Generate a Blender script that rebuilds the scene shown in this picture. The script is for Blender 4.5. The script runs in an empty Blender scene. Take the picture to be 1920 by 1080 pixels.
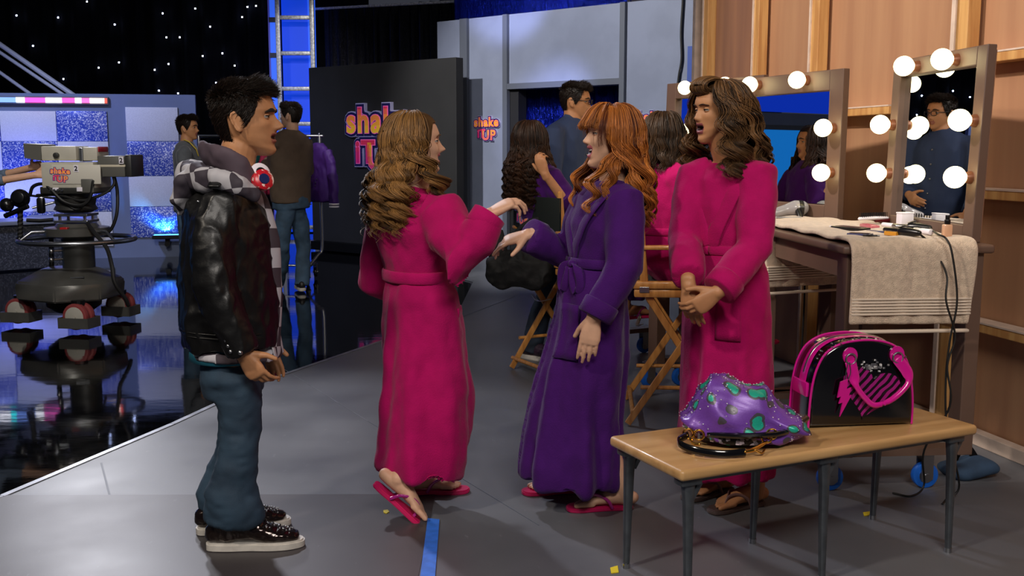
import bpy, bmesh, math, random
import numpy as np
from mathutils import Vector as V, Matrix, Quaternion
sc = bpy.context.scene
COL = sc.collection
RND = random.Random(11)
PI = math.pi
# ---------------------------------------------------------------- camera model (real camera: 1.41 m high, pitched down)
F = 1930.0; PITCH = math.atan(260 / F); HC = 1.41
_c, _s = math.cos(PITCH), math.sin(PITCH)
def _ray(px, py):
    u = (px - 960) / F; v = -(py - 540) / F
    return V((u, _c + v * _s, -_s + v * _c))
def A(px, py, Y):
    r = _ray(px, py); t = Y / r.y
    return V((r.x * t, Y, HC + r.z * t))
def G(px, py, z=0.0):
    r = _ray(px, py); t = (z - HC) / r.z
    return V((r.x * t, r.y * t, z))
def lin(h):
    h = h.lstrip('#'); o = []
    for i in (0, 2, 4):
        c = int(h[i:i + 2], 16) / 255
        o.append(c / 12.92 if c <= .04045 else ((c + .055) / 1.055) ** 2.4)
    return (*o, 1.0)
def lerp(a, b, t): return a + (b - a) * t
def interp(x, xs, ys): return float(np.interp(x, xs, ys))
# ---------------------------------------------------------------- materials
MATS = {}
def mat(name, col='#808080', rough=.5, metal=0., spec=.5, var=0., vscale=6., col2=None, vlo=.4, vhi=.6, bump=0., bscale=80., bdist=.004,
        sheen=0., coat=0., emit=None, estr=0., stretch=(1, 1, 1), alpha=1., trans=0., sss=0., detail=6., attr=None, rvar=0.):
    if name in MATS: return MATS[name]
    m = bpy.data.materials.new(name); m.use_nodes = True
    nt = m.node_tree; N = nt.nodes; L = nt.links
    b = N['Principled BSDF']
    c = lin(col) if isinstance(col, str) else col
    b.inputs['Base Color'].default_value = c
    b.inputs['Roughness'].default_value = rough
    b.inputs['Metallic'].default_value = metal
    b.inputs['Specular IOR Level'].default_value = spec
    b.inputs['Sheen Weight'].default_value = sheen
    b.inputs['Sheen Roughness'].default_value = .4
    b.inputs['Coat Weight'].default_value = coat
    b.inputs['Coat Roughness'].default_value = .12
    b.inputs['Alpha'].default_value = alpha
    b.inputs['Transmission Weight'].default_value = trans
    if sss:
        b.inputs['Subsurface Weight'].default_value = sss
        b.inputs['Subsurface Radius'].default_value = (.012, .005, .003)
        b.inputs['Subsurface Scale'].default_value = 1.0
    if emit:
        b.inputs['Emission Color'].default_value = lin(emit) if isinstance(emit, str) else emit
        b.inputs['Emission Strength'].default_value = estr
    def coords():
        tc = N.new('ShaderNodeTexCoord'); mp = N.new('ShaderNodeMapping')
        mp.inputs['Scale'].default_value = stretch
        L.new(tc.outputs['Object'], mp.inputs['Vector']); return mp.outputs['Vector']
    vec = coords() if (var or col2 or bump or rvar) else None
    if var or col2 or rvar:
        n = N.new('ShaderNodeTexNoise'); n.inputs['Scale'].default_value = vscale; n.inputs['Detail'].default_value = detail
        L.new(vec, n.inputs['Vector'])
        if var or col2:
            r = N.new('ShaderNodeValToRGB')
            r.color_ramp.elements[0].position = vlo; r.color_ramp.elements[1].position = vhi
            if col2:
                r.color_ramp.elements[0].color = c; r.color_ramp.elements[1].color = lin(col2)
            else:
                r.color_ramp.elements[0].color = (*[x * (1 - var) for x in c[:3]], 1)
                r.color_ramp.elements[1].color = (*[min(1, x * (1 + var)) for x in c[:3]], 1)
            L.new(n.outputs['Fac'], r.inputs['Fac']); L.new(r.outputs['Color'], b.inputs['Base Color'])
        if rvar:
            mr = N.new('ShaderNodeMapRange'); mr.inputs['To Min'].default_value = max(0, rough - rvar); mr.inputs['To Max'].default_value = rough + rvar
            L.new(n.outputs['Fac'], mr.inputs['Value']); L.new(mr.outputs['Result'], b.inputs['Roughness'])
    if attr:   # per-strand / per-piece tint stored on the mesh, multiplies the colour
        at = N.new('ShaderNodeAttribute'); at.attribute_name = attr
        r = N.new('ShaderNodeValToRGB'); r.color_ramp.elements[0].color = c; r.color_ramp.elements[1].color = lin(col2 or col)
        L.new(at.outputs['Fac'], r.inputs['Fac']); L.new(r.outputs['Color'], b.inputs['Base Color'])
    if bump:
        n2 = N.new('ShaderNodeTexNoise'); n2.inputs['Scale'].default_value = bscale; n2.inputs['Detail'].default_value = 4
        L.new(vec, n2.inputs['Vector'])
        bp = N.new('ShaderNodeBump'); bp.inputs['Strength'].default_value = bump; bp.inputs['Distance'].default_value = bdist
        L.new(n2.outputs['Fac'], bp.inputs['Height']); L.new(bp.outputs['Normal'], b.inputs['Normal'])
    MATS[name] = m
    return m
# ---------------------------------------------------------------- objects
def tag(o, label=None, cat=None, group=None, kind=None):
    if label: o['label'] = label
    if cat: o['category'] = cat
    if group: o['group'] = group
    if kind: o['kind'] = kind
    return o
def thing(name, label, cat, loc=(0, 0, 0), rz=0., group=None):
    o = bpy.data.objects.new(name, None); COL.objects.link(o)
    o.empty_display_size = .1
    o.location = loc; o.rotation_euler = (0, 0, rz)
    return tag(o, label, cat, group)
def obj(name, bm, m, parent=None, smooth=False, angle=40, mods=()):
    """link a bmesh / mesh as ONE object; coordinates are local to the parent"""
    if isinstance(bm, bmesh.types.BMesh):
        me = bpy.data.meshes.new(name); bm.to_mesh(me); bm.free()
    else: me = bm; me.name = name
    for x in (m if isinstance(m, (list, tuple)) else [m]): me.materials.append(x)
    o = bpy.data.objects.new(name, me); COL.objects.link(o)
    if parent: o.parent = parent
    if smooth:
        me.polygons.foreach_set('use_smooth', [True] * len(me.polygons))
        if angle < 180:
            try: me.set_sharp_from_angle(angle=math.radians(angle))
            except Exception: pass
    return o
def struct(name, bm, m, parent=None, **k):
    o = obj(name, bm, m, parent, **k)
    if parent is None: o['kind'] = 'structure'
    return o
def copy_tree(o, parent=None):
    c = o.copy(); COL.objects.link(c)
    if parent: c.parent = parent
    for ch in list(o.children): copy_tree(ch, c)
    return c
def B(): return bmesh.new()
def xf(bm, verts, M):
    for v in verts: v.co = M @ v.co
def box(bm, c, s, bev=0., rz=0., M=None, mi=0, seg=2):
    r = bmesh.ops.create_cube(bm, size=1.0); vs = r['verts']
    for v in vs: v.co = V((v.co.x * s[0], v.co.y * s[1], v.co.z * s[2]))
    fs = set(f for v in vs for f in v.link_faces)
    for f in fs: f.material_index = mi
    if bev > 0:
        es = set(e for v in vs for e in v.link_edges)
        q = bmesh.ops.bevel(bm, geom=list(es), offset=min(bev, min(s) * .49), segments=seg, profile=.5, affect='EDGES', material=-1)
        vs = list(set(q['verts']) | set(v for f in q['faces'] for v in f.verts) | set(v for v in vs if v.is_valid))
        comp = set(vs); st = list(vs)
        while st:
            v = st.pop()
            for e in v.link_edges:
                w = e.other_vert(v)
                if w not in comp: comp.add(w); st.append(w)
        vs = list(comp)
    T = Matrix.Translation(V(c)) @ Matrix.Rotation(rz, 4, 'Z')
    if M is not None: T = M @ T
    xf(bm, vs, T); return vs
def frames(pts, ref=None):
    n = len(pts); T = []
    for i in range(n):
        a = pts[max(0, i - 1)]; b = pts[min(n - 1, i + 1)]
        t = (b - a); T.append(t.normalized() if t.length > 1e-9 else V((0, 0, 1)))
    U = []
    u = V(ref) if ref is not None else (V((1, 0, 0)) if abs(T[0].x) < .8 else V((0, 1, 0)))
    for i in range(n):
        if ref is not None: u = V(ref)
        w = u - T[i] * u.dot(T[i])
        if w.length < 1e-6: w = T[i].orthogonal()
        u = w.normalized(); U.append(u)
    return T, U
def tube(bm, pts, rad, n=12, ref=None, cap='round', mi=0, sq=1., hk=4):
    """swept closed tube; rad: number or (ru, rv) per point; u axis follows ref"""
    pts = [V(p) for p in pts]
    if not isinstance(rad, (list,)): rad = [rad] * len(pts)
    rad = [r if isinstance(r, tuple) else (r, r) for r in rad]
    T, U = frames(pts, ref)
    P, Rr, TT, UU = list(pts), list(rad), list(T), list(U)
    if cap == 'round':
        for end in (0, 1):
            i = 0 if end == 0 else -1
            p, r, t, u = pts[i], rad[i], T[i], U[i]; sg = -1 if end == 0 else 1
            h = min(r)
            ext = [(p + t * sg * h * math.sin(a), (r[0] * math.cos(a), r[1] * math.cos(a)), t, u) for a in [PI / 2 * k / hk for k in range(1, hk)] + [PI / 2 * .97]]
            if end == 0:
                ext.reverse()
                P = [e[0] for e in ext] + P; Rr = [e[1] for e in ext] + Rr; TT = [t] * hk + TT; UU = [u] * hk + UU
            else:
                P += [e[0] for e in ext]; Rr += [e[1] for e in ext]; TT += [t] * hk; UU += [u] * hk
    rings = []
    for p, r, t, u in zip(P, Rr, TT, UU):
        v = t.cross(u); ring = []
        for k in range(n):
            a = 2 * PI * k / n; ca, sa = math.cos(a), math.sin(a)
            if sq != 1.:
                ca = math.copysign(abs(ca) ** sq, ca); sa = math.copysign(abs(sa) ** sq, sa)
            ring.append(bm.verts.new(p + u * (r[0] * ca) + v * (r[1] * sa)))
        rings.append(ring)
    for a, b in zip(rings, rings[1:]):
        for k in range(n):
            f = bm.faces.new((a[k], a[(k + 1) % n], b[(k + 1) % n], b[k])); f.material_index = mi
    if cap:
        f = bm.faces.new(rings[0][::-1]); f.material_index = mi
        f = bm.faces.new(rings[-1]); f.material_index = mi
    return [v for r in rings for v in r]
def cyl(bm, a, b, r, n=16, r2=None, mi=0, bev=0.):
    a, b = V(a), V(b)
    if bev:
        t = (b - a).normalized()
        return tube(bm, [a, a + t * bev * .3, a + t * bev, b - t * bev, b - t * bev * .3, b], [r - bev, r - bev * .3, r, (r2 or r), (r2 or r) - bev * .3, (r2 or r) - bev], n=n, cap='flat', mi=mi)
    return tube(bm, [a, b], [r, r if r2 is None else r2], n=n, cap='flat', mi=mi)
def sphere(bm, c, r, n=16, mi=0, M=None):
    q = bmesh.ops.create_uvsphere(bm, u_segments=n, v_segments=max(6, n * 3 // 4), radius=1.0)['verts']
    r = r if isinstance(r, (tuple, list)) else (r, r, r)
    for v in q: v.co = V((v.co.x * r[0], v.co.y * r[1], v.co.z * r[2]))
    T = Matrix.Translation(V(c))
    if M is not None: T = T @ M
    xf(bm, q, T)
    for f in set(f for v in q for f in v.link_faces): f.material_index = mi
    return q
def prism(bm, outline, h0, h1, mi=0, M=None):
    """outline: 2-D points (x, y), extruded along z from h0 to h1, mapped by M"""
    a = [bm.verts.new((p[0], p[1], h0)) for p in outline]; b = [bm.verts.new((p[0], p[1], h1)) for p in outline]
    n = len(a)
    fs = [bm.faces.new(a[::-1]), bm.faces.new(b)]
    for k in range(n): fs.append(bm.faces.new((a[k], a[(k + 1) % n], b[(k + 1) % n], b[k])))
    for f in fs: f.material_index = mi
    if M is not None: xf(bm, a + b, M)
    return a + b
def quad(bm, pts, mi=0):
    f = bm.faces.new([bm.verts.new(V(p)) for p in pts]); f.material_index = mi; return f
def spline(pts, n=8):
    """Catmull-Rom through points"""
    P = [V(p) for p in pts]; P = [P[0] * 2 - P[1]] + P + [P[-1] * 2 - P[-2]]
    out = []
    for i in range(1, len(P) - 2):
        for k in range(n):
            t = k / n; a, b, c, d = P[i - 1], P[i], P[i + 1], P[i + 2]
            out.append(.5 * ((2 * b) + (c - a) * t + (2 * a - 5 * b + 4 * c - d) * t * t + (3 * b - a - 3 * c + d) * t ** 3))
    out.append(P[-2].copy()); return out
def splr(vals, n=8):
    """same resampling for radii (numbers or tuples)"""
    out = []
    for i in range(len(vals) - 1):
        for k in range(n):
            t = k / n; t = t * t * (3 - 2 * t) * .5 + t * .5
            a, b = vals[i], vals[i + 1]
            out.append(tuple(lerp(x, y, t) for x, y in zip(a, b)) if isinstance(a, tuple) else lerp(a, b, t))
    out.append(vals[-1]); return out
def remesh(bm, vox, smooth=3, fac=.5):
    me = bpy.data.meshes.new('tmp'); bm.to_mesh(me); bm.free()
    o = bpy.data.objects.new('tmp', me); COL.objects.link(o)
    md = o.modifiers.new('r', 'REMESH'); md.mode = 'VOXEL'; md.voxel_size = vox; md.use_smooth_shade = True
    if smooth:
        s = o.modifiers.new('s', 'SMOOTH'); s.factor = fac; s.iterations = smooth
    dg = bpy.context.evaluated_depsgraph_get()
    out = bpy.data.meshes.new_from_object(o.evaluated_get(dg))
    bpy.data.objects.remove(o); bpy.data.meshes.remove(me)
    return out
def getco(me):
    a = np.empty(len(me.vertices) * 3, np.float32); me.vertices.foreach_get('co', a); return a.reshape(-1, 3)
def setco(me, a): me.vertices.foreach_set('co', np.ascontiguousarray(a, np.float32).ravel()); me.update()
def getno(me):
    a = np.empty(len(me.vertices) * 3, np.float32); me.vertices.foreach_get('normal', a); return a.reshape(-1, 3)
def facec(me):
    a = np.empty(len(me.polygons) * 3, np.float32); me.polygons.foreach_get('center', a); return a.reshape(-1, 3)
_hp = np.random.RandomState(3).permutation(256); _hp = np.concatenate([_hp, _hp, _hp])
_hv = np.random.RandomState(4).rand(256).astype(np.float32) * 2 - 1
def vnoise(p):
    i = np.floor(p).astype(np.int64); f = p - i; f = f * f * (3 - 2 * f); i &= 255
    def h(a, b, c): return _hv[_hp[_hp[_hp[(i[:, 0] + a) & 255] + ((i[:, 1] + b) & 255)] + ((i[:, 2] + c) & 255)]]
    x, y, z = f[:, 0], f[:, 1], f[:, 2]
    l = lambda a, b, t: a + (b - a) * t
    return l(l(l(h(0, 0, 0), h(1, 0, 0), x), l(h(0, 1, 0), h(1, 1, 0), x), y), l(l(h(0, 0, 1), h(1, 0, 1), x), l(h(0, 1, 1), h(1, 1, 1), x), y), z)
def fbm(p, o=3):
    s = 0; a = 1.
    for k in range(o): s = s + a * vnoise(p * (2 ** k) + 17.3 * k); a *= .5
    return s
def wrinkle(me, amp, sc=(9, 9, 9), seed=0., ridge=True, mask=None):
    co = getco(me); no = getno(me)
    n = fbm(co * np.array(sc, np.float32) + seed, 3)
    if ridge: n = (1 - np.abs(n)) ** 2 - .45
    d = amp * n
    if mask is not None: d = d * mask(co)
    setco(me, co + no * d[:, None].astype(np.float32))
def text_mesh(s, size=1., ext=0., off=0., bev=0., align='CENTER', spacing=1.):
    cu = bpy.data.curves.new('t', 'FONT'); cu.body = s; cu.size = size; cu.extrude = ext; cu.offset = off; cu.bevel_depth = bev
    cu.align_x = align; cu.space_character = spacing; cu.resolution_u = 3
    o = bpy.data.objects.new('t', cu); COL.objects.link(o)
    me = bpy.data.meshes.new_from_object(o.evaluated_get(bpy.context.evaluated_depsgraph_get()))
    bpy.data.objects.remove(o); bpy.data.curves.remove(cu)
    return me
def add_mesh(bm, me, M=None, mi=0):
    n0 = len(bm.verts); f0 = len(bm.faces); bm.from_mesh(me); bm.verts.ensure_lookup_table(); bm.faces.ensure_lookup_table()
    if M is not None: xf(bm, bm.verts[n0:], M)
    for f in bm.faces[f0:]: f.material_index = mi
    bpy.data.meshes.remove(me)
def basis(o, x, y, z):
    M = Matrix.Identity(4)
    for i, a in enumerate((x, y, z, o)):
        for r in range(3): M[r][i] = a[r]
    return M
# ================================================================= SETTING
cam = bpy.data.cameras.new('Camera'); camo = bpy.data.objects.new('Camera', cam); COL.objects.link(camo)
cam.sensor_width = 36; cam.lens = F / 1920 * 36; cam.clip_end = 100; cam.clip_start = .05
camo.location = (0, 0, HC); camo.rotation_euler = (PI / 2 - PITCH, 0, 0)
sc.camera = camo
vs = sc.view_settings; vs.view_transform = 'Standard'; vs.look = 'None'; vs.gamma = 1; vs.use_curve_mapping = False; vs.exposure = 0.0
w = bpy.data.worlds.new('World'); sc.world = w; w.use_nodes = True
w.node_tree.nodes['Background'].inputs['Color'].default_value = (.30, .32, .42, 1)
w.node_tree.nodes['Background'].inputs['Strength'].default_value = .10

def floor_mat(name, c1, c2, rough, rv, scuff=.15, sc_col='#b9bcc4'):
    m = mat(name, c1, rough, spec=.5, col2=c2, vscale=1.6, vlo=.3, vhi=.72, rvar=rv, detail=9)
    nt = m.node_tree; N = nt.nodes; L = nt.links; b = N['Principled BSDF']
    tc = N.new('ShaderNodeTexCoord'); mp = N.new('ShaderNodeMapping'); mp.inputs['Scale'].default_value = (2.2, .9, 1); mp.inputs['Rotation'].default_value = (0, 0, .6)
    L.new(tc.outputs['Object'], mp.inputs['Vector'])
    n = N.new('ShaderNodeTexNoise'); n.inputs['Scale'].default_value = 9; n.inputs['Detail'].default_value = 10; n.inputs['Roughness'].default_value = .75
    L.new(mp.outputs['Vector'], n.inputs['Vector'])
    r = N.new('ShaderNodeValToRGB'); r.color_ramp.elements[0].position = .62; r.color_ramp.elements[1].position = .78
    r.color_ramp.elements[0].color = (0, 0, 0, 1); r.color_ramp.elements[1].color = (scuff, scuff, scuff, 1)
    L.new(n.outputs['Fac'], r.inputs['Fac'])
    mx = N.new('ShaderNodeMix'); mx.data_type = 'RGBA'
    src = b.inputs['Base Color'].links[0].from_socket
    L.new(r.outputs['Color'], mx.inputs['Factor']); L.new(src, mx.inputs['A']); mx.inputs['B'].default_value = lin(sc_col)
    L.new(mx.outputs['Result'], b.inputs['Base Color'])
    bp = N.new('ShaderNodeBump'); bp.inputs['Strength'].default_value = .12; bp.inputs['Distance'].default_value = .002
    L.new(n.outputs['Fac'], bp.inputs['Height']); L.new(bp.outputs['Normal'], b.inputs['Normal'])
    return m
m_floor = floor_mat('grey_floor_paint', '#56585e', '#686a70', .42, .14, .38)
m_patch = floor_mat('dark_floor_paint', '#3a3638', '#474346', .42, .12, .22)
m_black = mat('black_gloss_floor', '#060607', .05, spec=.55, bump=.12, bscale=3.2, bdist=.004, stretch=(1, 2.6, 1), rvar=.035, vscale=5)
m_strip = mat('floor_edge_strip', '#8d8f96', .4, metal=.6, var=.2, vscale=8)

# black dance floor, grey boards laid on it
bm = B(); box(bm, (-3, 10, -.06), (22, 24, .08)); struct('floor_black', bm, m_black)
E0 = [G(-1700, 1700), G(-330, 1045), G(0, 930), G(320, 795), G(500, 712), G(712, 640), G(858, 587), G(888, 526), G(760, 492), G(640, 462)]
out = [(p.x, p.y) for p in E0[1:]] + [(-1.6, 22), (9, 22), (9, -2.5), (-4.2, -2.5)]
out[0] = (-4.2, out[0][1] - 1.6)
bm = B(); prism(bm, out, -.018, 0.); struct('floor', bm, m_floor)
bm = B()
ed = [V((p.x, p.y, -.002)) for p in E0[1:7]]; ed[0] = V((out[0][0], out[0][1], -.002))
for a, b2 in zip(ed, ed[1:]):
    d = (b2 - a); n = V((-d.y, d.x, 0)).normalized(); 
    box(bm, (a + b2) / 2 - n * .012, (d.length + .006, .03, .012), rz=math.atan2(d.y, d.x))
struct('trim_1', bm, m_strip)
bm = B(); prism(bm, [(-4.15, .4), (-.30, .4), (-.315, 4.09), (-2.13, 4.075), (-4.15, -.2)][:4], 0.0005, .003); struct('floor_dark', bm, m_patch)

# ---- left set wall: grey flat with a chequer of white and glitter panels
m_gwall = mat('grey_blue_wall_paint', '#7b8399', .55, var=.06, vscale=2.5, bump=.05, bscale=120)
m_gwall2 = mat('grey_set_paint', '#6f7c9c', .5, var=.05, vscale=2)
m_white_tile = mat('white_fabric_panel', '#dcdce4', .6, var=.06, vscale=90, bump=.35, bscale=70, bdist=.006)
def glitter(name, dark, light):
    m = mat(name, dark, .35, metal=.2)
    N = m.node_tree.nodes; L = m.node_tree.links; b = N['Principled BSDF']
    tc = N.new('ShaderNodeTexCoord'); v = N.new('ShaderNodeTexVoronoi'); v.inputs['Scale'].default_value = 85
    L.new(tc.outputs['Object'], v.inputs['Vector'])
    r = N.new('ShaderNodeValToRGB'); r.color_ramp.elements[0].color = lin(dark); r.color_ramp.elements[1].color = lin(light)
    r.color_ramp.elements[0].position = .52; r.color_ramp.elements[1].position = .88
    L.new(v.outputs['Color'], r.inputs['Fac']); L.new(r.outputs['Color'], b.inputs['Base Color'])
    bp = N.new('ShaderNodeBump'); bp.inputs['Strength'].default_value = .9; bp.inputs['Distance'].default_value = .01
    L.new(v.outputs['Color'], bp.inputs['Height']); L.new(bp.outputs['Normal'], b.inputs['Normal'])
    return m
m_glit = glitter('blue_glitter', '#3c54bc', '#eef2ff')
m_glit_g = glitter('grey_glitter', '#3b3e45', '#6d7078')
LW_D = V((1, .22, 0)).normalized(); LW_N = V((LW_D.y, -LW_D.x, 0))     # along the wall (to the right), and toward the stage
LW_O = V((-4.20, 13.85, 0))
def LW(px):   # distance along the left wall (from its right end) whose picture column is px
    u = (px - 960) / F; lo, hi = -8., 1.
    for _ in range(50):
        m_ = (lo + hi) / 2; p = LW_O + LW_D * m_
        if p.x / (p.y * _c + HC * 0.1) > u * 1.0: hi = m_
        else: lo = m_
    return lo
def LWz(px, py):
    p = LW_O + LW_D * LW(px); return A(px, py, p.y).z
LWM = basis(LW_O, LW_D, V((0, 0, 1)), LW_N)          # x along, y up, z toward us
WL_H = LWz(378, 178)
bm = B(); prism(bm, [(-14, -.03), (0, -.03), (0, WL_H), (-14, WL_H)], -.12, 0, M=LWM)
wl = struct('wall_left', bm, m_gwall2)
def tile(name, x0, x1, y0, y1, m):
    a, b = LW(x0), LW(x1); t, u = LWz((x0 + x1) / 2, y0), LWz((x0 + x1) / 2, y1)
    bm = B(); box(bm, ((a + b) / 2, (t + u) / 2, .012), (b - a - .004, t - u - .004, .03), bev=.006, M=LWM)
    return obj(name, bm, m, wl, smooth=True)
for c0, c1, k in ((-210, -104, 0), (-104, 14, 1), (14, 118, 0), (118, 212, 1)):
    for r_, (y0, y1) in enumerate(((208, 265), (265, 331), (331, 397), (397, 462))):
        if (r_ + k) % 2: tile('glitter_panel', c0, c1, y0, y1, m_glit)
        else: tile('white_panel', c0, c1, y0, y1, m_white_tile)
for r_, (y0, y1) in enumerate(((201, 265), (265, 330), (330, 387), (387, 445))):
    tile('glitter_panel' if r_ % 2 else 'white_panel', 246, 343, y0, y1, m_glit if r_ % 2 else m_white_tile)
# coloured light strip
t = thing('light_strip', 'long light strip glowing pink and white along the top of the left wall', 'light')
a0, a1 = LW(-230), LW(215); zt, zb = LWz(100, 182.5), LWz(100, 194)
bm = B(); box(bm, ((a0 + a1) / 2, (zt + zb) / 2, .03), (a1 - a0 + .02, zt - zb + .02, .05), M=LWM); obj('housing', bm, mat('grey_metal', '#70747c', .4, metal=.6), t)
for i, (x0, x1, c, e) in enumerate(((-230, -60, '#e050c0', 2.), (-60, 0, '#ffffff', 3), (0, 11, '#30f0f0', 3.), (11, 48, '#7aa0f0', 1.6), (48, 64, '#ffffff', 4), (64, 102, '#ff50b0', 1.8), (102, 132, '#fff4ff', 4.5), (132, 156, '#ff50a0', 1.8), (156, 168, '#ffffff', 4), (168, 183, '#ff60a0', 2), (183, 210, '#ffe0d0', 4), (210, 214.5, '#ff5040', 2.))):
    a, b = LW(x0), LW(x1); bm = B(); box(bm, ((a + b) / 2, (zt + zb) / 2, .062), (b - a, (zt - zb) * .8, .02), M=LWM)
    obj('lens', bm, mat('strip_lens_%s_%d' % (c[1:], int(e * 10)), c, .4, emit=c, estr=e * .8), t)
t = thing('added_glow_screen', 'added glowing cyan screen on the unseen left set wall, guessed to give the middle mirror its blue', 'screen')  # added out of view, a guess that gives the middle mirror its blue
bm = B(); box(bm, (-6.0, WL_H * .5, .04), (3.2, WL_H * .8, .06), M=LWM); obj('bezel', bm, MATS['grey_metal'], t)
bm = B(); box(bm, (-6.0, WL_H * .5, .075), (3.0, WL_H * .72, .01), M=LWM); obj('display', bm, mat('added_cyan_glow', '#1060c0', .4, emit='#1888e8', estr=.55), t)
bm = B(); box(bm, (-6.2, WL_H + 1.15, -.6), (3.6, 2.2, .06), M=LWM); obj('added_upper_glow', bm, mat('added_deep_blue_glow', '#0c30b0', .4, emit='#1040e0', estr=.5), t)  # added blue glow above the unseen wall stretch, for the middle mirror
# floor uplight hung below the last glitter panel
t = thing('uplight', 'small black uplight mounted under the lit blue glitter panel', 'stage light')
a = LW(315); zc = LWz(315, 442)
bm = B(); box(bm, (a, zc - .0, .16), (.36, .05, .16), bev=.008, M=LWM); obj('housing', bm, mat('black_metal', '#0c0c0d', .4, metal=.3), t)
bm = B(); box(bm, (a, zc - .06, .10), (.06, .12, .05), M=LWM); cyl(bm, LWM @ V((a, zc - .1, .0)), LWM @ V((a, zc - .1, .16)), .035); obj('bracket', bm, MATS['black_metal'], t)
bm = B(); box(bm, (a, zc + .027, .16), (.32, .006, .12), M=LWM); obj('lens', bm, mat('uplight_lens', '#3aa0ff', .3, emit='#4aa8ff', estr=4), t)
# counter in front of the left wall
t = thing('counter', 'low grey glitter-fronted counter behind the studio camera at the left edge', 'counter')
p0, p1 = G(-240, 525), G(150, 497); p0 = V((p0.x, p0.y, 0)); d = (p1 - p0).normalized(); M_ = basis(p0, d, V((-d.y, d.x, 0)), V((0, 0, 1)))
L_ = (p1 - p0).length; hz = A(75, 421, (p0.y + p1.y) / 2 + .05).z
bm = B(); box(bm, (L_ / 2, .3, hz / 2 - .02), (L_, .6, hz - .04), M=M_); obj('counter_front', bm, m_glit_g, t)
bm = B(); box(bm, (L_ / 2, .3, hz), (L_ + .08, .68, .05), bev=.01, M=M_); obj('counter_top', bm, mat('counter_top_grey', '#7d828e', .35), t)
t2 = thing('shelf_board', 'pale grey shelf board on the left wall behind the camera pan head', 'shelf')
a, b = LW(60), LW(184); bm = B(); box(bm, ((a + b) / 2, LWz(150, 409), .12), (b - a, .1, .24), bev=.006, M=LWM); obj('board', bm, m_gwall, t2)
# stair rails high behind the left wall
t = thing('stair_railing', 'three sloping silver stair rails above the left set wall', 'railing')
m_chrome = mat('chrome', '#c9ccd4', .18, metal=1.)
for a, b, r in (((-90, 21), (140, 180), .035), ((-90, 38), (125, 182), .025), ((-90, 72), (62, 180), .025)):
    bm = B(); cyl(bm, A(*a, 15.2), A(*b, 14.9), r); obj('rail', bm, mat('brushed_rail', '#d4d6dc', .35, metal=.25), t, smooth=True)

# ---- star curtain
def pleats(name, x0, y0, x1, y1, z0, z1, m, n, amp, parent=None, seed=1, nz=2, jit=.0):
    rr = random.Random(seed); bm = B(); L_ = n * 6; rows = []
    d = V((x1 - x0, y1 - y0, 0)); nn = V((-d.y, d.x, 0)).normalized()
    ph = [rr.uniform(-1, 1) for _ in range(n + 2)]
    for j in range(nz + 1):
        row = []
        for i in range(L_ + 1):
            t_ = i / L_; k = t_ * n
            o = amp * math.sin(2 * PI * (k + .25 * ph[int(k)] * math.sin(PI * (k % 1)))) * (1 + .4 * ph[int(k)])
            if jit: o += jit * math.sin(j * 1.7 + ph[int(k)] * 9)
            row.append(bm.verts.new(V((x0, y0, lerp(z0, z1, j / nz))) + d * t_ + nn * o))
        rows.append(row)
    for a, b in zip(rows, rows[1:]):
        for i in range(L_): bm.faces.new((a[i], a[i + 1], b[i + 1], b[i]))
    o = obj(name, bm, m, parent, smooth=True, angle=180)
    s = o.modifiers.new('thick', 'SOLIDIFY'); s.thickness = .004
    return o
m_blackcloth = mat('black_velvet', '#050507', .9, spec=.15)
sctn = thing('star_curtain', 'tall black backdrop curtain dotted with tiny blue-white star lights', 'curtain')
pleats('cloth', -20, 19.2, -2.6, 19.2, 0, 8, m_blackcloth, 60, .05, sctn)
m_star = mat('star_lamp', '#dfe6ff', .3, emit='#b8c8ff', estr=30)
stars = [(31, 29), (109, 33), (163, 3), (305, 25), (366, 16), (464, 13), (480, 11), (454, 32), (215, 46), (62, 86), (312, 70), (337, 70), (394, 50), (380, 105), (417, 100), (440, 123), (185, 127), (223, 117), (316, 120), (290, 131), (119, 148), (298, 170), (334, 175), (405, 155), (486, 157)]
pts = [A(x, y, 19.08) for x, y in stars]
rs = random.Random(5)
for i in range(46):
    pts.append(V((rs.uniform(-19.5, -9.6), 19.08, rs.uniform(1.0, 7.6))))
for p in pts:
    bm = B(); sphere(bm, p, .015, 8); obj('star_light', bm, m_star, sctn, smooth=True)
# ---- blue lit tower with silver ladder frame
t = thing('light_tower', 'tall blue-lit tower framed by a silver ladder truss beside the black panel', 'tower')
YT = 17.4
m_alu = mat('scuffed_aluminium', '#c8c8c6', .42, metal=.35, var=.25, vscale=30)
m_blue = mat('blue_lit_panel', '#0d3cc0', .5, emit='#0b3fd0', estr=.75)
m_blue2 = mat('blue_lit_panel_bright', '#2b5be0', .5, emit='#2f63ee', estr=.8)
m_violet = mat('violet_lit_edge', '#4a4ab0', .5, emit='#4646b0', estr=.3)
x0, x1, xs = A(525.5, 200, YT).x, A(589, 200, YT).x, A(506, 200, YT).x
H = 6.2
for x in (x0, x1):
    bm = B(); box(bm, (x, YT, H / 2), (.075, .06, H), bev=.012); obj('rail', bm, m_alu, t, smooth=True)
dz = A(560, 33, YT).z - A(560, 100, YT).z; z = A(560, 33, YT).z
while z > .2: z -= dz
while z < H:
    bm = B(); box(bm, ((x0 + x1) / 2, YT, z), (x1 - x0 - .07, .05, .068), bev=.012); obj('rung', bm, m_alu, t, smooth=True); z += dz
bm = B(); box(bm, (lerp(x0, x1, .40), YT + .30, H / 2), ((x1 - x0) * .8, .02, H)); obj('back_panel', bm, m_blue, t)
bm = B(); box(bm, (lerp(x0, x1, .9), YT + .27, H / 2), ((x1 - x0) * .22, .02, H)); obj('back_panel', bm, m_blue2, t)
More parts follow.
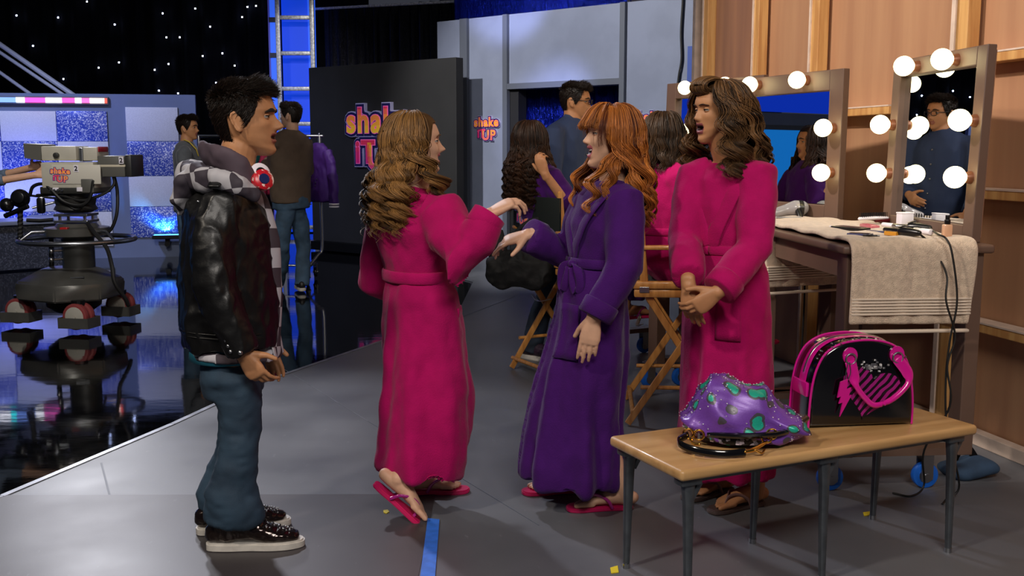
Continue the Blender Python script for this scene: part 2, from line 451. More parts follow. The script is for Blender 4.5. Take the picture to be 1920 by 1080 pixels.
bm = B(); box(bm, (lerp(xs, x0, .55), YT + .1, H / 2), (abs(x0 - xs) * .85, .02, H)); obj('side_panel', bm, m_blue2, t)
bm = B(); box(bm, (xs + .02, YT + .11, H / 2), (.06, .03, H)); obj('edge_panel', bm, m_violet, t)
z = A(515, 36, YT).z
while z > .2:
    bm = B(); box(bm, (lerp(xs, x0, .5), YT + .08, z), (abs(x0 - xs) * .9, .03, .08)); obj('band', bm, mat('dark_band', '#20243a', .5), t); z -= dz
# ---- black sequin drape and blue foil drapes
m_sequin = glitter('black_sequin', '#050507', '#1c1a28'); 
m_foil = mat('blue_foil', '#10207c', .24, metal=.9, bump=.9, bscale=16, bdist=.05, stretch=(4, 4, .5))
o = pleats('black_sequin_drape', A(590, 60, 17).x, 17.9, A(870, 60, 17).x, 16.6, .0, A(600, 12, 17.5).z, m_sequin, 15, .05, seed=4)
tag(o, 'black sequined drape hanging behind the black logo panel', 'curtain')
bm = B(); cyl(bm, A(586, 17, 17.85), A(870, 2, 16.55), .022); o = obj('drape_rod', bm, m_alu); tag(o, 'thin silver rod at the top of the black sequined drape', 'rod')
o = pleats('blue_foil_drape', A(852, 40, 15.6).x, 15.6, A(1192, 40, 13.0).x, 13.0, 1.8, 4.6, m_foil, 26, .05, seed=6, nz=10, jit=.012)
tag(o, 'shiny blue foil drape hanging above the grey back wall', 'curtain')
bm = B(); box(bm, A(1240, -12, 12.8), (.9, .1, .3), rz=-.66); o = obj('dark_valance', bm, mat('dark_purple_cloth', '#120a1c', .8)); tag(o, 'dark purple valance at the top edge right of the blue foil drape', 'valance')
# ---- grey back wall with a doorway
BD = V((.78, -.626, 0)).normalized(); BN = V((-.626, -.78, 0)).normalized()   # along (to the right, nearer) and toward us
BO = G(910, 482); BO = V((BO.x, BO.y, 0))
BM_ = basis(BO, BD, V((0, 0, 1)), -BN if BN.dot(V((0, -1, 0))) < 0 else BN)
def BW(px):
    lo, hi = -4., 9.
    for _ in range(50):
        m_ = (lo + hi) / 2; p = BO + BD * m_
        if p.x / (p.y * _c) > (px - 960) / F * 1.015: hi = m_
        else: lo = m_
    return lo
def BWz(px, py): return A(px, py, (BO + BD * BW(px)).y).z
HB = BWz(900, 33)
bw0, d0, d1, bw1 = BW(824), BW(954), BW(1160), BW(1330)
zd = BWz(1056, 163)
bm = B()
prism(bm, [(bw0, -.02), (d0, -.02), (d0, zd), (d1, zd), (d1, -.02), (bw1 + 1.2, -.02), (bw1 + 1.2, HB), (bw0, HB)], -.14, 0, M=BM_)
wb = struct('wall_back', bm, m_gwall)
m_trim = mat('grey_trim_paint', '#555a66', .5)
k = 2
for a, b, z0, z1, dep in ((BW(869), BW(882), 0, HB, .02), (BW(947), BW(955), 0, HB, .02), (d0, d1, zd, zd + .07, .02), (d1, BW(1169), 0, HB, .02)):
    bm = B(); box(bm, ((a + b) / 2, (z0 + z1) / 2, dep), (b - a, z1 - z0, .06), M=BM_); struct('trim_%d' % k, bm, m_trim, None); k += 1
bm = B(); a, b = d0, BW(970); box(bm, ((a + b) / 2, zd / 2, -.10), (b - a, zd, .16), M=BM_); struct('trim_%d' % k, bm, mat('black_reveal', '#111114', .6)); k += 1
o = pleats('blue_foil_curtain', *(BO + BD * (d0 - .3) - BM_.to_3x3().col[2] * .45)[:2], *(BO + BD * (d1 + .4) - BM_.to_3x3().col[2] * .45)[:2], .02, zd + .4, m_foil, 17, .045, seed=9, nz=10, jit=.01)
tag(o, 'shiny blue foil curtain hanging inside the doorway of the grey wall', 'curtain')
a, b = BW(1283), BW(1320); z0, z1 = BWz(1300, 230), BWz(1300, 86)
bm = B(); box(bm, ((a + b) / 2, (z0 + z1) / 2, .018), (b - a, z1 - z0, .03), M=BM_); o = obj('painted_board', bm, mat('blue_paint', '#2c4a9c', .5)); tag(o, 'small flat blue panel on the grey wall by the wooden wall edge', 'panel')
t = thing('hanging_cable', 'black cable hanging down the grey wall to the first mirror', 'cable')
bm = B(); tube(bm, spline([BM_ @ V((BW(x), BWz(x, y), .03)) for x, y in ((1273, -60), (1272, 0), (1270, 60), (1272, 110), (1268, 140), (1265, 170))], 6), .012, 8); obj('cord', bm, mat('black_rubber', '#0b0b0c', .55), t, smooth=True)

# ---- logo sign: stacked layers of rounded letters
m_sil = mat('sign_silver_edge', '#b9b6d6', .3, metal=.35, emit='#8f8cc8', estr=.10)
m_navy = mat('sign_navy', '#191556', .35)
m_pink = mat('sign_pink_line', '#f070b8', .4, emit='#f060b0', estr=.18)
def grad_mat(name, z0, z1, stops):
    m = mat(name, '#ffffff', .35)
    N = m.node_tree.nodes; L = m.node_tree.links; b = N['Principled BSDF']
    tc = N.new('ShaderNodeTexCoord'); sp = N.new('ShaderNodeSeparateXYZ'); L.new(tc.outputs['Object'], sp.inputs[0])
    mr = N.new('ShaderNodeMapRange'); mr.inputs['From Min'].default_value = z0; mr.inputs['From Max'].default_value = z1; L.new(sp.outputs['Y'], mr.inputs['Value'])
    r = N.new('ShaderNodeValToRGB'); L.new(mr.outputs['Result'], r.inputs['Fac']); r.color_ramp.interpolation = 'CONSTANT'
    n = len(stops) * 2
    for i in range(n):
        t_ = i / (n - 1); k_ = t_ * (len(stops) - 1); j = min(int(k_), len(stops) - 2); f = k_ - j
        c = tuple(lerp(x, y, f) for x, y in zip(lin(stops[j]), lin(stops[j + 1])))
        if i < 2: e = r.color_ramp.elements[i]; e.position = i / n
        else: e = r.color_ramp.elements.new(i / n)
        e.color = c
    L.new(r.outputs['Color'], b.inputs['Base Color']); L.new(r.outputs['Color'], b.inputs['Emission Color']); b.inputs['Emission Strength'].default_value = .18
    return m
GR1 = grad_mat('letters_pink_to_gold', -.36, .36, ['#c89a20', '#e8c030', '#e8902c', '#d02a50', '#b8187a'])
GR2 = grad_mat('letters_magenta', -.4, .4, ['#b01488', '#c01a6a', '#d03050', '#c01a5a'])
GR3 = grad_mat('letters_gold_to_magenta', -.45, .45, ['#a81488', '#d04060', '#e0a828', '#e8c030'])
def logo_layers(parent, M, s, dep=1.):
    """M maps x right, y up, z out of the wall; the rows read shake / it / up"""
    rows = [('shake', 0.0, .36, .92, GR1, 1.), ('iT', -.47, -.47, .82, GR2, 1.), ('UP', .26, -.60, 1.0, GR3, 1.)]
    for nm, off, z0, z1, m in (('backing', .132, 0, .10, m_sil), ('border', .108, .10, .118, m_navy), ('letter_outline', .046, .12, .132, m_pink), ('letter_fill', .026, .134, .142, None)):
        for txt, x, y, sz, gm, _ in rows:
            me = text_mesh(txt, size=sz, ext=(z1 - z0) / 2 * dep, off=off, spacing=1.14)
            co = getco(me); lo, hi = co.min(0), co.max(0)
            co[:, 0] -= (lo[0] + hi[0]) / 2; co[:, 1] -= (lo[1] + hi[1]) / 2; co *= s; setco(me, co)
            bm = B(); add_mesh(bm, me)
            o = obj(nm, bm, m or gm, parent)
            o.matrix_local = M @ Matrix.Translation(V((x * s, y * s, (z0 + z1) / 2 * dep * s)))
# ---- black panel with the big sign
m_blackp = mat('matte_black_panel', '#1b1b1c', .75, var=.12, vscale=3)
q0, q1 = A(583, 300, 14.7), A(856, 300, 13.0); q0.z = q1.z = 0
PD = (q1 - q0).normalized(); PN = V((PD.y, -PD.x, 0)); PM = basis(q0, PD, V((0, 0, 1)), PN); PL = (q1 - q0).length
t = thing('display_board', 'big matte black display panel carrying the large lettered sign', 'panel')
bm = B(); box(bm, (PL / 2, 1.33, -.07), (PL, 2.42, .14), bev=.006, M=PM); obj('board', bm, m_blackp, t)
bm = B(); box(bm, (PL / 2, .06, -.16), (PL * .96, .12, .5), M=PM); obj('plinth', bm, MATS['black_metal'], t)
t = thing('lettered_sign', 'large pink and gold lettered sign on the black panel', 'sign')
def PX(px):
    lo, hi = -1., 6.
    for _ in range(40):
        m_ = (lo + hi) / 2; p = q0 + PD * m_
        if p.x / (p.y * _c) > (px - 960) / F * 1.01: hi = m_
        else: lo = m_
    return lo
zc = A(722, 258, (q0 + PD * PX(722)).y).z
logo_layers(t, PM @ Matrix.Translation(V((PX(717), zc + .05, .0))), .50)
t = thing('lettered_sign', 'small pink and gold lettered sign left of the doorway on the grey wall', 'sign')
logo_layers(t, BM_ @ Matrix.Translation(V((BW(915), BWz(915, 238), 0))), .175, 1.3)
t = thing('lettered_sign', 'small pink and gold lettered sign right of the doorway on the grey wall', 'sign')
logo_layers(t, BM_ @ Matrix.Translation(V((BW(1211), BWz(1211, 230), 0))), .175, 1.3)

# ---- plywood wall at the right
WD = V((-.2215, .975, 0)).normalized(); WN = V((-WD.y, WD.x, 0))       # along (away from us), toward the stage (left)
WO = V((2.276, 4.848, 0))
WM = basis(WO, WD, V((0, 0, 1)), WN)
def plymat(name, c1, c2):
    m = mat(name, c1, .5, col2=c2, vscale=3.2, stretch=(2.5, 2.5, .22), vlo=.35, vhi=.65, detail=8, bump=.08, bscale=60)
    return m
m_ply = plymat('plywood', '#ac7f60', '#bb8f6c'); m_ply2 = plymat('plywood_dark', '#8a6450', '#a07458')
m_pine = mat('pine_batten', '#d8a868', .5, col2='#c08a50', vscale=4, stretch=(6, 6, .5))
m_pine_p = mat('pine_painted_edge', '#d9c4b4', .55, var=.08, vscale=12)
WEND = 3.45; HW = 5.0
def WX(px):
    lo, hi = -4.5, 6.
    for _ in range(50):
        m_ = (lo + hi) / 2; p = WO + WD * m_
        if p.x / (p.y * _c) < (px - 960) / F * 1.0: hi = m_
        else: lo = m_
    return lo
def WZ(px, py): return A(px, py, (WO + WD * WX(px)).y).z
bm = B()
s1, s2, s3 = WX(1430), WX(1540), WX(1815)
WEND = WX(1314)
box(bm, ((-2.6 + WEND) / 2, HW / 2, -.04), (WEND + 2.6, HW, .06), M=WM); wr = struct('wall_right', bm, m_ply)
bm = B(); box(bm, ((s1 + WEND) / 2, HW / 2, .0), (WEND - s1, HW, .022), M=WM); struct('trim_10', bm, m_ply2)
k = 11
for x, wd in ((WX(1335), .09), (s1, .085), (s2, .10), (s3, .10), (WX(1806), .05)):
    bm = B(); box(bm, (x, HW / 2, .045), (wd, HW, .07), bev=.004, M=WM); o = struct('trim_%d' % k, bm, m_pine); k += 1
    bm = B(); box(bm, (x + wd * .42, HW / 2, .084), (wd * .2, HW, .01), M=WM); struct('trim_%d' % k, bm, m_pine_p); k += 1
bm = B(); box(bm, (WEND + .03, HW / 2, -.0), (.05, HW, .14), M=WM); struct('trim_%d' % k, bm, m_pine_p); k += 1
for (xa, xb, py, pxr) in ((WX(1885) - 1.6, WX(1852), 99, 1885), (WX(1690), WX(1560), 203, 1633), (WX(1885) - 1.6, WX(1800), 356, 1880), (WX(1885) - 1.6, WX(1690), 601, 1870)):
    z = WZ(pxr, py); bm = B(); box(bm, ((xa + xb) / 2, z - .02, .045), (xb - xa, .045, .09), bev=.004, M=WM); struct('trim_%d' % k, bm, m_pine); k += 1
    bm = B(); box(bm, ((xa + xb) / 2, z + .004, .046), (xb - xa, .008, .094), M=WM); struct('trim_%d' % k, bm, m_pine_p); k += 1
bm = B(); box(bm, ((WX(1690) - 3) / 2 + .0, .032, .03), (WX(1690) + 3, .064, .06), bev=.004, M=WM); struct('baseboard_right', bm, m_pine_p)

# chalk line and board seam on the grey floor
for k2, (a, b, wd, m_) in enumerate((((532, 692), (690, 790), .003, m_strip), ((190, 868), (206, 930), .008, m_trim), ((965, 556), (862, 596), .012, m_trim), ((690, 790), (1010, 985), .003, m_trim))):
    a, b = G(*a), G(*b); d = b - a; bm = B(); box(bm, (a + b) / 2 + V((0, 0, .0008)), (d.length, wd, .0016), rz=math.atan2(d.y, d.x)); struct('trim_%d' % (60 + k2), bm, m_)
# ================================================================= LIGHTS (studio grid lamps, blue set washes, added brightening spots)
def area(name, loc, tgt, e, col, sx, sy=None):
    l = bpy.data.lights.new(name, 'AREA'); l.energy = e; l.color = col; l.shape = 'RECTANGLE'; l.size = sx; l.size_y = sy or sx
    o = bpy.data.objects.new(name, l); COL.objects.link(o); o.location = loc
    o.rotation_euler = (V(tgt) - V(loc)).to_track_quat('-Z', 'Y').to_euler(); return o
def spot(name, loc, tgt, e, col, ang, blend=.4, r=.12):
    l = bpy.data.lights.new(name, 'SPOT'); l.energy = e; l.color = col; l.spot_size = math.radians(ang); l.spot_blend = blend; l.shadow_soft_size = r
    o = bpy.data.objects.new(name, l); COL.objects.link(o); o.location = loc
    o.rotation_euler = (V(tgt) - V(loc)).to_track_quat('-Z', 'Y').to_euler(); return o
WARM = (1., .88, .74); COOL = (.78, .84, 1.); BLUE = (.12, .28, 1.)
spot('key_lamp', (-3.6, .2, 5.2), (.3, 4.2, 1.0), 620, WARM, 48, .5, .22)
area('fill_lamp', (.8, -1.5, 4.6), (.6, 4.6, .9), 210, (1., .93, .86), 2.2, 1.2)
spot('set_back_lamp', (-5.3, 12.3, 3.9), (-1.7, 3.9, 0), 580, (.93, .93, 1.), 26, .8, .35)
spot('back_lamp', (-3.0, 9.2, 5.6), (-1.1, 3.9, .2), 900, (.88, .89, 1.), 40, .6, .18)
spot('side_lamp', (-3.6, 4.2, 5.6), (2.1, 5.7, 2.6), 1700, (1., .88, .78), 46, .5, .15)
spot('wall_lamp', (-3.6, 7.4, 5.4), (.9, 12.6, 1.4), 2200, (1., .97, .95), 46, .6, .06)
spot('left_set_wash', (-6.2, 9.4, 4.8), (-5.4, 13.6, 1.2), 800, (.50, .58, 1.), 70, .7, .3)
spot('panel_lamp', (-1.6, 6.5, 5.0), (-1.6, 13.6, 1.5), 520, (1., .95, .9), 36, .6, .2)
spot('pedestal_lamp', (-2.6, 3.2, 4.9), (-3.7, 8.6, .9), 700, (1., .95, .88), 34, .6, .2)
spot('curtain_blue_lamp', (.1, 10.9, 2.9), (.62, 13.3, 1.6), 260, (.5, .55, 1.), 34, .6, .2)
spot('top_foil_added_fill', (-.6, 10.6, 3.0), (.2, 14.5, 3.5), 420, (.5, .55, 1.), 30, .6, .1)  # added spot to brighten the upper foil drape
spot('tower_added_fill', (-2.2, 10.2, 5.4), (-3.4, 17.4, 2.8), 700, (1., .97, .93), 16, .6, .1)  # added spot so the silver tower frame comes out brighter
p = LWM @ V((LW(315), LWz(315, 441), .17))
spot('uplight_lamp', p, LWM @ V((LW(305), LWz(305, 395), .0)), 300, (.05, .38, 1.), 110, .8, .05)
for x in (20, 130):
    p = LWM @ V((LW(x), .35, .45)); spot('blue_floor_lamp', p, LWM @ V((LW(x), 1.3, 0)), 60, (.15, .2, 1.), 100, .9, .2)
# ================================================================= MAKEUP STATIONS
m_tan = mat('taupe_paint', '#624c41', .45, var=.05, vscale=5)
m_mirror = mat('mirror_glass', '#e8ecf0', .0, metal=1.)
m_bulb = mat('bulb_glow', '#fff3d0', .3, emit='#ffedb0', estr=6)
m_sock = mat('bulb_socket', '#7a4b33', .4, metal=.3)
m_steel = mat('steel', '#a5a7ab', .3, metal=1.)
m_bluewheel = mat('blue_caster_tyre', '#1560c8', .4)
m_dark = MATS['black_metal']; m_rub = MATS['black_rubber']
def mirror(near, e, L_, z0, z1, bulbs, label, lean=1.6):
    e = V((e[0], e[1], 0)).normalized(); n = V((-e.y, e.x, 0))
    lean = math.radians(lean)
    up = (V((0, 0, 1)) * math.cos(lean) - n * math.sin(lean)); nn = e.cross(up).normalized()
    if nn.dot(n) < 0: nn = -nn
    M = basis(V((0, 0, 0)), e, up, nn); H = z1 - z0
    t = thing('vanity_mirror', label, 'mirror', (near.x, near.y, z0), group='lit mirrors of the makeup stations')
    w, dp = (.105 if L_ > .9 else .078), .040
    bm = B()
    for c, s in (((w / 2, H / 2), (w, H)), ((L_ - w / 2, H / 2), (w, H)), ((L_ / 2, H - w / 2), (L_ - 2 * w, w)), ((L_ / 2, w * .42), (L_ - 2 * w, w * .84))):
        box(bm, (c[0], c[1], 0), (s[0], s[1], dp), bev=.004, M=M)
    obj('frame', bm, m_tan, t)
    bm = B(); box(bm, (L_ / 2, H / 2, -dp / 2 + .006), (L_ - w * 2 + .01, H - w * 1.84 + .01, .01), M=M); obj('glass', bm, m_mirror, t)
    bm = B(); box(bm, (L_ / 2, H / 2, -dp / 2 - .006), (L_ - .04, H - .04, .012), M=M); obj('back_board', bm, m_ply2, t)
    for u, v in bulbs:
        p = M @ V((u * L_, v * H, dp / 2))
        bm = B(); sphere(bm, p + nn * .068, .045, 24); tube(bm, [p + nn * .022, p + nn * .036], [.018, .026], n=16, cap='flat')
        o = obj('bulb', bm, m_bulb, t, smooth=True)
        bm = B(); tube(bm, [p - nn * .004, p + nn * .010, p + nn * .026], [.027, .026, .020], n=16, cap='flat'); obj('socket', bm, m_sock, o, smooth=True)
    return M
def table(near, e, L_, dp, label, rail=True):
    """near: the corner at the wall side nearest to us; e runs away from us along the wall"""
    e = V((e[0], e[1], 0)).normalized(); n = V((-e.y, e.x, 0))
    M = basis(V((near.x, near.y, 0)), e, n, V((0, 0, 1)))
    t = thing('makeup_table', label, 'table', (near.x, near.y, 0), group='makeup tables')
    M = basis(V((0, 0, 0)), e, n, V((0, 0, 1))); z = 1.03; li = .05
    bm = B(); box(bm, (L_ / 2, dp / 2, z - .018), (L_ + .04, dp + .03, .036), bev=.012, M=M, seg=3); obj('tabletop', bm, m_tan, t, smooth=True)
    bm = B()
    for c, s in (((L_ / 2, dp - .05), (L_ - .12, .022)), ((L_ / 2, .05), (L_ - .12, .022))): box(bm, (c[0], c[1], z - .09), (s[0], s[1], .105), M=M)
    for x in (.035, L_ - .035): box(bm, (x, dp / 2, z - .09), (.022, dp - .10, .105), M=M)
    obj('apron', bm, m_tan, t)
    for x in (.06, L_ - .06):
        for y in (.045, dp - .045):
            bm = B(); box(bm, (x, y, (z - .036 + .15) / 2), (.10, .062, z - .036 - .15), bev=.004, M=M); obj('leg', bm, m_tan, t)
    for x in (.06, L_ - .06):
        bm = B(); box(bm, (x, dp / 2, .165), (.08, dp - .02, .03), M=M); obj('bottom_rail', bm, m_tan, t)
        for y in (.19, dp + .0):
            cz = .055; c = M @ V((x, y, cz))
            bm = B(); cyl(bm, c - e * .016, c + e * .016, .055, 24, bev=.006); o = obj('caster', bm, m_bluewheel, t, smooth=True)
            bm = B()
            for s in (-1, 1): box(bm, M @ V((x + s * .024, y, .10)) , (.006, .05, .12), rz=math.atan2(e.y, e.x))
            box(bm, M @ V((x, y, .153)), (.06, .07, .006), rz=math.atan2(e.y, e.x)); cyl(bm, c - e * .03, c + e * .03, .012, 12); cyl(bm, c - e * .02, c + e * .02, .03, 16)
            obj('fork', bm, m_steel, o)
    return M, V((near.x, near.y, 0))
BUL = [(.055, .62), (.055, .33), (.945, .62), (.945, .33), (.28, .945), (.70, .945)]
E3 = (-.08, 1); N3 = A(1852, 82, 4.2); Z3 = N3.z
mirror(V((N3.x, N3.y, 0)), E3, .84, 1.032, Z3, BUL, 'bulb-lit mirror nearest the front, reflecting a man in dark shirt')
E2 = (-.40, 1); N2 = A(1587, 128, 5.3)
mirror(V((N2.x, N2.y, 0)), E2, 1.02, 1.032, N2.z, BUL, 'middle bulb-lit mirror, on the table holding the hair dryer', lean=.3)
E1 = (-.5, 1); F1 = A(1250, 163, 7.2); e1 = V((E1[0], 1, 0)).normalized(); N1 = F1 - e1 * 1.0
mirror(V((N1.x, N1.y, 0)), E1, 1.0, 1.032, F1.z + .02, BUL, 'farthest bulb-lit mirror, mostly hidden behind the tall person in the pink robe')
M3, O3 = table(V((N3.x + .03, N3.y - .06, 0)), E3, 1.12, .60, 'taupe makeup table nearest the front, covered by a beige towel and makeup tools')
M2, O2 = table(V((N2.x + .03, N2.y - .03, 0)), E2, 1.08, .56, 'taupe makeup table in the middle, topped with towel and hair dryer')
M1, O1 = table(V((N1.x + .03, N1.y - .03, 0)), E1, 1.06, .56, 'farthest taupe makeup table, mostly hidden behind the people')
def T3(u, v, z=1.03): return O3 + M3 @ V((u, v, z))     # u away from us, v toward the stage
def T2(u, v, z=1.03): return O2 + M2 @ V((u, v, z))
# towels
m_towel = mat('terry_towel', '#cdb8a2', .95, sheen=.4, var=.10, vscale=45, bump=.9, bscale=260, bdist=.006)
m_towelb = mat('towel_band', '#d6c6b4', .8, bump=.5, bscale=30, bdist=.004, stretch=(.3, .3, 12))
def towel(P, u0, u1, v0, v1, drop, name, lab, band=True, seed=1, taper=0.):
    """lies on the top from u1 to u0 and falls over the near end"""
    rr = random.Random(seed); nu, nv = 60, 40; bm = B(); rows = []; bend = .03
    path = []
    for k in range(nu + 1):
        s = k / nu * (u1 - u0 + drop); 
        if s < u1 - u0: path.append((u1 - s, 1.038 + .0, 0))
        else:
            d = s - (u1 - u0); a = min(d / bend, PI / 2)
            path.append((u0 - bend * math.sin(a), 1.038 - bend * (1 - math.cos(a)) - max(0, d - bend * PI / 2), d))
    for (u, z, d) in path:
        row = []
        for j in range(nv + 1):
            q = j / nv; v = lerp(v0 + taper * min(d / drop, 1) * (.5 if True else 1), v1, q)
            wob = .010 * math.sin(q * 9 + seed) * min(1, d / .12) + .006 * math.sin(q * 23 + d * 5)* min(1, d / .1)
            hz = .004 * math.sin(u * 21 + q * 13) if d == 0 else .012 * q * d
            row.append(bm.verts.new(P(u - abs(wob) * (d > 0) - .004, v, z + hz + .004)))
        rows.append(row)
    for a, b in zip(rows, rows[1:]):
        for j in range(nv): bm.faces.new((a[j], a[j + 1], b[j + 1], b[j]))
    bm.normal_update()
    o = obj(name, bm, m_towel, smooth=True, angle=180)
    s = o.modifiers.new('t', 'SOLIDIFY'); s.thickness = .016; s.offset = 1
    sb = o.modifiers.new('s', 'SUBSURF'); sb.levels = 1; sb.render_levels = 1
    tag(o, lab, 'towel', 'towels on the makeup tables')
    if band:
        bm = B(); z0 = 1.03 - drop
        for (za, zb) in ((z0 + .075, z0 + .135),):
            for k in range(6):
                z = lerp(za, zb, k / 5.); box(bm, P(u0 - bend - .031, (v0 + v1) / 2 + taper * .2, z), (.012, abs(v1 - v0) * .985 - taper * .4, .009), bev=.003, rz=math.atan2(E3[1], E3[0]) if P is T3 else math.atan2(E2[1], E2[0]))
        obj('woven_band', bm, m_towelb, o)
        bm = B(); box(bm, P(u0 - bend - .024, (v0 + v1) / 2 + taper * .2, z0 + .004), (.022, abs(v1 - v0) * .985 - taper * .4, .014), bev=.006, rz=math.atan2(E3[1], E3[0]) if P is T3 else math.atan2(E2[1], E2[0]))
        obj('hem', bm, m_towelb, o)
    return o
towel(T3, .0, 1.08, .07, .595, .345, 'towel', 'beige towel draped over the front makeup table, under the makeup tools', seed=2, taper=.06)
towel(T2, .0, .9, .05, .53, .33, 'towel', 'beige towel draped over the middle makeup table, under the hair dryer', seed=5)
# things on the front table
def at3(px, py, dz=0.): 
    r = _ray(px, py + 5); zz = 1.061; t_ = (zz - HC) / r.z; return V((r.x * t_, r.y * t_, zz + dz))
m_pl_b = mat('black_plastic', '#0d0d10', .28); m_pl_w = mat('white_plastic', '#e4e0ea', .35); m_pl_blue = mat('dark_blue_plastic', '#1a2458', .3)
def along(p, q): d = (q - p); d.z = 0; return d.normalized()
# white box
p = at3(1696, 420); t = thing('makeup_box', 'small white box standing at the foot of the front mirror', 'box', p - V((0, 0, .004)), .15)
bm = B(); box(bm, (0, 0, .034), (.062, .05, .062), bev=.006); obj('body', bm, m_pl_w, t, smooth=True)
bm = B(); box(bm, (0, 0, .0665), (.064, .052, .007), bev=.003); obj('lid', bm, mat('white_lid', '#f2eef6', .3), t, smooth=True)
# foundation bottle
p = at3(1775, 437); t = thing('makeup_bottle', 'small beige bottle with black pump cap at the right end of the table', 'bottle', p - V((0, 0, .006)))
bm = B(); box(bm, (0, 0, .027), (.036, .03, .052), bev=.006); obj('bottle_body', bm, mat('foundation_beige', '#d9a987', .25, coat=.6), t, smooth=True)
bm = B(); cyl(bm, (0, 0, .053), (0, 0, .072), .012, 16, bev=.002); cyl(bm, (0, 0, .072), (0, 0, .090), .009, 16, bev=.002); obj('pump', bm, m_pl_b, t, smooth=True)
# paddle brush at back
p, q = at3(1612, 414), at3(1662, 412); d = along(p, q); t = thing('hairbrush', 'black bristled hairbrush with red handle lying bristles up by the front mirror', 'hairbrush', (p + q) / 2)
L_ = (q - p).length; M = basis(V((0, 0, .0)), d, V((-d.y, d.x, 0)), V((0, 0, 1)))
bm = B(); tube(bm, [M @ V((-L_ * .5, 0, .022)), M @ V((0, 0, .024)), M @ V((L_ * .5, 0, .022))], [(.012, .008), (.022, .009), (.012, .008)], n=14, ref=M.to_3x3().col[1]); obj('head', bm, m_pl_w, t, smooth=True)
bm = B(); tube(bm, [M @ V((L_ * .1, 0, .012)), M @ V((L_ * .9, .0, .010))], [.010, .012], n=12); obj('handle', bm, mat('dark_red_plastic', '#5c0d18', .3), t, smooth=True)
bm = B()
for i in range(14):
    for j in (-1, 0, 1):
        a = M @ V((-L_ * .46 + L_ * .92 * i / 13, j * .009, .028)); tube(bm, [a, a + V((0, 0, .022)) + d * R_ if False else a + V((0, 0, .022))], .0016, 5, cap='flat')
obj('bristles', bm, m_pl_b, t)
# flat palettes, pencils, compacts
def slab(name, lab, cat, px0, py0, px1, py1, wd, h, m, dz=0., inner=None, iname='pan'):
    p, q = at3(px0, py0), at3(px1, py1); d = along(p, q); c = (p + q) / 2; c.z += dz - .004
    t = thing(name, lab, cat, c, math.atan2(d.y, d.x))
    L_ = (q - p).length
    bm = B(); box(bm, (0, 0, h / 2), (L_, wd, h), bev=min(h * .3, .004)); obj('case', bm, m, t, smooth=True)
    if inner:
        bm = B(); box(bm, (0, 0, h + .0005), (L_ * .8, wd * .7, .002), bev=.0006); obj(iname, bm, inner, t)
    return t
slab('makeup_palette', 'wide black makeup palette open at the far left of the tools', 'palette', 1568, 421, 1622, 426, .07, .012, m_pl_b, inner=mat('eye_powder', '#4a2a30', .7))
slab('makeup_palette', 'small pink powder compact between palette and hairbrush', 'palette', 1619, 418, 1642, 422, .04, .014, mat('pink_compact', '#c86a78', .3, coat=.5), inner=mat('rose_powder', '#a84858', .7))
slab('phone', 'dark blue slim phone-like case lying at the front of the tools', 'case', 1590, 434, 1635, 436, .045, .010, m_pl_blue, inner=mat('black_glass', '#08090d', .08))
slab('comb', 'long dark blue comb lying behind the amber compact', 'comb', 1628, 427, 1668, 430, .03, .006, m_pl_blue)
slab('compact', 'amber compact with dark centre lying before the curling iron', 'compact', 1661, 434, 1684, 436, .028, .018, mat('amber_case', '#c98a2a', .25, coat=.6), inner=mat('dark_brown', '#2a1608', .5))
def rod(name, lab, cat, px0, py0, px1, py1, r, m, m2=None, split=.6, dz=0., n2='cap', n1='barrel'):
    p, q = at3(px0, py0), at3(px1, py1); p.z = q.z = 1.059 + r + dz
    t = thing(name, lab, cat, p); L_ = q - p
    bm = B(); cyl(bm, V((0, 0, 0)), L_ * split, r, 18, bev=r * .25); obj(n1, bm, m, t, smooth=True)
    if m2: bm = B(); cyl(bm, L_ * (split + .002), L_, r * 1.06, 18, bev=r * .25); obj(n2, bm, m2, t, smooth=True)
    return t
rod('makeup_tube', 'pale pink tube with silver cap below the white box', 'tube', 1655, 419, 1700, 424, .010, m_pl_w, m_steel, .45)
rod('makeup_tube', 'clear tube with white screw cap near the power cords', 'tube', 1714, 431, 1746, 435, .012, mat('clear_tube', '#c8c4c0', .15, coat=.5), m_pl_w, .42)
rod('makeup_pencil', 'thin black pencil lying beside the blue case', 'pencil', 1618, 437, 1650, 438, .004, m_pl_b, m_steel, .85)
rod('makeup_pencil', 'thin white and black pencil at the left of the palette', 'pencil', 1556, 420, 1582, 423, .004, m_pl_w, m_pl_b, .5)
# two curling irons with cords falling over the table end
def iron(lab, a, b, c, cord, m2):
    p, q, s = at3(*a), at3(*b), at3(*c)
    for v in (p, q, s): v.z = 1.076
    t = thing('curling_iron', lab, 'curling iron', q); t_ = q
    bm = B(); tube(bm, [p - q, (p - q) * .1], [.011, .012], n=14); obj('barrel', bm, m2, t, smooth=True)
    bm = B(); tube(bm, [V((0, 0, 0)), (s - q) * .5, s - q], [.017, .019, .012], n=16); obj('handle', bm, m_pl_b, t, smooth=True)
    bm = B(); tube(bm, [(p - q) * .15 + V((0, 0, .016)), (s - q) * .25 + V((0, 0, .026))], [(.006, .003), (.010, .004)], n=8); obj('clamp', bm, m_steel, t, smooth=True)
    bm = B(); tube(bm, spline([s - q] + [V(x) - q for x in cord], 8), .0042, 8); obj('cord', bm, m_rub, t, smooth=True)
u = -.105
iron('black curling iron across the table front, its cord over the left of the towel', (1660, 432), (1690, 436), (1722, 439), [T3(.02, .24, 1.03), T3(u + .01, .225, .925), T3(u - .02, .235, .82), T3(u - .02, .19, .68), T3(u - .02, .215, .56), T3(u - .03, .20, .40), T3(u + .04, .26, .2), T3(.0, .22, .03), T3(-.06, .3, .006), T3(-.02, .36, .006)], m_pl_b)
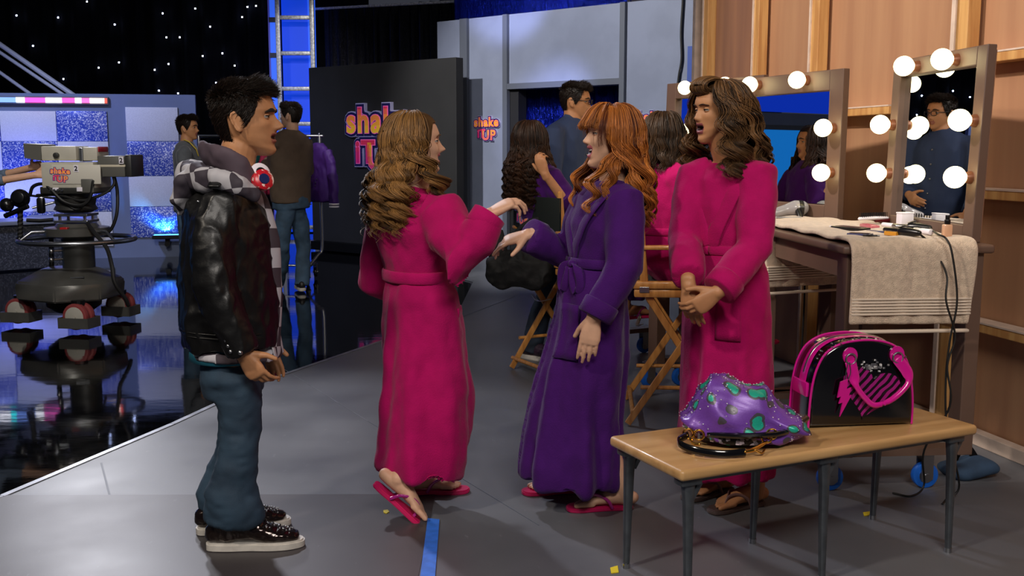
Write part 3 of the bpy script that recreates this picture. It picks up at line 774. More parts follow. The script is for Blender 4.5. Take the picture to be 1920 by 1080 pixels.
iron('steel-barrelled curling iron near the mirror, its cord falling over the towel right side', (1682, 426), (1706, 427), (1742, 429), [T3(-.03, .235, 1.075), T3(-.08, .225, 1.06), T3(u, .21, 1.0), T3(u - .01, .185, .82), T3(u - .01, .205, .66), T3(u - .015, .215, .5), T3(u - .02, .20, .3), T3(u + .01, .12, .06), T3(-.1, .17, .006), T3(-.16, .22, .006)], m_steel)
# middle table: hair dryer
def at2(px, py):
    r = _ray(px, py); zz = 1.06; t_ = (zz - HC) / r.z; return V((r.x * t_, r.y * t_, zz))
p = at2(1480, 404); t = thing('hair_dryer', 'grey hair dryer lying on the towel of the middle makeup table', 'hair dryer', p)
k_ = p.y / F
bm = B(); tube(bm, spline([V((-26 * k_, -.01, 12 * k_ - .02)), V((-8 * k_, 0, 14 * k_ - .012)), V((10 * k_, 0, 17 * k_ - .01)), V((22 * k_, .0, 18 * k_ - .012))], 6), splr([.026, .030, .042, .040], 6), n=24); obj('barrel', bm, mat('grey_plastic', '#8d8b90', .25, coat=.4), t, smooth=True)
bm = B(); tube(bm, [V((18 * k_, 0, 17 * k_ - .01)), V((24 * k_, .0, 17 * k_ - .01)), V((26 * k_, 0, 17 * k_ - .01))], [.043, .041, .03], n=24); obj('rear_grille', bm, m_pl_b, t, smooth=True)
bm = B(); tube(bm, [V((13 * k_, -.03, 10 * k_)), V((14 * k_, -.07, -.008))], [.018, .015], n=14); obj('handle', bm, m_pl_b, t, smooth=True)
bm = B(); tube(bm, spline([V((14 * k_, -.07, -.008)), V((14 * k_, -.12, -.02)), V((12 * k_, -.2, -.2)), V((14 * k_, -.2, -.5)), V((10 * k_, -.2, -.9))], 6), .005, 8); obj('cord', bm, m_rub, t, smooth=True)
p, q = at2(1464, 409), at2(1491, 407); t = thing('hair_clip', 'small silver clip lying in front of the grey hair dryer', 'clip', p); bm = B(); box(bm, (q - p) / 2, ((q - p).length, .02, .008), bev=.003, rz=-.1); obj('clip', bm, m_steel, t)
bpy.data.objects['hair_clip'].children[0].name = 'jaw'
# sandbag by the caster
def bag_blob(bm, c, r, n=24, f=None):
    vs = sphere(bm, (0, 0, 0), 1., n)
    for v in vs:
        x, y, z = v.co; e_ = .55
        q = V((math.copysign(abs(x) ** e_, x), math.copysign(abs(y) ** e_, y), z)); q = V((q.x * r[0], q.y * r[1], q.z * r[2]))
        if f: q = f(q)
        v.co = q + V(c)
p = G(1830, 902); t = thing('sandbag', 'flat blue canvas sandbag lying on the floor beside the blue caster', 'sandbag', p + V((0, .08, 0)), .2)
m_canvas = mat('blue_canvas', '#2d4560', .85, var=.15, vscale=10, bump=.3, bscale=60)
bm = B(); bag_blob(bm, (0, 0, .035), (.12, .09, .036), f=lambda q: q + V((0, 0, .01 * math.sin(q.x * 25)))); obj('body', bm, m_canvas, t, smooth=True)
bm = B(); tube(bm, spline([V((-.06, .02, .06)), V((-.03, .03, .10)), V((.02, .04, .11)), V((.05, .02, .065))], 6), (.018, .003), 8); obj('strap', bm, MATS['black_velvet'], t, smooth=True)

# ================================================================= BENCH AND BAGS
m_oak = mat('worn_oak', '#c9a06c', .38, col2='#ac8250', vscale=3, stretch=(1, 7, 7), vlo=.3, vhi=.7, detail=9, coat=.25, bump=.06, bscale=40)
m_legm = mat('grey_leg_metal', '#5d6268', .4, metal=.7, var=.12, vscale=20)
ZB = .46
bA, bB, bC = G(1140, 817, ZB), G(1278, 884, ZB), G(1835, 797, ZB)
ex = (bC - bB).normalized(); ey = V((-ex.y, ex.x, 0)); BLn = (bC - bB).length; BW_ = (bA - bB).dot(ey)
t = thing('bench', 'low wooden bench with six grey metal legs holding two handbags', 'bench', (bB.x, bB.y, 0), math.atan2(ex.y, ex.x))
bm = B(); box(bm, (BLn / 2, BW_ / 2, ZB - .018), (BLn, BW_, .036), bev=.013, seg=4); obj('bench_top', bm, m_oak, t, smooth=True)
bm = B()
for y in (.05, BW_ - .05): box(bm, (BLn / 2, y, ZB - .046), (BLn - .14, .016, .02))
obj('rail', bm, m_legm, t)
for x in (.055, BLn / 2 - .03, BLn - .075):
    for y, s in ((.045, -1), (BW_ - .045, 1)):
        bm = B(); tube(bm, [V((x, y, ZB - .05)), V((x, y + s * .004, ZB - .12)), V((x, y + s * .012, .012))], [(.021, .016), (.017, .014), (.010, .010)], n=12, ref=(1, 0, 0), cap='flat', sq=.6)
        box(bm, (x, y, ZB - .048), (.075, .05, .024), bev=.006); tube(bm, [V((x + .045, y, ZB - .06)), V((x + .018, y, ZB - .11))], [(.012, .006), (.008, .005)], n=8, cap='flat')
        o = obj('leg', bm, m_legm, t, smooth=True)
        bm = B(); cyl(bm, (x, y + s * .012, .0), (x, y + s * .012, .016), .0135, 12); obj('foot_cap', bm, m_steel, o)
m_yel = mat('yellow_tape', '#e0c820', .6)
def tape(lab, pts, m=m_yel, z=.004, name='tape_mark', cat='tape'):
    p = [G(*q) for q in pts]; bm = B(); c = sum(p, V((0, 0, 0))) / len(p)
    prism(bm, [((q - c).x, (q - c).y) for q in p], 0.0005, .0035 if z <= .004 else z)
    o = obj(name, bm, m); o.location = (c.x, c.y, 0 if z <= .004 else .0); return tag(o, lab, cat)
tape('yellow tape scrap at the foot of the bench leg nearest the purple robe', [(1144, 1066), (1158, 1062), (1160, 1074), (1146, 1076)])
tape('yellow tape scrap at the foot of the rear bench leg on the right', [(1618, 962), (1632, 960), (1636, 966), (1620, 968)])
for o_ in (tape('small yellow dot on the dark floor behind the raised foot', [(719, 959), (727, 958), (730, 962), (724, 965), (719, 963)], z=.006),): pass
tape('strip of bright blue tape on the floor seam at bottom centre', [(802, 974), (824, 976), (813, 1120), (783, 1120)], mat('blue_tape', '#2f6fd8', .5, var=.12, vscale=20, bump=.2, bscale=12), z=.0055, name='blue_tape')

# black satchel ---------------------------------------------------
m_patent = mat('black_patent', '#070608', .13, spec=.6, coat=.6, bump=.2, bscale=14, bdist=.003)
m_hot = mat('hot_pink_patent', '#d0148c', .18, coat=.7)
m_gold = mat('gold', '#d8a850', .18, metal=1.)
m_seqb = glitter('black_sequins', '#060508', '#cfc6d8')
m_seqs = glitter('silver_sequins', '#5a5a60', '#ffffff')
def zebra():
    m = mat('zebra_print', '#b01a80', .3, coat=.3); N = m.node_tree.nodes; L = m.node_tree.links; b = N['Principled BSDF']
    tc = N.new('ShaderNodeTexCoord'); mp = N.new('ShaderNodeMapping'); mp.inputs['Rotation'].default_value = (0, -.75, 0); mp.inputs['Scale'].default_value = (1, 1, 1); L.new(tc.outputs['Object'], mp.inputs[0])
    w_ = N.new('ShaderNodeTexWave'); w_.wave_type = 'BANDS'; w_.bands_direction = 'X'; w_.inputs['Scale'].default_value = 14; w_.inputs['Distortion'].default_value = 3.2; w_.inputs['Detail'].default_value = 1.5; w_.inputs['Detail Scale'].default_value = 1.1
    L.new(mp.outputs[0], w_.inputs['Vector']); r = N.new('ShaderNodeValToRGB'); r.color_ramp.elements[0].position = .42; r.color_ramp.elements[1].position = .5
    r.color_ramp.elements[0].color = lin('#12060e'); r.color_ramp.elements[1].color = lin('#9c1a78'); L.new(w_.outputs['Fac'], r.inputs[0]); L.new(r.outputs[0], b.inputs['Base Color']); return m
c0, c1 = G(1512, 801, ZB), G(1716, 800, ZB); bd = (c1 - c0).normalized(); BWd = (c1 - c0).length
t = thing('handbag', 'black patent satchel with hot pink handles and zebra heart on the bench', 'handbag', (c0 + c1) / 2, math.atan2(bd.y, bd.x) + .12)
W2 = BWd / 2; Hb = .30; Dp = .17
ol = [(-W2, .006), (-W2 * .99, .08), (-W2 * .96, .16), (-W2 * .88, .235), (-W2 * .72, .295), (-W2 * .45, .33), (-W2 * .1, .342), (W2 * .25, .340), (W2 * .55, .322), (W2 * .76, .285), (W2 * .90, .225), (W2 * .97, .15), (W2, .08), (W2, .006)]
ol = [(a, b * .885) for a, b in ol]; ols = [(p.x, p.z) for p in spline([V((a, 0, b)) for a, b in ol], 4)]
bm = B(); FX = Matrix(((1, 0, 0, 0), (0, 0, 1, 0), (0, 1, 0, 0), (0, 0, 0, 1)))
prism(bm, ols[::-1], 0, Dp, M=FX); bmesh.ops.recalc_face_normals(bm, faces=bm.faces[:])
es = [e for e in bm.edges if abs(e.verts[0].co.y - e.verts[1].co.y) < 1e-5 and len(e.link_faces) == 2 and any(len(f.verts) > 4 for f in e.link_faces)]
bmesh.ops.bevel(bm, geom=es, offset=.012, segments=3, profile=.5, affect='EDGES')
obj('body', bm, m_patent, t, smooth=True)
for y in (-.001, Dp + .001):
    bm = B(); tube(bm, [V((a, y + .006 * (1 if y < .1 else -1), b)) for a, b in ols], .0042, 8); obj('piping', bm, m_hot, t, smooth=True)
bm = B(); tube(bm, [V((a * 1.006, Dp / 2, b + .003)) for a, b in ols[8:-8]], [(.028, .003)] * len(ols[8:-8]), n=10, ref=(0, 1, 0), cap='flat'); o = obj('zip_gusset', bm, m_hot, t, smooth=True)
bm = B(); tube(bm, [V((a * 1.012, Dp / 2, b + .006)) for a, b in ols[10:-10]], [(.006, .003)] * len(ols[10:-10]), n=8, ref=(0, 1, 0), cap='flat'); obj('zip_teeth', bm, m_steel, o, smooth=True)
bm = B(); box(bm, (-W2 * .99, Dp / 2, .13), (.012, Dp * .7, .05), bev=.004); obj('end_tab', bm, m_hot, t, smooth=True)
hx0, hx1 = -W2 * .28, W2 * .62
for y, sgn in ((-.004, -1), (Dp + .004, 1)):
    for hx in (hx0, hx1):
        bm = B(); prism(bm, [(.026 * math.cos(a) , .026 * math.sin(a) * 1.15) for a in [2 * PI * k / 20 for k in range(20)]], -.003, .003, M=basis(V((hx, y, .252)), V((1, 0, 0)), V((0, 0, 1)), V((0, -1, 0)))); o = obj('handle_tab', bm, m_hot, t)
        bm = B(); pts = [V((hx + .018 * math.cos(a), y + sgn * .008, .243 + .018 * math.sin(a))) for a in [2 * PI * k / 16 for k in range(17)]]; tube(bm, pts, .0032, 8); obj('ring', bm, m_steel, o, smooth=True)
    if sgn < 0: hp = [V((hx0, y - .006, .232)), V((hx0 + .012, y - .012, .178)), V((hx0 + .02, y - .018, .148)), V((hx0 + .05, y - .024, .108)), V(((hx0 + hx1) / 2 + .0, y - .03, .084)), V((hx1 - .02, y - .026, .104)), V((hx1 + .035, y - .018, .152)), V((hx1 + .035, y - .012, .19)), V((hx1, y - .006, .238))]
    else: hp = [V((hx0, y + .006, .232)), V((hx0 + .02, y + .03, .17)), V(((hx0 + hx1) / 2, y + .04, .10)), V((hx1 - .0, y + .03, .17)), V((hx1, y + .006, .238))]
    bm = B(); n_ = len(hp); rr_ = [(.020, .004) if i in (0, 1, n_ - 1, n_ - 2) else (.010, .009) for i in range(n_)]
    tube(bm, spline(hp, 6), splr(rr_, 6), n=12, ref=(1, 0, .3)); obj('handle', bm, m_hot, t, smooth=True)
hr = []
for k in range(40):
    a = 2 * PI * k / 40; x = 16 * math.sin(a) ** 3; y = 13 * math.cos(a) - 5 * math.cos(2 * a) - 2 * math.cos(3 * a) - math.cos(4 * a); hr.append((x * .0067, y * .0062))
bm = B(); prism(bm, hr, -.002, .002, M=basis(V((W2 * .14, -.003, .128)), V((.97, 0, -.24)), V((.24, 0, .97)), V((0, -1, 0)))); obj('zebra_heart', bm, zebra(), t)
bm = B(); rr = random.Random(8)
for k in range(46): 
    x, z = rr.gauss(0, .022), rr.gauss(0, .009)
    box(bm, (W2 * .16 + x, -.006, .212 + z), (.008, .003, .006), rz=rr.uniform(-.4, .4))
obj('sequin_patch', bm, m_seqs, t)
bo = [(0, .05), (.028, .055), (.018, .02), (.034, .022), (.022, -.005), (.032, -.004), (-.022, -.07), (-.004, -.022), (-.018, -.024), (-.006, .0), (-.02, -.002)]
bm = B(); prism(bm, [(x * 1.0, y * 1.0) for x, y in bo], -.003, .003, M=basis(V((hx0 - .03, -.022, .118)), V((.97, 0, .2)), V((-.2, 0, .97)), V((0, -1, 0)))); o = obj('bolt_charm', bm, m_hot, t)
bm = B(); tube(bm, spline([V((hx0 - .012, -.016, .232)), V((hx0 - .02, -.02, .195)), V((hx0 - .02, -.022, .16)), V((hx0 - .004, -.02, .195)), V((hx0 - .006, -.014, .232))], 5), .0018, 6); obj('ball_chain', bm, m_steel, o, smooth=True)
# sparkle of sequins along the top edge
bm = B()
for k in range(60):
    q_ = rr.choice(ols[14:-12]); box(bm, (q_[0], rr.uniform(-.0, .05), q_[1] + .002), (.005, .005, .003), rz=rr.uniform(0, 3))
obj('top_sequins', bm, m_seqs, t)
# slouchy leopard bag ----------------------------------------------
def leopard():
    m = mat('leopard_sequin', '#6d3aa0', .38, metal=.15, coat=.08); N = m.node_tree.nodes; L = m.node_tree.links; b = N['Principled BSDF']
    tc = N.new('ShaderNodeTexCoord'); nz = N.new('ShaderNodeTexNoise'); nz.inputs['Scale'].default_value = 9; mxv = N.new('ShaderNodeVectorMath'); mxv.operation = 'MULTIPLY_ADD'; mxv.inputs[1].default_value = (.05, .05, .05)
    L.new(tc.outputs['Object'], nz.inputs['Vector']); L.new(nz.outputs['Color'], mxv.inputs[0]); L.new(tc.outputs['Object'], mxv.inputs[2])
    v = N.new('ShaderNodeTexVoronoi'); v.inputs['Scale'].default_value = 16; v.inputs['Randomness'].default_value = .9; L.new(mxv.outputs[0], v.inputs['Vector'])
    r = N.new('ShaderNodeValToRGB'); cr = r.color_ramp; cr.interpolation = 'CONSTANT'; cr.elements[0].color = lin('#1fa890'); cr.elements[1].position = .29; cr.elements[1].color = lin('#4d4653')
    e = cr.elements.new(.41); e.color = lin('#7444a8'); L.new(v.outputs['Distance'], r.inputs[0]); L.new(r.outputs[0], b.inputs['Base Color'])
    v2 = N.new('ShaderNodeTexVoronoi'); v2.inputs['Scale'].default_value = 170; L.new(tc.outputs['Object'], v2.inputs['Vector'])
    bp = N.new('ShaderNodeBump'); bp.inputs['Strength'].default_value = .8; bp.inputs['Distance'].default_value = .004; L.new(v2.outputs['Color'], bp.inputs['Height']); L.new(bp.outputs[0], b.inputs['Normal']); return m
pl, pr = G(1285, 835, ZB), G(1500, 822, ZB); t = thing('handbag', 'slouchy purple handbag with teal leopard spots and black strap lying on the bench', 'handbag', (pl + pr) / 2 + V((0, .02, 0)), -.12)
W2 = (pr - pl).length / 2 + .01
def slouch(q):
    x, y, z = q; h = (z + 1) / 2
    top = interp(x, [-1, -.7, -.4, .0, .4, .8, 1], [.60, 1.02, 1.14, 1.05, .82, .62, .50])
    X = x * W2 * (1 - .10 * h * (x < 0)); Y = y * .125 * (1.1 - .45 * h); Z = h * .190 * top
    return V((X, Y, Z))
bm = B(); vs_ = sphere(bm, (0, 0, 0), 1., 64)
for v in vs_:
    x, y, z = v.co; s_ = lambda a, e_: math.copysign(abs(a) ** e_, a)
    v.co = slouch((s_(x, .7), s_(y, .7), s_(z, .75)))
me = bpy.data.meshes.new('b'); bm.to_mesh(me); bm.free(); co = getco(me); no = getno(me)
f1 = (1 - np.abs(np.sin(co[:, 0] * 20 + co[:, 2] * 26 + 2 * np.sin(co[:, 2] * 16)))) ** 2 * .022 - .008 + fbm(co * 12., 3) * .016
f1 *= np.clip(co[:, 2] / .04, 0, 1); setco(me, co + no * f1[:, None])
bdy = obj('body', me, leopard(), t, smooth=True, angle=180)
co = getco(me); no = getno(me); rr = random.Random(6); bm = B()
for i in rr.sample(range(len(co)), 420):
    if co[i, 2] < .02: continue
    n_ = (V(no[i]) + V((rr.gauss(0, .35), rr.gauss(0, .35), rr.gauss(0, .35)))).normalized(); t_ = n_.orthogonal().normalized(); q_ = V(co[i]) + V(no[i]) * .0022
    prism(bm, [(.0024 * math.cos(a), .0024 * math.sin(a)) for a in (0, 1.05, 2.09, 3.14, 4.19, 5.24)], -.0003, .0003, M=basis(q_, t_, n_.cross(t_), n_))
sq_ = obj('sequins', bm, mat('violet_sequin', '#e8e0f6', .15, metal=.35), bdy); sq_['kind'] = 'stuff'
bm = B(); tube(bm, spline([V((-W2 * .55, -.105, .045)), V((-W2 * .1, -.132, .05)), V((W2 * .3, -.125, .055)), V((W2 * .62, -.09, .06)), V((W2 * .95, -.02, .085))], 6), [.010] * 25, 8); obj('seam_piping', bm, m_patent, t, smooth=True)
bm = B(); tube(bm, spline([V((-W2 * .7, -.09, .035)), V((-W2 * .25, -.118, .028)), V((W2 * .25, -.115, .03)), V((W2 * .42, -.10, .045))], 6), [(.003, .011)] * 19, 10, ref=(0, 1, 0)); obj('mouth_lining', bm, m_seqb, t, smooth=True)
bm = B(); tube(bm, spline([V((-W2 * .86, -.10, .04)), V((-W2 * 1.02, -.15, .03)), V((-W2 * .8, -.20, .02)), V((-W2 * .4, -.22, .016)), V((-W2 * .05, -.20, .018))], 8), [(.012, .003)] * 33, 10, ref=(0, .25, 1)); obj('strap', bm, m_patent, t, smooth=True)
for x, y, z in ((-W2 * .86, -.10, .045), (-W2 * .70, -.11, .045), (W2 * .30, -.12, .045), (W2 * .38, -.11, .055)):
    bm = B(); tube(bm, [V((x + .016 * math.cos(a), y - .004, z + .016 * math.sin(a))) for a in [2 * PI * k / 16 for k in range(17)]], .0034, 8); obj('ring', bm, m_gold, t, smooth=True)
bm = B(); tube(bm, spline([V((-W2 * .05, -.20, .02)), V((W2 * .08, -.18, .022)), V((W2 * .22, -.15, .03)), V((W2 * .30, -.13, .035))], 5), splr([.005, .008, .006, .004], 5), 10); tube(bm, spline([V((W2 * .1, -.185, .022)), V((W2 * .2, -.18, .012)), V((W2 * .26, -.15, .014))], 5), .0035, 8); tube(bm, spline([V((-W2 * .82, -.115, .03)), V((-W2 * .78, -.13, .02)), V((-W2 * .7, -.135, .02))], 4), .005, 8)
obj('clasp', bm, m_gold, t, smooth=True)

# ================================================================= DIRECTOR CHAIRS
m_chairw = mat('varnished_beech', '#c98f4c', .35, col2='#b0763a', vscale=5, stretch=(8, 8, 1), coat=.4)
m_greenblk = mat('dark_green_canvas', '#0c1614', .8, bump=.2, bscale=300)
def director_chair(lab, loc, rz, sign=True):
    t = thing('director_chair', lab, 'chair', loc, rz, 'tall folding director chairs')
    w2, d2, zs = .27, .21, .70
    for x in (-w2 + .0, w2 - .0):            # crossed legs under each side rail
        for q in (-1, 1):
            bm = B(); o_ = .013 * q; tube(bm, [V((x + o_, q * d2 * .80, zs - .03)), V((x + o_, -q * d2 * 1.25, .012))], [(.020, .011), (.018, .011)], n=8, ref=(0, 1, .6), cap='flat', sq=.5); obj('leg', bm, m_chairw, t, smooth=True)
    for s in (-1, 1):
        bm = B(); box(bm, (s * w2, 0, zs - .012), (.045, d2 * 2 + .06, .04), bev=.008); box(bm, (s * w2, 0, zs + .030), (.05, d2 * 2 + .08, .038), bev=.010); obj('seat_rail', bm, m_chairw, t, smooth=True)
        bm = B(); cyl(bm, (-w2 - .02, s * d2 * 1.13, .07), (w2 + .02, s * d2 * 1.13, .07), .013, 12); cyl(bm, (s * w2, -d2 * .95, .20), (s * w2, d2 * .95, .20), .011, 12); obj('foot_bar', bm, m_chairw, t, smooth=True)
        for y in (-d2 + .02, d2 - .04):
            bm = B(); top = 1.155 if y < 0 else .915; tube(bm, [V((s * w2, y, zs + .04)), V((s * w2, y - (.03 if y < 0 else 0), top))], [(.021, .014), (.016, .012)], n=8, ref=(0, 1, 0), cap='round', sq=.6); obj('post', bm, m_chairw, t, smooth=True)
        bm = B(); box(bm, (s * w2, -.01, .92), (.055, d2 * 2 + .04, .022), bev=.008); obj('armrest', bm, m_chairw, t, smooth=True)
    for y in (-d2 - .0, d2):
        bm = B(); cyl(bm, (-w2, y - .004, .88 if y < 0 else .30), (w2, y - .004, .88 if y < 0 else .30), .011, 12); obj('cross_bar', bm, m_chairw, t, smooth=True)
    bm = B(); box(bm, (0, d2 + .05, .27), (w2 * 1.7, .10, .018), bev=.004); obj('footrest', bm, m_chairw, t, smooth=True)
    bm = B(); box(bm, (0, 0, zs + .02), (w2 * 1.9, d2 * 1.9, .006), bev=.002); obj('seat', bm, m_greenblk, t)
    bm = B(); nb = 16; 
    for k in range(nb):
        a, b = lerp(-w2 - .02, w2 + .02, k / nb), lerp(-w2 - .02, w2 + .02, (k + 1) / nb); f = lambda x: -d2 - .022 - .025 * (1 - (x / (w2 + .02)) ** 2)
        for dy in (0, .008):
            quad(bm, [(a, f(a) + dy, .925), (b, f(b) + dy, .925), (b, f(b) + dy, 1.125), (a, f(a) + dy, 1.125)][::1 if dy == 0 else -1])
        quad(bm, [(a, f(a), 1.125), (b, f(b), 1.125), (b, f(b) + .008, 1.125), (a, f(a) + .008, 1.125)]); quad(bm, [(a, f(a) + .008, .925), (b, f(b) + .008, .925), (b, f(b), .925), (a, f(a), .925)])
    bmesh.ops.remove_doubles(bm, verts=bm.verts[:], dist=1e-5)
    o = obj('back_canvas', bm, m_greenblk, t)
    for y in (-d2 + .02, d2 - .02):
        bm = B(); box(bm, (-w2 + .0, y, zs + .008), (.056, .05, .03), bev=.003); box(bm, (w2, y, zs + .008), (.056, .05, .03), bev=.003); tube(bm, spline([V((-w2 * .45, y, zs * .72)), V((0, y - .02, zs * .68)), V((w2 * .45, y, zs * .72))], 4), (.010, .003), 8); obj('hinge', bm, m_steel, t)
    if sign:
        lg = thing('x', '', '', (0, 0, 0)); 
        for k_ in list(lg.keys()): del lg[k_]
        lg.name = 'logo_patch'; lg.parent = t
        M = basis(V((-.12, -d2 - .05, 1.03)), V((.996, -.08, 0)), V((0, 0, 1)), V((0, -1, 0)))
        logo_layers(t, M, .085, .35)
        bpy.data.objects.remove(lg)
    return t
director_chair('tall wooden director chair under the seated person in the purple robe', (.35, 6.42, 0), math.atan2(-.88, .47))
director_chair('tall wooden director chair under the seated person in the pink robe', (.88, 5.42, 0), math.atan2(-1, -.08), False)
# dark tote hanging from the left chair
p = A(980, 500, 6.1); t = thing('tote_bag', 'black tote bag hanging from the back of the left director chair', 'bag', (p.x - .02, p.y + .12, .585), -.2)
m_nyl = mat('black_nylon', '#0c0c0d', .7, spec=.3, bump=.4, bscale=12, bdist=.02)
bm = B(); tube(bm, [V((0, 0, -.01)), V((0, 0, .03)), V((0, 0, .10)), V((0, 0, .15)), V((0, 0, .19)), V((0, 0, .225))], [(.17, .06), (.205, .08), (.195, .085), (.20, .08), (.16, .06), (.13, .03)], 40, ref=(1, 0, 0), cap='flat', sq=.7); me = remesh(bm, .008, 6); wrinkle(me, .022, (7, 7, 6), 3., ridge=True); obj('body', me, m_nyl, t, smooth=True, angle=180)
bm = B(); tube(bm, [V((-.13, 0, .17)), V((-.135, .0, .25)), V((-.15, 0, .33))], [(.06, .03), (.058, .016), (.050, .008)], n=12, ref=(1, 0, 0)); obj('top_flap', bm, m_nyl, t, smooth=True)
bm = B(); tube(bm, spline([V((-.1, 0, .22)), V((.02, .02, .37)), V((.14, .04, .40)), V((.16, .0, .22))], 6), (.012, .003), 8); obj('strap', bm, m_nyl, t, smooth=True)
# ================================================================= STUDIO CAMERA ON PEDESTAL
m_beige = mat('camera_beige', '#b7b3a6', .45, var=.04, vscale=8); m_cgrey = mat('camera_grey', '#5a5954', .45); m_cdark = mat('camera_dark', '#2a2a28', .45)
m_ped = mat('pedestal_grey', '#53524e', .32, metal=.35, var=.1, vscale=6); m_redt = mat('red_caster_tyre', '#7e3434', .45); m_hub = mat('caster_hub', '#a09c92', .5)
CY = 8.35; K = CY / F * 1.012; CZ0 = HC
def cp(px, py, dy=0.):                     # point of the camera rig, local to its base centre
    p = A(px, py, CY + dy); return p - CB
CB = V((A(140, 560, CY).x, CY, -.0))
t = thing('studio_camera', 'large beige studio television camera on a wheeled grey pedestal', 'television camera', CB)
def cbox(name, x0, y0, x1, y1, dep, m, dy=0., bev=.008, par=None, rz=0.):
    a, b = cp(x0, y0, dy), cp(x1, y1, dy); bm = B(); box(bm, ((a.x + b.x) / 2, dy, (a.z + b.z) / 2), (b.x - a.x, dep, a.z - b.z), bev=bev)
    return obj(name, bm, m, par or t, smooth=True)
body = cbox('camera_body', 94, 304, 193, 352, .34, m_beige)
cbox('side_panel', 97, 309, 190, 345, .01, mat('camera_cream', '#c8c4b8', .45), dy=-.172, bev=.003, par=body)
cbox('base_plate', 92, 349, 193, 362, .34, m_cdark, par=body)
cbox('rear_corner', 168, 334, 193, 360, .36, m_cgrey, par=body)
for x in (113, 120, 127, 134):
    a = cp(x, 355, 0); bm = B(); cyl(bm, (a.x, -.17, a.z), (a.x, -.182, a.z), .010, 12); obj('knob', bm, m_steel, body)
cbox('label_plate', 144, 351, 155, 359, .012, m_pl_w, dy=-.175, bev=.001, par=body)
cbox('label_plate', 99, 352, 110, 357, .012, m_pl_w, dy=-.175, bev=.001, par=body)
hood = cbox('viewfinder_body', 90, 274, 156, 301, .26, m_beige)
a = cp(120, 291); bm = B(); cyl(bm, (a.x, -.13, a.z), (a.x, -.16, a.z), .022, 18, bev=.005); obj('knob', bm, m_cdark, hood, smooth=True)
vh = cbox('viewfinder_rear', 166, 276, 194, 301, .24, m_beige); cbox('tally_light', 191, 275, 194.5, 285, .2, mat('tally_red', '#a01828', .3), par=vh)
a = cp(161, 290); bm = B(); box(bm, (a.x, 0, a.z), (.03, .2, .11), bev=.006, M=Matrix.Rotation(0, 4, 'Y')); obj('bracket', bm, m_steel, hood)
a, b = cp(58, 270), cp(91, 301); bm = B()
prism(bm, [(cp(58, 269).x, cp(58, 269).z), (cp(91, 271).x, cp(91, 271).z), (cp(91, 301).x, cp(91, 301).z), (cp(60, 296).x, cp(60, 296).z)], -.13, .13, M=Matrix(((1, 0, 0, 0), (0, 0, 1, 0), (0, 1, 0, 0), (0, 0, 0, 1)))); obj('eye_hood', bm, m_cgrey, t)
lens = cbox('lens_box', 194, 292, 246, 331, .26, m_cgrey); cbox('lens_front', 246, 290, 259, 331, .28, m_cdark); cbox('stripe', 196, 308.5, 246, 312.5, .265, mat('cream_stripe', '#c4bba6', .5), bev=.001, par=lens)
def numplate(px, py, par):
    p = cp(px, py); bm = B(); box(bm, (p.x, -.178, p.z), (.036, .006, .055)); pl = obj('number_plate', bm, m_pl_w, par)
    me = text_mesh('2', .052, .001, .001); co = getco(me); c_ = (co.min(0) + co.max(0)) / 2; setco(me, co - c_); bm = B(); add_mesh(bm, me, basis(V((p.x, -.183, p.z)), V((1, 0, 0)), V((0, 0, 1)), V((0, -1, 0)))); obj('numeral', bm, m_pl_b, pl)
numplate(160, 315, body)
p = cp(240, 300); bm = B(); box(bm, (p.x, -.145, p.z), (.036, .006, .055)); pl = obj('number_plate', bm, m_pl_w, lens)
me = text_mesh('2', .052, .001, .001); co = getco(me); setco(me, co - (co.min(0) + co.max(0)) / 2); bm = B(); add_mesh(bm, me, basis(V((p.x, -.15, p.z)), V((1, 0, 0)), V((0, 0, 1)), V((0, -1, 0)))); obj('numeral', bm, m_pl_b, pl)
p = cp(131, 328); logo_layers(t, basis(V((p.x, -.175, p.z + .012)), V((1, 0, -.05)), V((.05, 0, 1)), V((0, -1, 0))), .066, .3)
# pan head, column, ring, base
def ctube(name, pts, r, m=m_ped, n=20, par=None, cap='flat', ref=None):
    bm = B(); tube(bm, [cp(x, y, d) for x, y, d in pts], r, n, cap=cap, ref=ref); return obj(name, bm, m, par or t, smooth=True)
cz = lambda y: cp(140, y).z
cx = cp(143, 400).x
bm = B(); tube(bm, [V((cx, 0, cz(y))) for y in (363, 370, 372, 384, 392, 398)], [.11, .11, .16, .15, .17, .12], 24, cap='flat'); obj('pan_head', bm, m_cdark, t, smooth=True)
bm = B(); box(bm, (cx, 0, cz(402)), (.27, .24, .02), bev=.004); box(bm, (cx, 0, cz(414)), (.27, .24, .02), bev=.004)
for s in (-1, 1): cyl(bm, (cx + s * .1, -.08, cz(414)), (cx + s * .1, -.08, cz(402)), .012, 10); cyl(bm, (cx + s * .1, .08, cz(414)), (cx + s * .1, .08, cz(402)), .012, 10)
obj('mount_plate', bm, m_steel, t)
bm = B(); tube(bm, [V((cx, 0, cz(y))) for y in (418, 424, 426, 440, 444)], [.15, .17, .25, .25, .2], 28, cap='flat'); obj('column_collar', bm, m_ped, t, smooth=True)
a = cp(143, 425); bm = B(); box(bm, (a.x, -.22, a.z), (.06, .05, .025), bev=.006); obj('release_catch', bm, mat('red_plastic', '#a01c1c', .35), t)
bm = B(); tube(bm, [V((cx, 0, cz(y))) for y in (440, 502)], [.125, .125], 28, cap='flat'); obj('column', bm, m_cdark, t, smooth=True)
bm = B(); pts = [V((cx + .44 * math.cos(a), .44 * math.sin(a), cz(449))) for a in [2 * PI * k / 48 for k in range(49)]]; tube(bm, pts, .020, 10, cap='flat'); ring = obj('steering_ring', bm, m_steel, t, smooth=True)
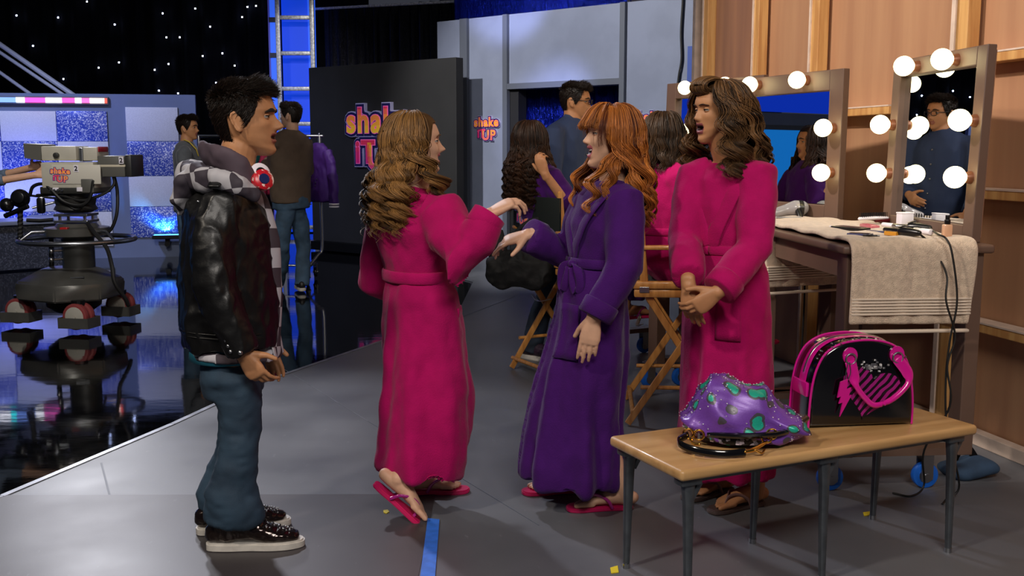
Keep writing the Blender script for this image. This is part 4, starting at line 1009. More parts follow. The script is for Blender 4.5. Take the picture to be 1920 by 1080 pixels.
for k in range(3):
    a = -.5 + k * 2 * PI / 3; d = V((math.cos(a), math.sin(a), 0)); bm = B(); z = cz(432)
    tube(bm, [V((cx, 0, z)) + d * .2, V((cx, 0, z + .0)) + d * .34, V((cx, 0, cz(449))) + d * .44], .012, 10); obj('spoke', bm, m_steel, ring, smooth=True)
for y in (468, 484):
    a = cp(116, y); bm = B(); cyl(bm, (a.x + .04, -.06, a.z), (a.x - .03, -.12, a.z), .010, 10); sphere(bm, (a.x - .03, -.125, a.z), .022, 10); obj('clamp_knob', bm, m_steel, t, smooth=True)
# base skirt: triangle with cut corners
ang = [math.radians(x) for x in (-60, 42, 187)]
def skirt(r, cut):
    o = []
    for a in ang:
        d = V((math.cos(a), math.sin(a), 0)); q = V((-d.y, d.x, 0)); o += [d * r - q * cut, d * r + q * cut]
    return [(v.x, v.y) for v in o]
bx = cp(133, 540).x
def layers(bm, L_):
    prev = None
    for (r, c_, z) in L_:
        row = [bm.verts.new((x + bx, y, z)) for x, y in skirt(r, c_)]
        if prev:
            for k in range(6): bm.faces.new((prev[k], prev[(k + 1) % 6], row[(k + 1) % 6], row[k]))
        else: bm.faces.new(row[::-1])
        prev = row
    bm.faces.new(prev)
zt, z1_, z2_ = cz(501), cz(524), cz(556)
bm = B(); layers(bm, [(.37, .17, z2_ - .0), (.385, .17, z1_ - .02), (.37, .165, z1_ + .005), (.19, .12, zt)]); bmesh.ops.bevel(bm, geom=bm.edges[:], offset=.012, segments=2, affect='EDGES'); obj('base_skirt', bm, m_ped, t, smooth=True, angle=50)
bm = B(); tube(bm, [V((bx + .02, 0, z2_ + .01)), V((bx + .02, 0, z2_ - .07)), V((bx + .02, 0, z2_ - .12))], [.22, .21, .14], 28, cap='flat'); obj('hub_pan', bm, m_dark, t, smooth=True)
a = cp(118, 513); bm = B(); box(bm, (a.x + .35 * 0, 0, 0), (.0001, .0001, .0001)) if False else box(bm, (bx + .16, -.24, cz(513) + .0), (.10, .05, .006), rz=.3, M=None); obj('name_plate', bm, m_steel, t)
for k, a in enumerate(ang):
    d = V((math.cos(a), math.sin(a), 0)); c_ = V((bx, 0, 0)) + d * .40; rw = .105; off = V((-d.y, d.x, 0)) * 0
    ax = V((.18, 1, 0)).normalized()
    for s in (-1, 1):
        w = c_ + ax * s * .038 + V((0, 0, rw + .005)); bm = B(); cyl(bm, w - ax * .026, w + ax * .026, rw, 28, bev=.012); o = obj('wheel', bm, m_redt, t, smooth=True)
        bm = B(); cyl(bm, w - ax * .030, w + ax * .030, rw * .76, 24, bev=.006); cyl(bm, w - ax * .038, w + ax * .038, .016, 12); obj('hub', bm, m_hub, o, smooth=True)
    tv = V((ax.y, -ax.x, 0)); bm = B(); R3 = basis(c_, tv, ax, V((0, 0, 1)))
    for y in (-.085, .085): box(bm, (0, y, .062), (.25, .008, .082), M=R3)
    for x in (-.125, .125): box(bm, (x, 0, .062), (.008, .175, .082), M=R3)
    obj('wheel_guard', bm, m_ped, t); bm = B(); cyl(bm, c_ + V((0, 0, .2)), c_ + V((0, 0, z2_ + .02)), .05, 14); obj('caster_post', bm, m_dark, t)
# pan handle group and cables
ctube('pan_handle', [(108, 378, -.05), (60, 390, -.12)], .010, m_steel, 10)
a = cp(38, 372, -.15); bm = B(); sphere(bm, a, (.075, .07, .075), 14); sphere(bm, a + V((-.10, -.02, -.05)), .055, 12); cyl(bm, a + V((-.13, 0, -.14)), a + V((.07, -.03, -.06)), .02, 12); cyl(bm, a + V((.02, 0, 0)), a + V((.02, -.08, .01)), .045, 14, bev=.006); obj('zoom_control', bm, m_pl_b, t, smooth=True)
a = cp(77, 385, -.1); bm = B(); box(bm, a, (.06, .06, .13), bev=.02); obj('focus_control', bm, m_pl_b, t, smooth=True)
ctube('pan_handle', [(108, 372, .05), (52, 366, .05)], .010, m_steel, 10)
ctube('control_arm', [(100, 412, -.1), (75, 414, -.12), (50, 413, -.14)], .016, m_pl_b, 10)
coil = [cp(38, 392 + 52 * k / 150, -.15) + V((.018 * math.cos(k * 1.2), .018 * math.sin(k * 1.2), 0)) for k in range(150)]
bm = B(); tube(bm, coil, .005, 5); obj('coiled_cord', bm, m_rub, t, smooth=True)
a = cp(37, 449, -.15); bm = B(); sphere(bm, a, .03, 10); obj('cord_plug', bm, m_pl_b, t, smooth=True)
for pts, r in (([(56, 366, -.1), (62, 350, -.12), (80, 345, -.14), (96, 356, -.17), (120, 378, -.18), (150, 385, -.18), (168, 372, -.17), (175, 340, -.17)], .014),
               ([(213, 332, -.08), (214, 345, -.08), (200, 360, -.1), (178, 370, -.12), (150, 376, -.14), (110, 366, -.14), (70, 366, -.12)], .012),
               ([(215, 334, .02), (220, 360, .02), (219, 400, .0), (208, 430, .0), (190, 440, .0), (170, 442, -.05)], .014),
               ([(165, 420, -.2), (178, 438, -.26), (200, 465, -.32), (210, 500, -.42), (215, 530, -.45), (235, 560, -.40), (240, 572, -.38)], .016),
               ([(94, 362, -.12), (110, 370, -.15), (140, 392, -.16), (160, 384, -.15)], .010)):
    bm = B(); tube(bm, spline([cp(x, y, d) for x, y, d in pts], 6), r, 8); obj('cable', bm, m_rub, t, smooth=True)
for a, b in (((96, 440), (97, 512)),):
    bm = B(); tube(bm, [cp(*a, .1), cp(*b, .1)], .02, 10); obj('strut', bm, m_dark, t, smooth=True)

# ================================================================= GARMENT RACK
RY = 11.2
t = thing('garment_rack', 'rolling metal garment rack behind the person in the brown shirt', 'garment rack', (A(605, 500, RY).x, RY, 0))
RB = V((A(605, 500, RY).x, RY, 0))
rp = lambda px, py, dy=0.: A(px, py, RY + dy) - RB
zt = rp(600, 255).z; xl = rp(372, 255).x
bm = B(); tube(bm, [V((.03, 0, zt)), V((xl - .03, 0, zt))], .016, 12); obj('top_bar', bm, m_steel, t, smooth=True)
for x, s in ((0, 1), (xl, -1)):
    bm = B(); tube(bm, spline([V((x, 0, zt)), V((x, 0, .9)), V((x, 0, .36)), V((x - s * .04, -.03, .27)), V((x - s * .13, -.12, .15))], 5), .017, 12); obj('upright', bm, m_steel, t, smooth=True)
    bm = B(); tube(bm, [V((x - s * .13, -.24, .15)), V((x - s * .13, .24, .15))], .014, 10); obj('foot', bm, m_steel, t, smooth=True)
    for y in (-.22, .22):
        c_ = V((x - s * .12, y, .055)); bm = B(); cyl(bm, c_ - V((.014, 0, 0)), c_ + V((.014, 0, 0)), .055, 20, bev=.006); o = obj('caster', bm, m_pl_b, t, smooth=True)
        bm = B(); box(bm, c_ + V((.02, 0, .045)), (.006, .04, .10)); box(bm, c_ + V((-.02, 0, .045)), (.006, .04, .10)); cyl(bm, c_ - V((.03, 0, 0)), c_ + V((.03, 0, 0)), .014, 10); obj('fork', bm, m_steel, o)
bm = B(); tube(bm, [V((-.13, 0, .15)), V((xl + .13, 0, .15))], .013, 10); obj('bottom_bar', bm, m_steel, t, smooth=True)
def garment(lab, cat, name, px, w, L_, m, m2=None, rz=1.15, sleeves=True, hem=None):
    x = rp(px, 255).x; g = thing(name, lab, cat, (RB.x + x, RY, zt), rz)
    bm = B(); tube(bm, spline([V((0, 0, .015)), V((.014, 0, .03)), V((.02, 0, .012)), V((.0, 0, -.02)), V((0, 0, -.08))], 4), .004, 6); tube(bm, spline([V((-w * .42, 0, -.16)), V((0, 0, -.08)), V((w * .42, 0, -.16))], 4), .008, 8); obj('hanger', bm, m_steel, g, smooth=True)
    bm = B(); tube(bm, [V((0, 0, -.08)), V((0, 0, -.12)), V((0, 0, -.19)), V((0, 0, -.42)), V((0, 0, -L_ + .03)), V((0, 0, -L_))], [(.05, .05), (w * .30, .06), (w * .5, .07), (w * .46, .085), (w * .47, .085), (w * .44, .08)], 28, ref=(1, 0, 0), cap='flat')
    if sleeves:
        for s in (-1, 1): tube(bm, [V((s * w * .40, 0, -.17)), V((s * w * .60, 0, -.36)), V((s * w * .66, 0, -.60)), V((s * w * .68, 0, -L_ - .02))], [(.07, .05), (.075, .05), (.065, .05), (.05, .045)], 14, ref=(1, 0, 0), cap='flat')
    me = remesh(bm, .012, 4); wrinkle(me, .018, (9, 9, 5), px); o = obj('cloth', me, m, g, smooth=True, angle=180)
    if m2:
        for s in (-1, 1):
            for k in range(2):
                bm = B(); tube(bm, [V((s * w * .68, 0, -L_ - .01 - .028 * k)), V((s * w * .68, 0, -L_ - .024 - .028 * k))], (.058, .052), 16, ref=(1, 0, 0), cap='flat'); obj('cuff_stripe', bm, m2, g)
        bm = B(); rr = random.Random(4)
        for k in range(9): 
            sphere(bm, (rr.uniform(-.5, .5) * w * .5, -.085, -.25 - k * .035), .007, 6)
        obj('snap', bm, m_steel, g)
    return g
garment('purple jacket with white striped cuffs hanging at the right end of the rack', 'jacket', 'hanging_jacket', 597, .46, .70, mat('purple_satin', '#3a1068', .7), m_pl_w, rz=-.9)
garment('hot pink garment hanging on the rack left of the brown shirt', 'garment', 'hanging_garment', 512, .36, .62, mat('pink_cloth', '#c02858', .7), rz=1.2)
garment('teal garment hanging on the rack beside the hot pink one', 'garment', 'hanging_garment', 492, .36, .6, mat('teal_cloth', '#1c6a68', .7), rz=1.2)
garment('dark purple garment hanging at the left part of the rack behind the boy', 'garment', 'hanging_garment', 470, .36, .64, mat('plum_cloth', '#3c1448', .7), rz=1.1)
# ================================================================= PEOPLE: builders
from mathutils.bvhtree import BVHTree
m_skin = mat('skin_light', '#d0a387', .48, sss=.06, var=.04, vscale=30, spec=.35)
m_skin_d = mat('skin_tan', '#b8835c', .48, sss=.06, var=.04, vscale=30, spec=.35)
m_lip_p = mat('lips_pink', '#b4606a', .38); m_lip_d = mat('lips_plum', '#8e4c50', .38); m_lip_n = mat('lips_natural', '#96594a', .42)
m_mouth = mat('mouth_inside', '#2a0a10', .5); m_teeth = mat('teeth', '#e8e2d8', .25)
m_eye = mat('eye_white', '#9a938e', .25); m_lash = mat('lashes', '#120c0a', .8); m_iris = mat('eye_iris', '#2a1a10', .15)
m_nail = mat('dark_nail_polish', '#1c1430', .15, coat=.6)
m_pinkrobe = mat('pink_terry_robe', '#ac075a', .9, spec=.2, sheen=.12, var=.06, vscale=14, bump=.45, bscale=210, bdist=.004)
m_purprobe = mat('purple_terry_robe', '#401060', .9, spec=.2, sheen=.12, var=.06, vscale=14, bump=.45, bscale=210, bdist=.004)
m_denim = mat('blue_denim', '#2c4458', .8, col2='#1f3244', vscale=7, vlo=.35, vhi=.65, bump=.25, bscale=240, bdist=.002)
HZ = [.112, .108, .098, .082, .060, .040, .026, .010, -.008, -.025, -.040, -.058, -.078, -.095, -.108, -.113, -.112, -.108]
HF = [.000, .030, .052, .070, .084, .0915, .0945, .089, .0895, .0905, .0895, .0890, .0850, .087, .080, .066, .045, .02]
HB_ = [-.012, -.045, -.068, -.085, -.096, -.100, -.100, -.098, -.094, -.088, -.080, -.070, -.058, -.048, -.036, -.025, -.015, -.005]
HWd = [.004, .032, .050, .063, .071, .074, .0745, .0735, .071, .0685, .065, .060, .053, .044, .032, .024, .020, .016]
_z = HZ[:15][::-1]
def prof(z):
    return np.interp(z, _z, HWd[:15][::-1]), np.interp(z, _z, HF[:15][::-1]), -np.interp(z, _z, HB_[:15][::-1])
def head_geo(bm, M, p):
    o = p.get('open', 0.); nose = p.get('nose', 1.); fem = p.get('fem', 0.); smile = p.get('smile', 0.)
    n = 84; m = 78; rows = []
    for i in range(m):
        s = i / (m - 1) * 17; z0 = interp(s, range(18), HZ); yf = interp(s, range(18), HF); yb = interp(s, range(18), HB_); w = interp(s, range(18), HWd)
        w *= 1 - fem * (.04 + .09 * max(0, min(1, (-.035 - z0) / .06))); lift = interp(s, [0, 9, 14, 17], [0, 0, .042, .040])
        row = []
        for k in range(n):
            a = 2 * PI * k / n; sa, ca = math.sin(a), math.cos(a)
            x = w * math.copysign(abs(sa) ** .92, sa)
            y = yf * abs(ca) ** .78 if ca > 0 else yb * abs(ca) ** .85
            z = z0 + lift * (1 - ca) / 2
            if ca > 0 and s < 15.5:
                e = lambda v, c, wd: math.exp(-((v - c) / wd) ** 2)
                nz = interp(z0, [-.045, -.041, -.038, -.034, -.028, -.022, -.012, 0, .012, .02], [0, .003, .012, .020, .025, .022, .0145, .0075, .002, 0]) * nose
                sx = interp(z0, [-.04, -.028, -.01, .012], [.0135, .0120, .0085, .0075])
                d = nz * e(x, 0, sx) + .006 * nose * e(abs(x), .013, .006) * e(z0, -.033, .007)
                d -= .0115 * e(abs(x), .031, .016) * e(z0, .004, .0115)
                d += .0035 * (1 - fem * .9) * e(abs(x), .026, .022) * e(z0, .025, .007)
                d += .004 * e(abs(x), .047, .016) * e(z0, -.020, .016)
                lx = math.exp(-(x / .021) ** 4); lf = 1 + .35 * fem
                d += lx * lf * (.0052 * e(z0, -.0505, .0055) + .0056 * e(z0, -.0665, .0065)) - lx * .0045 * e(z0, -.058, .0028) * (1 if o < .004 else 2.2)
                d -= .003 * e(x, 0, .03) * e(z0, -.0775, .006)
                d += (.004 + .002 * smile) * e(x, 0, .014) * e(z0, -.096, .011)
                y += d
                if smile: z += smile * .010 * e(abs(x), .026, .010) * e(z0, -.058, .012); y += smile * .004 * e(abs(x), .04, .014) * e(z0, -.035, .014)
            if o and z0 < -.0575:
                z -= o * min(1, (-.0575 - z0) / .004) * (max(0, ca) ** .5 if ca > 0 else 0)
            row.append(bm.verts.new(M @ V((x, y, z))))
        rows.append(row)
    for a, b in zip(rows, rows[1:]):
        for k in range(n): bm.faces.new((a[k], b[k], b[(k + 1) % n], a[(k + 1) % n]))
    bm.faces.new(rows[0]); bm.faces.new(rows[-1][::-1])
    if o > .004:    # carve: push the gap between the lips inwards
        for r in rows:
            for v in r:
                q = M.inverted() @ v.co
                if q.y > .05 and abs(q.x) < .021 and -.060 - o < q.z < -.0565:
                    f = (1 - (abs(q.x) / .021) ** 3) * math.sin(PI * min(1, max(0, (-.0565 - q.z) / (o + .0035))))
                    v.co = M @ V((q.x, q.y - .020 * f, q.z))
    if p.get('ears', True):
        for s in (-1, 1):
            E_ = M @ Matrix.Translation(V((s * .0745, -.008, -.010))) @ Matrix.Rotation(s * .42, 4, 'Z') @ Matrix.Rotation(.18, 4, 'X')
            zs = [-.031, -.026, -.018, -.008, .002, .012, .020, .026, .029]; ws = [.006, .0095, .012, .0145, .0168, .0172, .0150, .0105, .005]
            tube(bm, [E_ @ V((0, .004 - .10 * (zz + .03) , zz)) for zz in zs], [(.0042, w_) for w_ in ws], n=14, ref=(M.to_3x3() @ V((1, 0, 0))))
            rim = [E_ @ V((s * .004, .004 - .10 * (zz + .03) - w_ * .92, zz)) for zz, w_ in zip(zs, ws)] + [E_ @ V((s * .003, .002 - .10 * (zz + .03) + w_ * .8, zz)) for zz, w_ in list(zip(zs, ws))[::-1][:4]]
            tube(bm, rim, .0036, n=8)

def hand(bm, W, d, nrm, side, curl=.5, s=1., thumb=.5, spread=1., curls=None):
    """W wrist, d towards the knuckles, nrm out of the palm, side +1: thumb towards nrm x d"""
    d = V(d).normalized(); nrm = V(nrm); nrm = (nrm - d * nrm.dot(d)).normalized(); l = nrm.cross(d) * side
    W = V(W)
    tube(bm, [W - d * .025 * s, W + d * .012 * s, W + d * .045 * s, W + d * .075 * s, W + d * .090 * s], [(.027 * s, .020 * s), (.029 * s, .019 * s), (.037 * s, .017 * s), (.040 * s, .0145 * s), (.036 * s, .011 * s)], n=16, ref=l, sq=.8)
    for k, (o, b, L) in enumerate(((.029, .083, .080), (.0105, .088, .089), (-.0085, .085, .083), (-.027, .076, .066))):
        c = curls[k] if curls else curl * (1 + .12 * k)
        p = W + (l * o + d * b) * s; dd = (d + l * (o * 4.2 * (spread - .6))).normalized(); pts = [p - dd * .018 * s, p]; a = 0
        for f, j in ((.45, .9), (.31, 1.1), (.24, .75)):
            a += c * j; v = dd * math.cos(a) + nrm * math.sin(a); p = p + v * L * f * s; pts.append(p)
        tube(bm, pts, [.0095 * s, .0090 * s, .0080 * s, .0073 * s, .0060 * s], n=10)
    b = W + (d * .020 + l * .024 + nrm * .004) * s; v1 = (d * .62 + l * (.35 + .6 * thumb) + nrm * (.45 - .2 * thumb)).normalized(); v2 = (v1 * .8 + d * .5 + nrm * .12).normalized()
    tube(bm, [b - v1 * .01 * s, b + v1 * .026 * s, b + v1 * .050 * s, b + v1 * .050 * s + v2 * .032 * s], [.015 * s, .0135 * s, .0105 * s, .0085 * s], n=12)
def foot(bm, H, d, up=(0, 0, 1), s=1., toes=True, side=1):
    """H: middle of the heel on the sole; d to the toes"""
    d = V(d).normalized(); up = V(up); up = (up - d * up.dot(d)).normalized(); l = d.cross(up) * side     # l: outer side (little toe)
    H = V(H); q = lambda a, b, c=0.: H + (d * a + up * b + l * c) * s
    tube(bm, [q(-.012, .028), q(.015, .030), q(.055, .038), q(.10, .034, .002), q(.145, .024, .003), q(.178, .017, .002), q(.190, .014, .001)], [(.026 * s, .026 * s), (.031 * s, .029 * s), (.032 * s, .036 * s), (.035 * s, .031 * s), (.042 * s, .021 * s), (.045 * s, .014 * s), (.040 * s, .010 * s)], n=18, ref=l)
    if toes:
        for o, b, L, r in ((-.029, .178, .046, .0125), (-.008, .184, .040, .0090), (.008, .180, .036, .0085), (.022, .173, .031, .0080), (.034, .163, .026, .0078)):
            tube(bm, [q(b - .02, .014, o), q(b + L * .5, .013, o), q(b + L, .009, o)], [r * s, r * s * 1.0, r * s * .85], n=10)
    return q
class Person:
    def __init__(s, label, base, F, skin, cat='person'):
        s.base = V((base[0], base[1], 0)); s.F = V((F[0], F[1], 0)).normalized(); s.R = V((s.F.y, -s.F.x, 0))
        s.root = thing('person', label, cat, s.base); s.skin = skin; s.eyes = []
    def add(s, name, g, m, par=None, smooth=True, angle=180):
        if isinstance(g, bmesh.types.BMesh):
            for v in g.verts: v.co -= s.base
        else:
            co = getco(g); setco(g, co - np.array(s.base, np.float32))
        return obj(name, g, m, par or s.root, smooth=smooth, angle=angle)
    def head(s, pos, F, sc=1., pitch=0., roll=0., **p):
        """pos: point between the ears at eye height"""
        F = V((F[0], F[1], 0)).normalized(); R = V((F.y, -F.x, 0))
        M = basis(V(pos), R, F, V((0, 0, 1))) @ Matrix.Rotation(pitch, 4, 'X') @ Matrix.Rotation(roll, 4, 'Y') @ Matrix.Scale(sc, 4)
        s.M = M; s.hp = p; s.hs = sc; return M
    def body(s, parts, hands=(), feet=(), vox=.0042, lip=None, smooth=2, extra=None):
        bm = B(); head_geo(bm, s.M, s.hp)
        for a in parts: tube(bm, a[0], a[1], n=a[2] if len(a) > 2 else 18, ref=a[3] if len(a) > 3 else s.R)
        for h in hands: hand(bm, **h)
        for f in feet: foot(bm, **f)
        me = remesh(bm, vox, smooth, .4)
        c = facec(me); I = np.array(s.M.inverted(), np.float32); q = c @ I[:3, :3].T + I[:3, 3]
        o = s.hp.get('open', 0.); sm = s.hp.get('smile', 0.)
        zz = q[:, 2] - sm * .010 * np.exp(-((np.abs(q[:, 0]) - .026) / .010) ** 2)
        wl = .0225 * np.clip(1 - ((zz + .058 + o / 2) / (.016 + o)) ** 2, 0, 1) ** .5 * 1.12
        lips = (q[:, 1] > .07) & (np.abs(q[:, 0]) < wl) & (zz < -.0462) & (zz > -.0735 - o)
        cav = (q[:, 1] > .05) & (np.abs(q[:, 0]) < .0195) & (zz < -.0575) & (zz > -.0595 - o) & (q[:, 1] < .0895) if o > .004 else np.zeros(len(c), bool)
        idx = np.where(cav, 2, np.where(lips, 1, 0)).astype(np.int32)
        me.materials.clear(); ob = s.add('body', me, [s.skin, lip or m_lip_n, m_mouth])
        me.polygons.foreach_set('material_index', idx); me.update()
        s.bodyo = ob
        return ob
    def face(s, brow='#1c120c', lidc=None, look=0., teeth=False, browz=.0, browt=1.):
        M = s.M; hs = s.hs
        for sd in (-1, 1):
            c = M @ V((sd * .031, .0705, .004)); bm = B(); sphere(bm, c, .0120 * hs, 16)
            o = s.add('eye', bm, m_eye)
            d = (M.to_3x3() @ V((look, 1, 0))).normalized(); bm = B(); sphere(bm, c + d * .0056 * hs, .0076 * hs, 16); s.add('iris', bm, m_iris, o)
            # lids
            bm = B(); vs_ = sphere(bm, (0, 0, 0), .0134 * hs, 24); kill = [v for v in vs_ if not (v.co.z > .0018 * hs or v.co.z < -.0036 * hs) or v.co.y < -.004 * hs]
            for v in vs_: v.co = c + (M.to_3x3() * (1 / hs)) @ v.co
            bmesh.ops.delete(bm, geom=kill, context='VERTS'); s.add('eyelid', bm, lidc or s.skin)
            bm = B(); rM = M.to_3x3() * (1 / hs); tube(bm, [c + rM @ (V((math.sin(a) * math.cos(.15), math.cos(a) * math.cos(.15), math.sin(.15))) * .0139 * hs) for a in np.linspace(-1.15, 1.15, 11)], [.0009 * hs] + [.0014 * hs] * 9 + [.0009 * hs], 6); s.add('eyelashes', bm, m_lash)
            bm = B(); pts = []
            for t in (0, .25, .5, .75, 1):
                x = lerp(.013, .050, t); z = .0245 + browz + .0045 * math.sin(PI * min(1, t * 1.15)) - .004 * t + s.hp.get('frown', 0) * -.006 * (1 - t); y = .0965 * (max(.01, 1 - (x / .0745) ** 2)) ** .39 + .0005
                pts.append(M @ V((sd * x, y, z)))
            tube(bm, pts, [(.0026 * hs, .0030 * hs * browt), (.003 * hs, .0042 * hs * browt), (.003 * hs, .004 * hs * browt), (.0026 * hs, .003 * hs * browt), (.0015 * hs, .0014 * hs)], n=8, ref=M.to_3x3() @ V((0, 1, 0))); s.add('eyebrow', bm, mat('brow_' + brow[1:], brow, .8))
        if teeth:
            bm = B(); o = s.hp['open']; pts = [M @ V((x, .079 - 9 * x * x + .004, -.0605 + s.hp.get('smile', 0) * .5 * x * x * 20)) for x in np.linspace(-.015, .015, 9)]
            tube(bm, pts, (.0022 * hs, .0034 * hs), n=8, ref=M.to_3x3() @ V((0, 1, 0))); s.add('teeth', bm, m_teeth)
    def cloth(s, name, parts, m, vox=.009, sm=4, wr=(.008, (7, 7, 5), 0.), fold=None, par=None, mask=None, wr2=None, ridge=False):
        bm = B()
        for a in parts: tube(bm, a[0], a[1], n=a[2] if len(a) > 2 and a[2] else 24, ref=a[3] if len(a) > 3 else s.R, cap='flat')
        me = remesh(bm, vox, sm, .5)
        if fold:
            co = getco(me); no = getno(me); setco(me, co + no * fold(co)[:, None].astype(np.float32))
        if wr: wrinkle(me, wr[0], wr[1], wr[2], mask=mask, ridge=ridge)
        if wr2: wrinkle(me, wr2[0], wr2[1], wr2[2], ridge=ridge)
        s.bvh = None; ob = s.add(name, me, m, par); s.last = ob
        bm = B(); a = parts[0]; tube(bm, a[0], a[1], n=36, ref=a[3] if len(a) > 3 else s.R, cap='flat'); m2 = remesh(bm, .014, 4)
        if fold:
            co = getco(m2); no = getno(m2); setco(m2, co + no * fold(co)[:, None].astype(np.float32))
        if wr: wrinkle(m2, wr[0], wr[1], wr[2], ridge=ridge)
        vs_ = getco(m2); s.bvh = BVHTree.FromPolygons([V(v) for v in vs_], [tuple(p.vertices) for p in m2.polygons]); bpy.data.meshes.remove(m2)
        return ob
    def surf(s, o, d, off=.003):
        """first cloth point seen from outside along -d towards o"""
        d = V(d).normalized(); h = s.bvh.ray_cast(V(o) + d * 1.2, -d)
        return (h[0] + d * off) if h[0] is not None else V(o) + d * .12
    def ring(s, axis, z, angs, off=.004):
        out = []
        for a in angs:
            d = s.F * math.cos(a) + s.R * math.sin(a); out.append(s.surf(V((axis[0], axis[1], z if not callable(z) else z(a))), d, off))
        return out
def fold_fn(cx, cy, z0, z1, amp, n, ph=0., tw=0.):
    def f(co):
        a = np.arctan2(co[:, 1] - cy, co[:, 0] - cx); t = np.clip((z1 - co[:, 2]) / (z1 - z0), 0, 1)
        m = (co[:, 2] < z1)
        return m * amp * t ** .8 * (np.sin(n * a + ph + tw * co[:, 2]) + .5 * np.sin((n * 1.7) * a + 1.3 + 2 * ph)) 
    return f
def strands_mesh(name, S, tint):
    """S: list of (pts array n x 3, radius array n); triangular tubes in one mesh, tint stored per point"""
    VS, FS, TN, b = [], [], [], 0
    for (P, r), ti in zip(S, tint):
        n = len(P); T = np.gradient(P, axis=0); T /= np.linalg.norm(T, axis=1)[:, None] + 1e-9
        ref = np.array([.3, .2, .93]); U = np.cross(T, ref); U /= np.linalg.norm(U, axis=1)[:, None] + 1e-6; W = np.cross(T, U)
        ring = []
        for k in range(3):
            a = 2 * PI * k / 3; ring.append(P + (U * math.cos(a) + W * math.sin(a)) * r[:, None])
        VS.append(np.stack(ring, 1).reshape(-1, 3)); TN.append(np.full(n * 3, ti, np.float32))
        i = np.arange(n - 1)[:, None] * 3 + b
        for k in range(3):
            k2 = (k + 1) % 3; FS.append(np.concatenate([i + k, i + k2, i + 3 + k2, i + 3 + k], 1))
        b += n * 3
    v = np.concatenate(VS); f = np.concatenate(FS); me = bpy.data.meshes.new(name)
    me.vertices.add(len(v)); me.vertices.foreach_set('co', v.astype(np.float32).ravel())
    me.loops.add(f.size); me.loops.foreach_set('vertex_index', f.astype(np.int32).ravel())
    me.polygons.add(len(f)); me.polygons.foreach_set('loop_start', (np.arange(len(f)) * 4).astype(np.int32)); me.polygons.foreach_set('loop_total', np.full(len(f), 4, np.int32))
    me.update(); at = me.attributes.new('tint', 'FLOAT', 'POINT'); at.data.foreach_set('value', np.concatenate(TN)); return me
def hair_mat(name, c1, c2): return mat(name, c1, .45, col2=c2, attr='tint', spec=.3)
def scalp_cap(M, grow, hairline, nape, n=40):
    """hair cap shell following the skull; hairline(az) gives the lowest height kept"""
    P, Fc = [], []; R_ = np.array(M.to_3x3()); T = np.array(M.translation); m = 30
    for i in range(m + 1):
        el = PI / 2 - (PI * .78) * i / m
        for k in range(n):
            az = 2 * PI * k / n; lo = hairline(az); z = max(math.sin(el) * .112, lo if math.sin(el) * .112 < lo else -9)
            w_, f_, b_ = prof(z); sa, ca = math.sin(az), math.cos(az); g = grow + (.0 if z < .1 else .0)
            q = np.array([w_ * math.copysign(abs(sa) ** .92, sa) * g + .0015 * sa, (f_ * abs(ca) ** .78 if ca > 0 else -b_ * abs(ca) ** .85) * g, z + (grow - 1) * .115 * max(0, min(1, (z + .02) / .12))])
            P.append(R_ @ q + T)
    for i in range(m):
        for k in range(n):
            a, b = i * n + k, i * n + (k + 1) % n; Fc.append((a, a + n, b + n, b))
    return P, Fc
def add_cap(me_pts, name, P, Fc, tint):
    pass
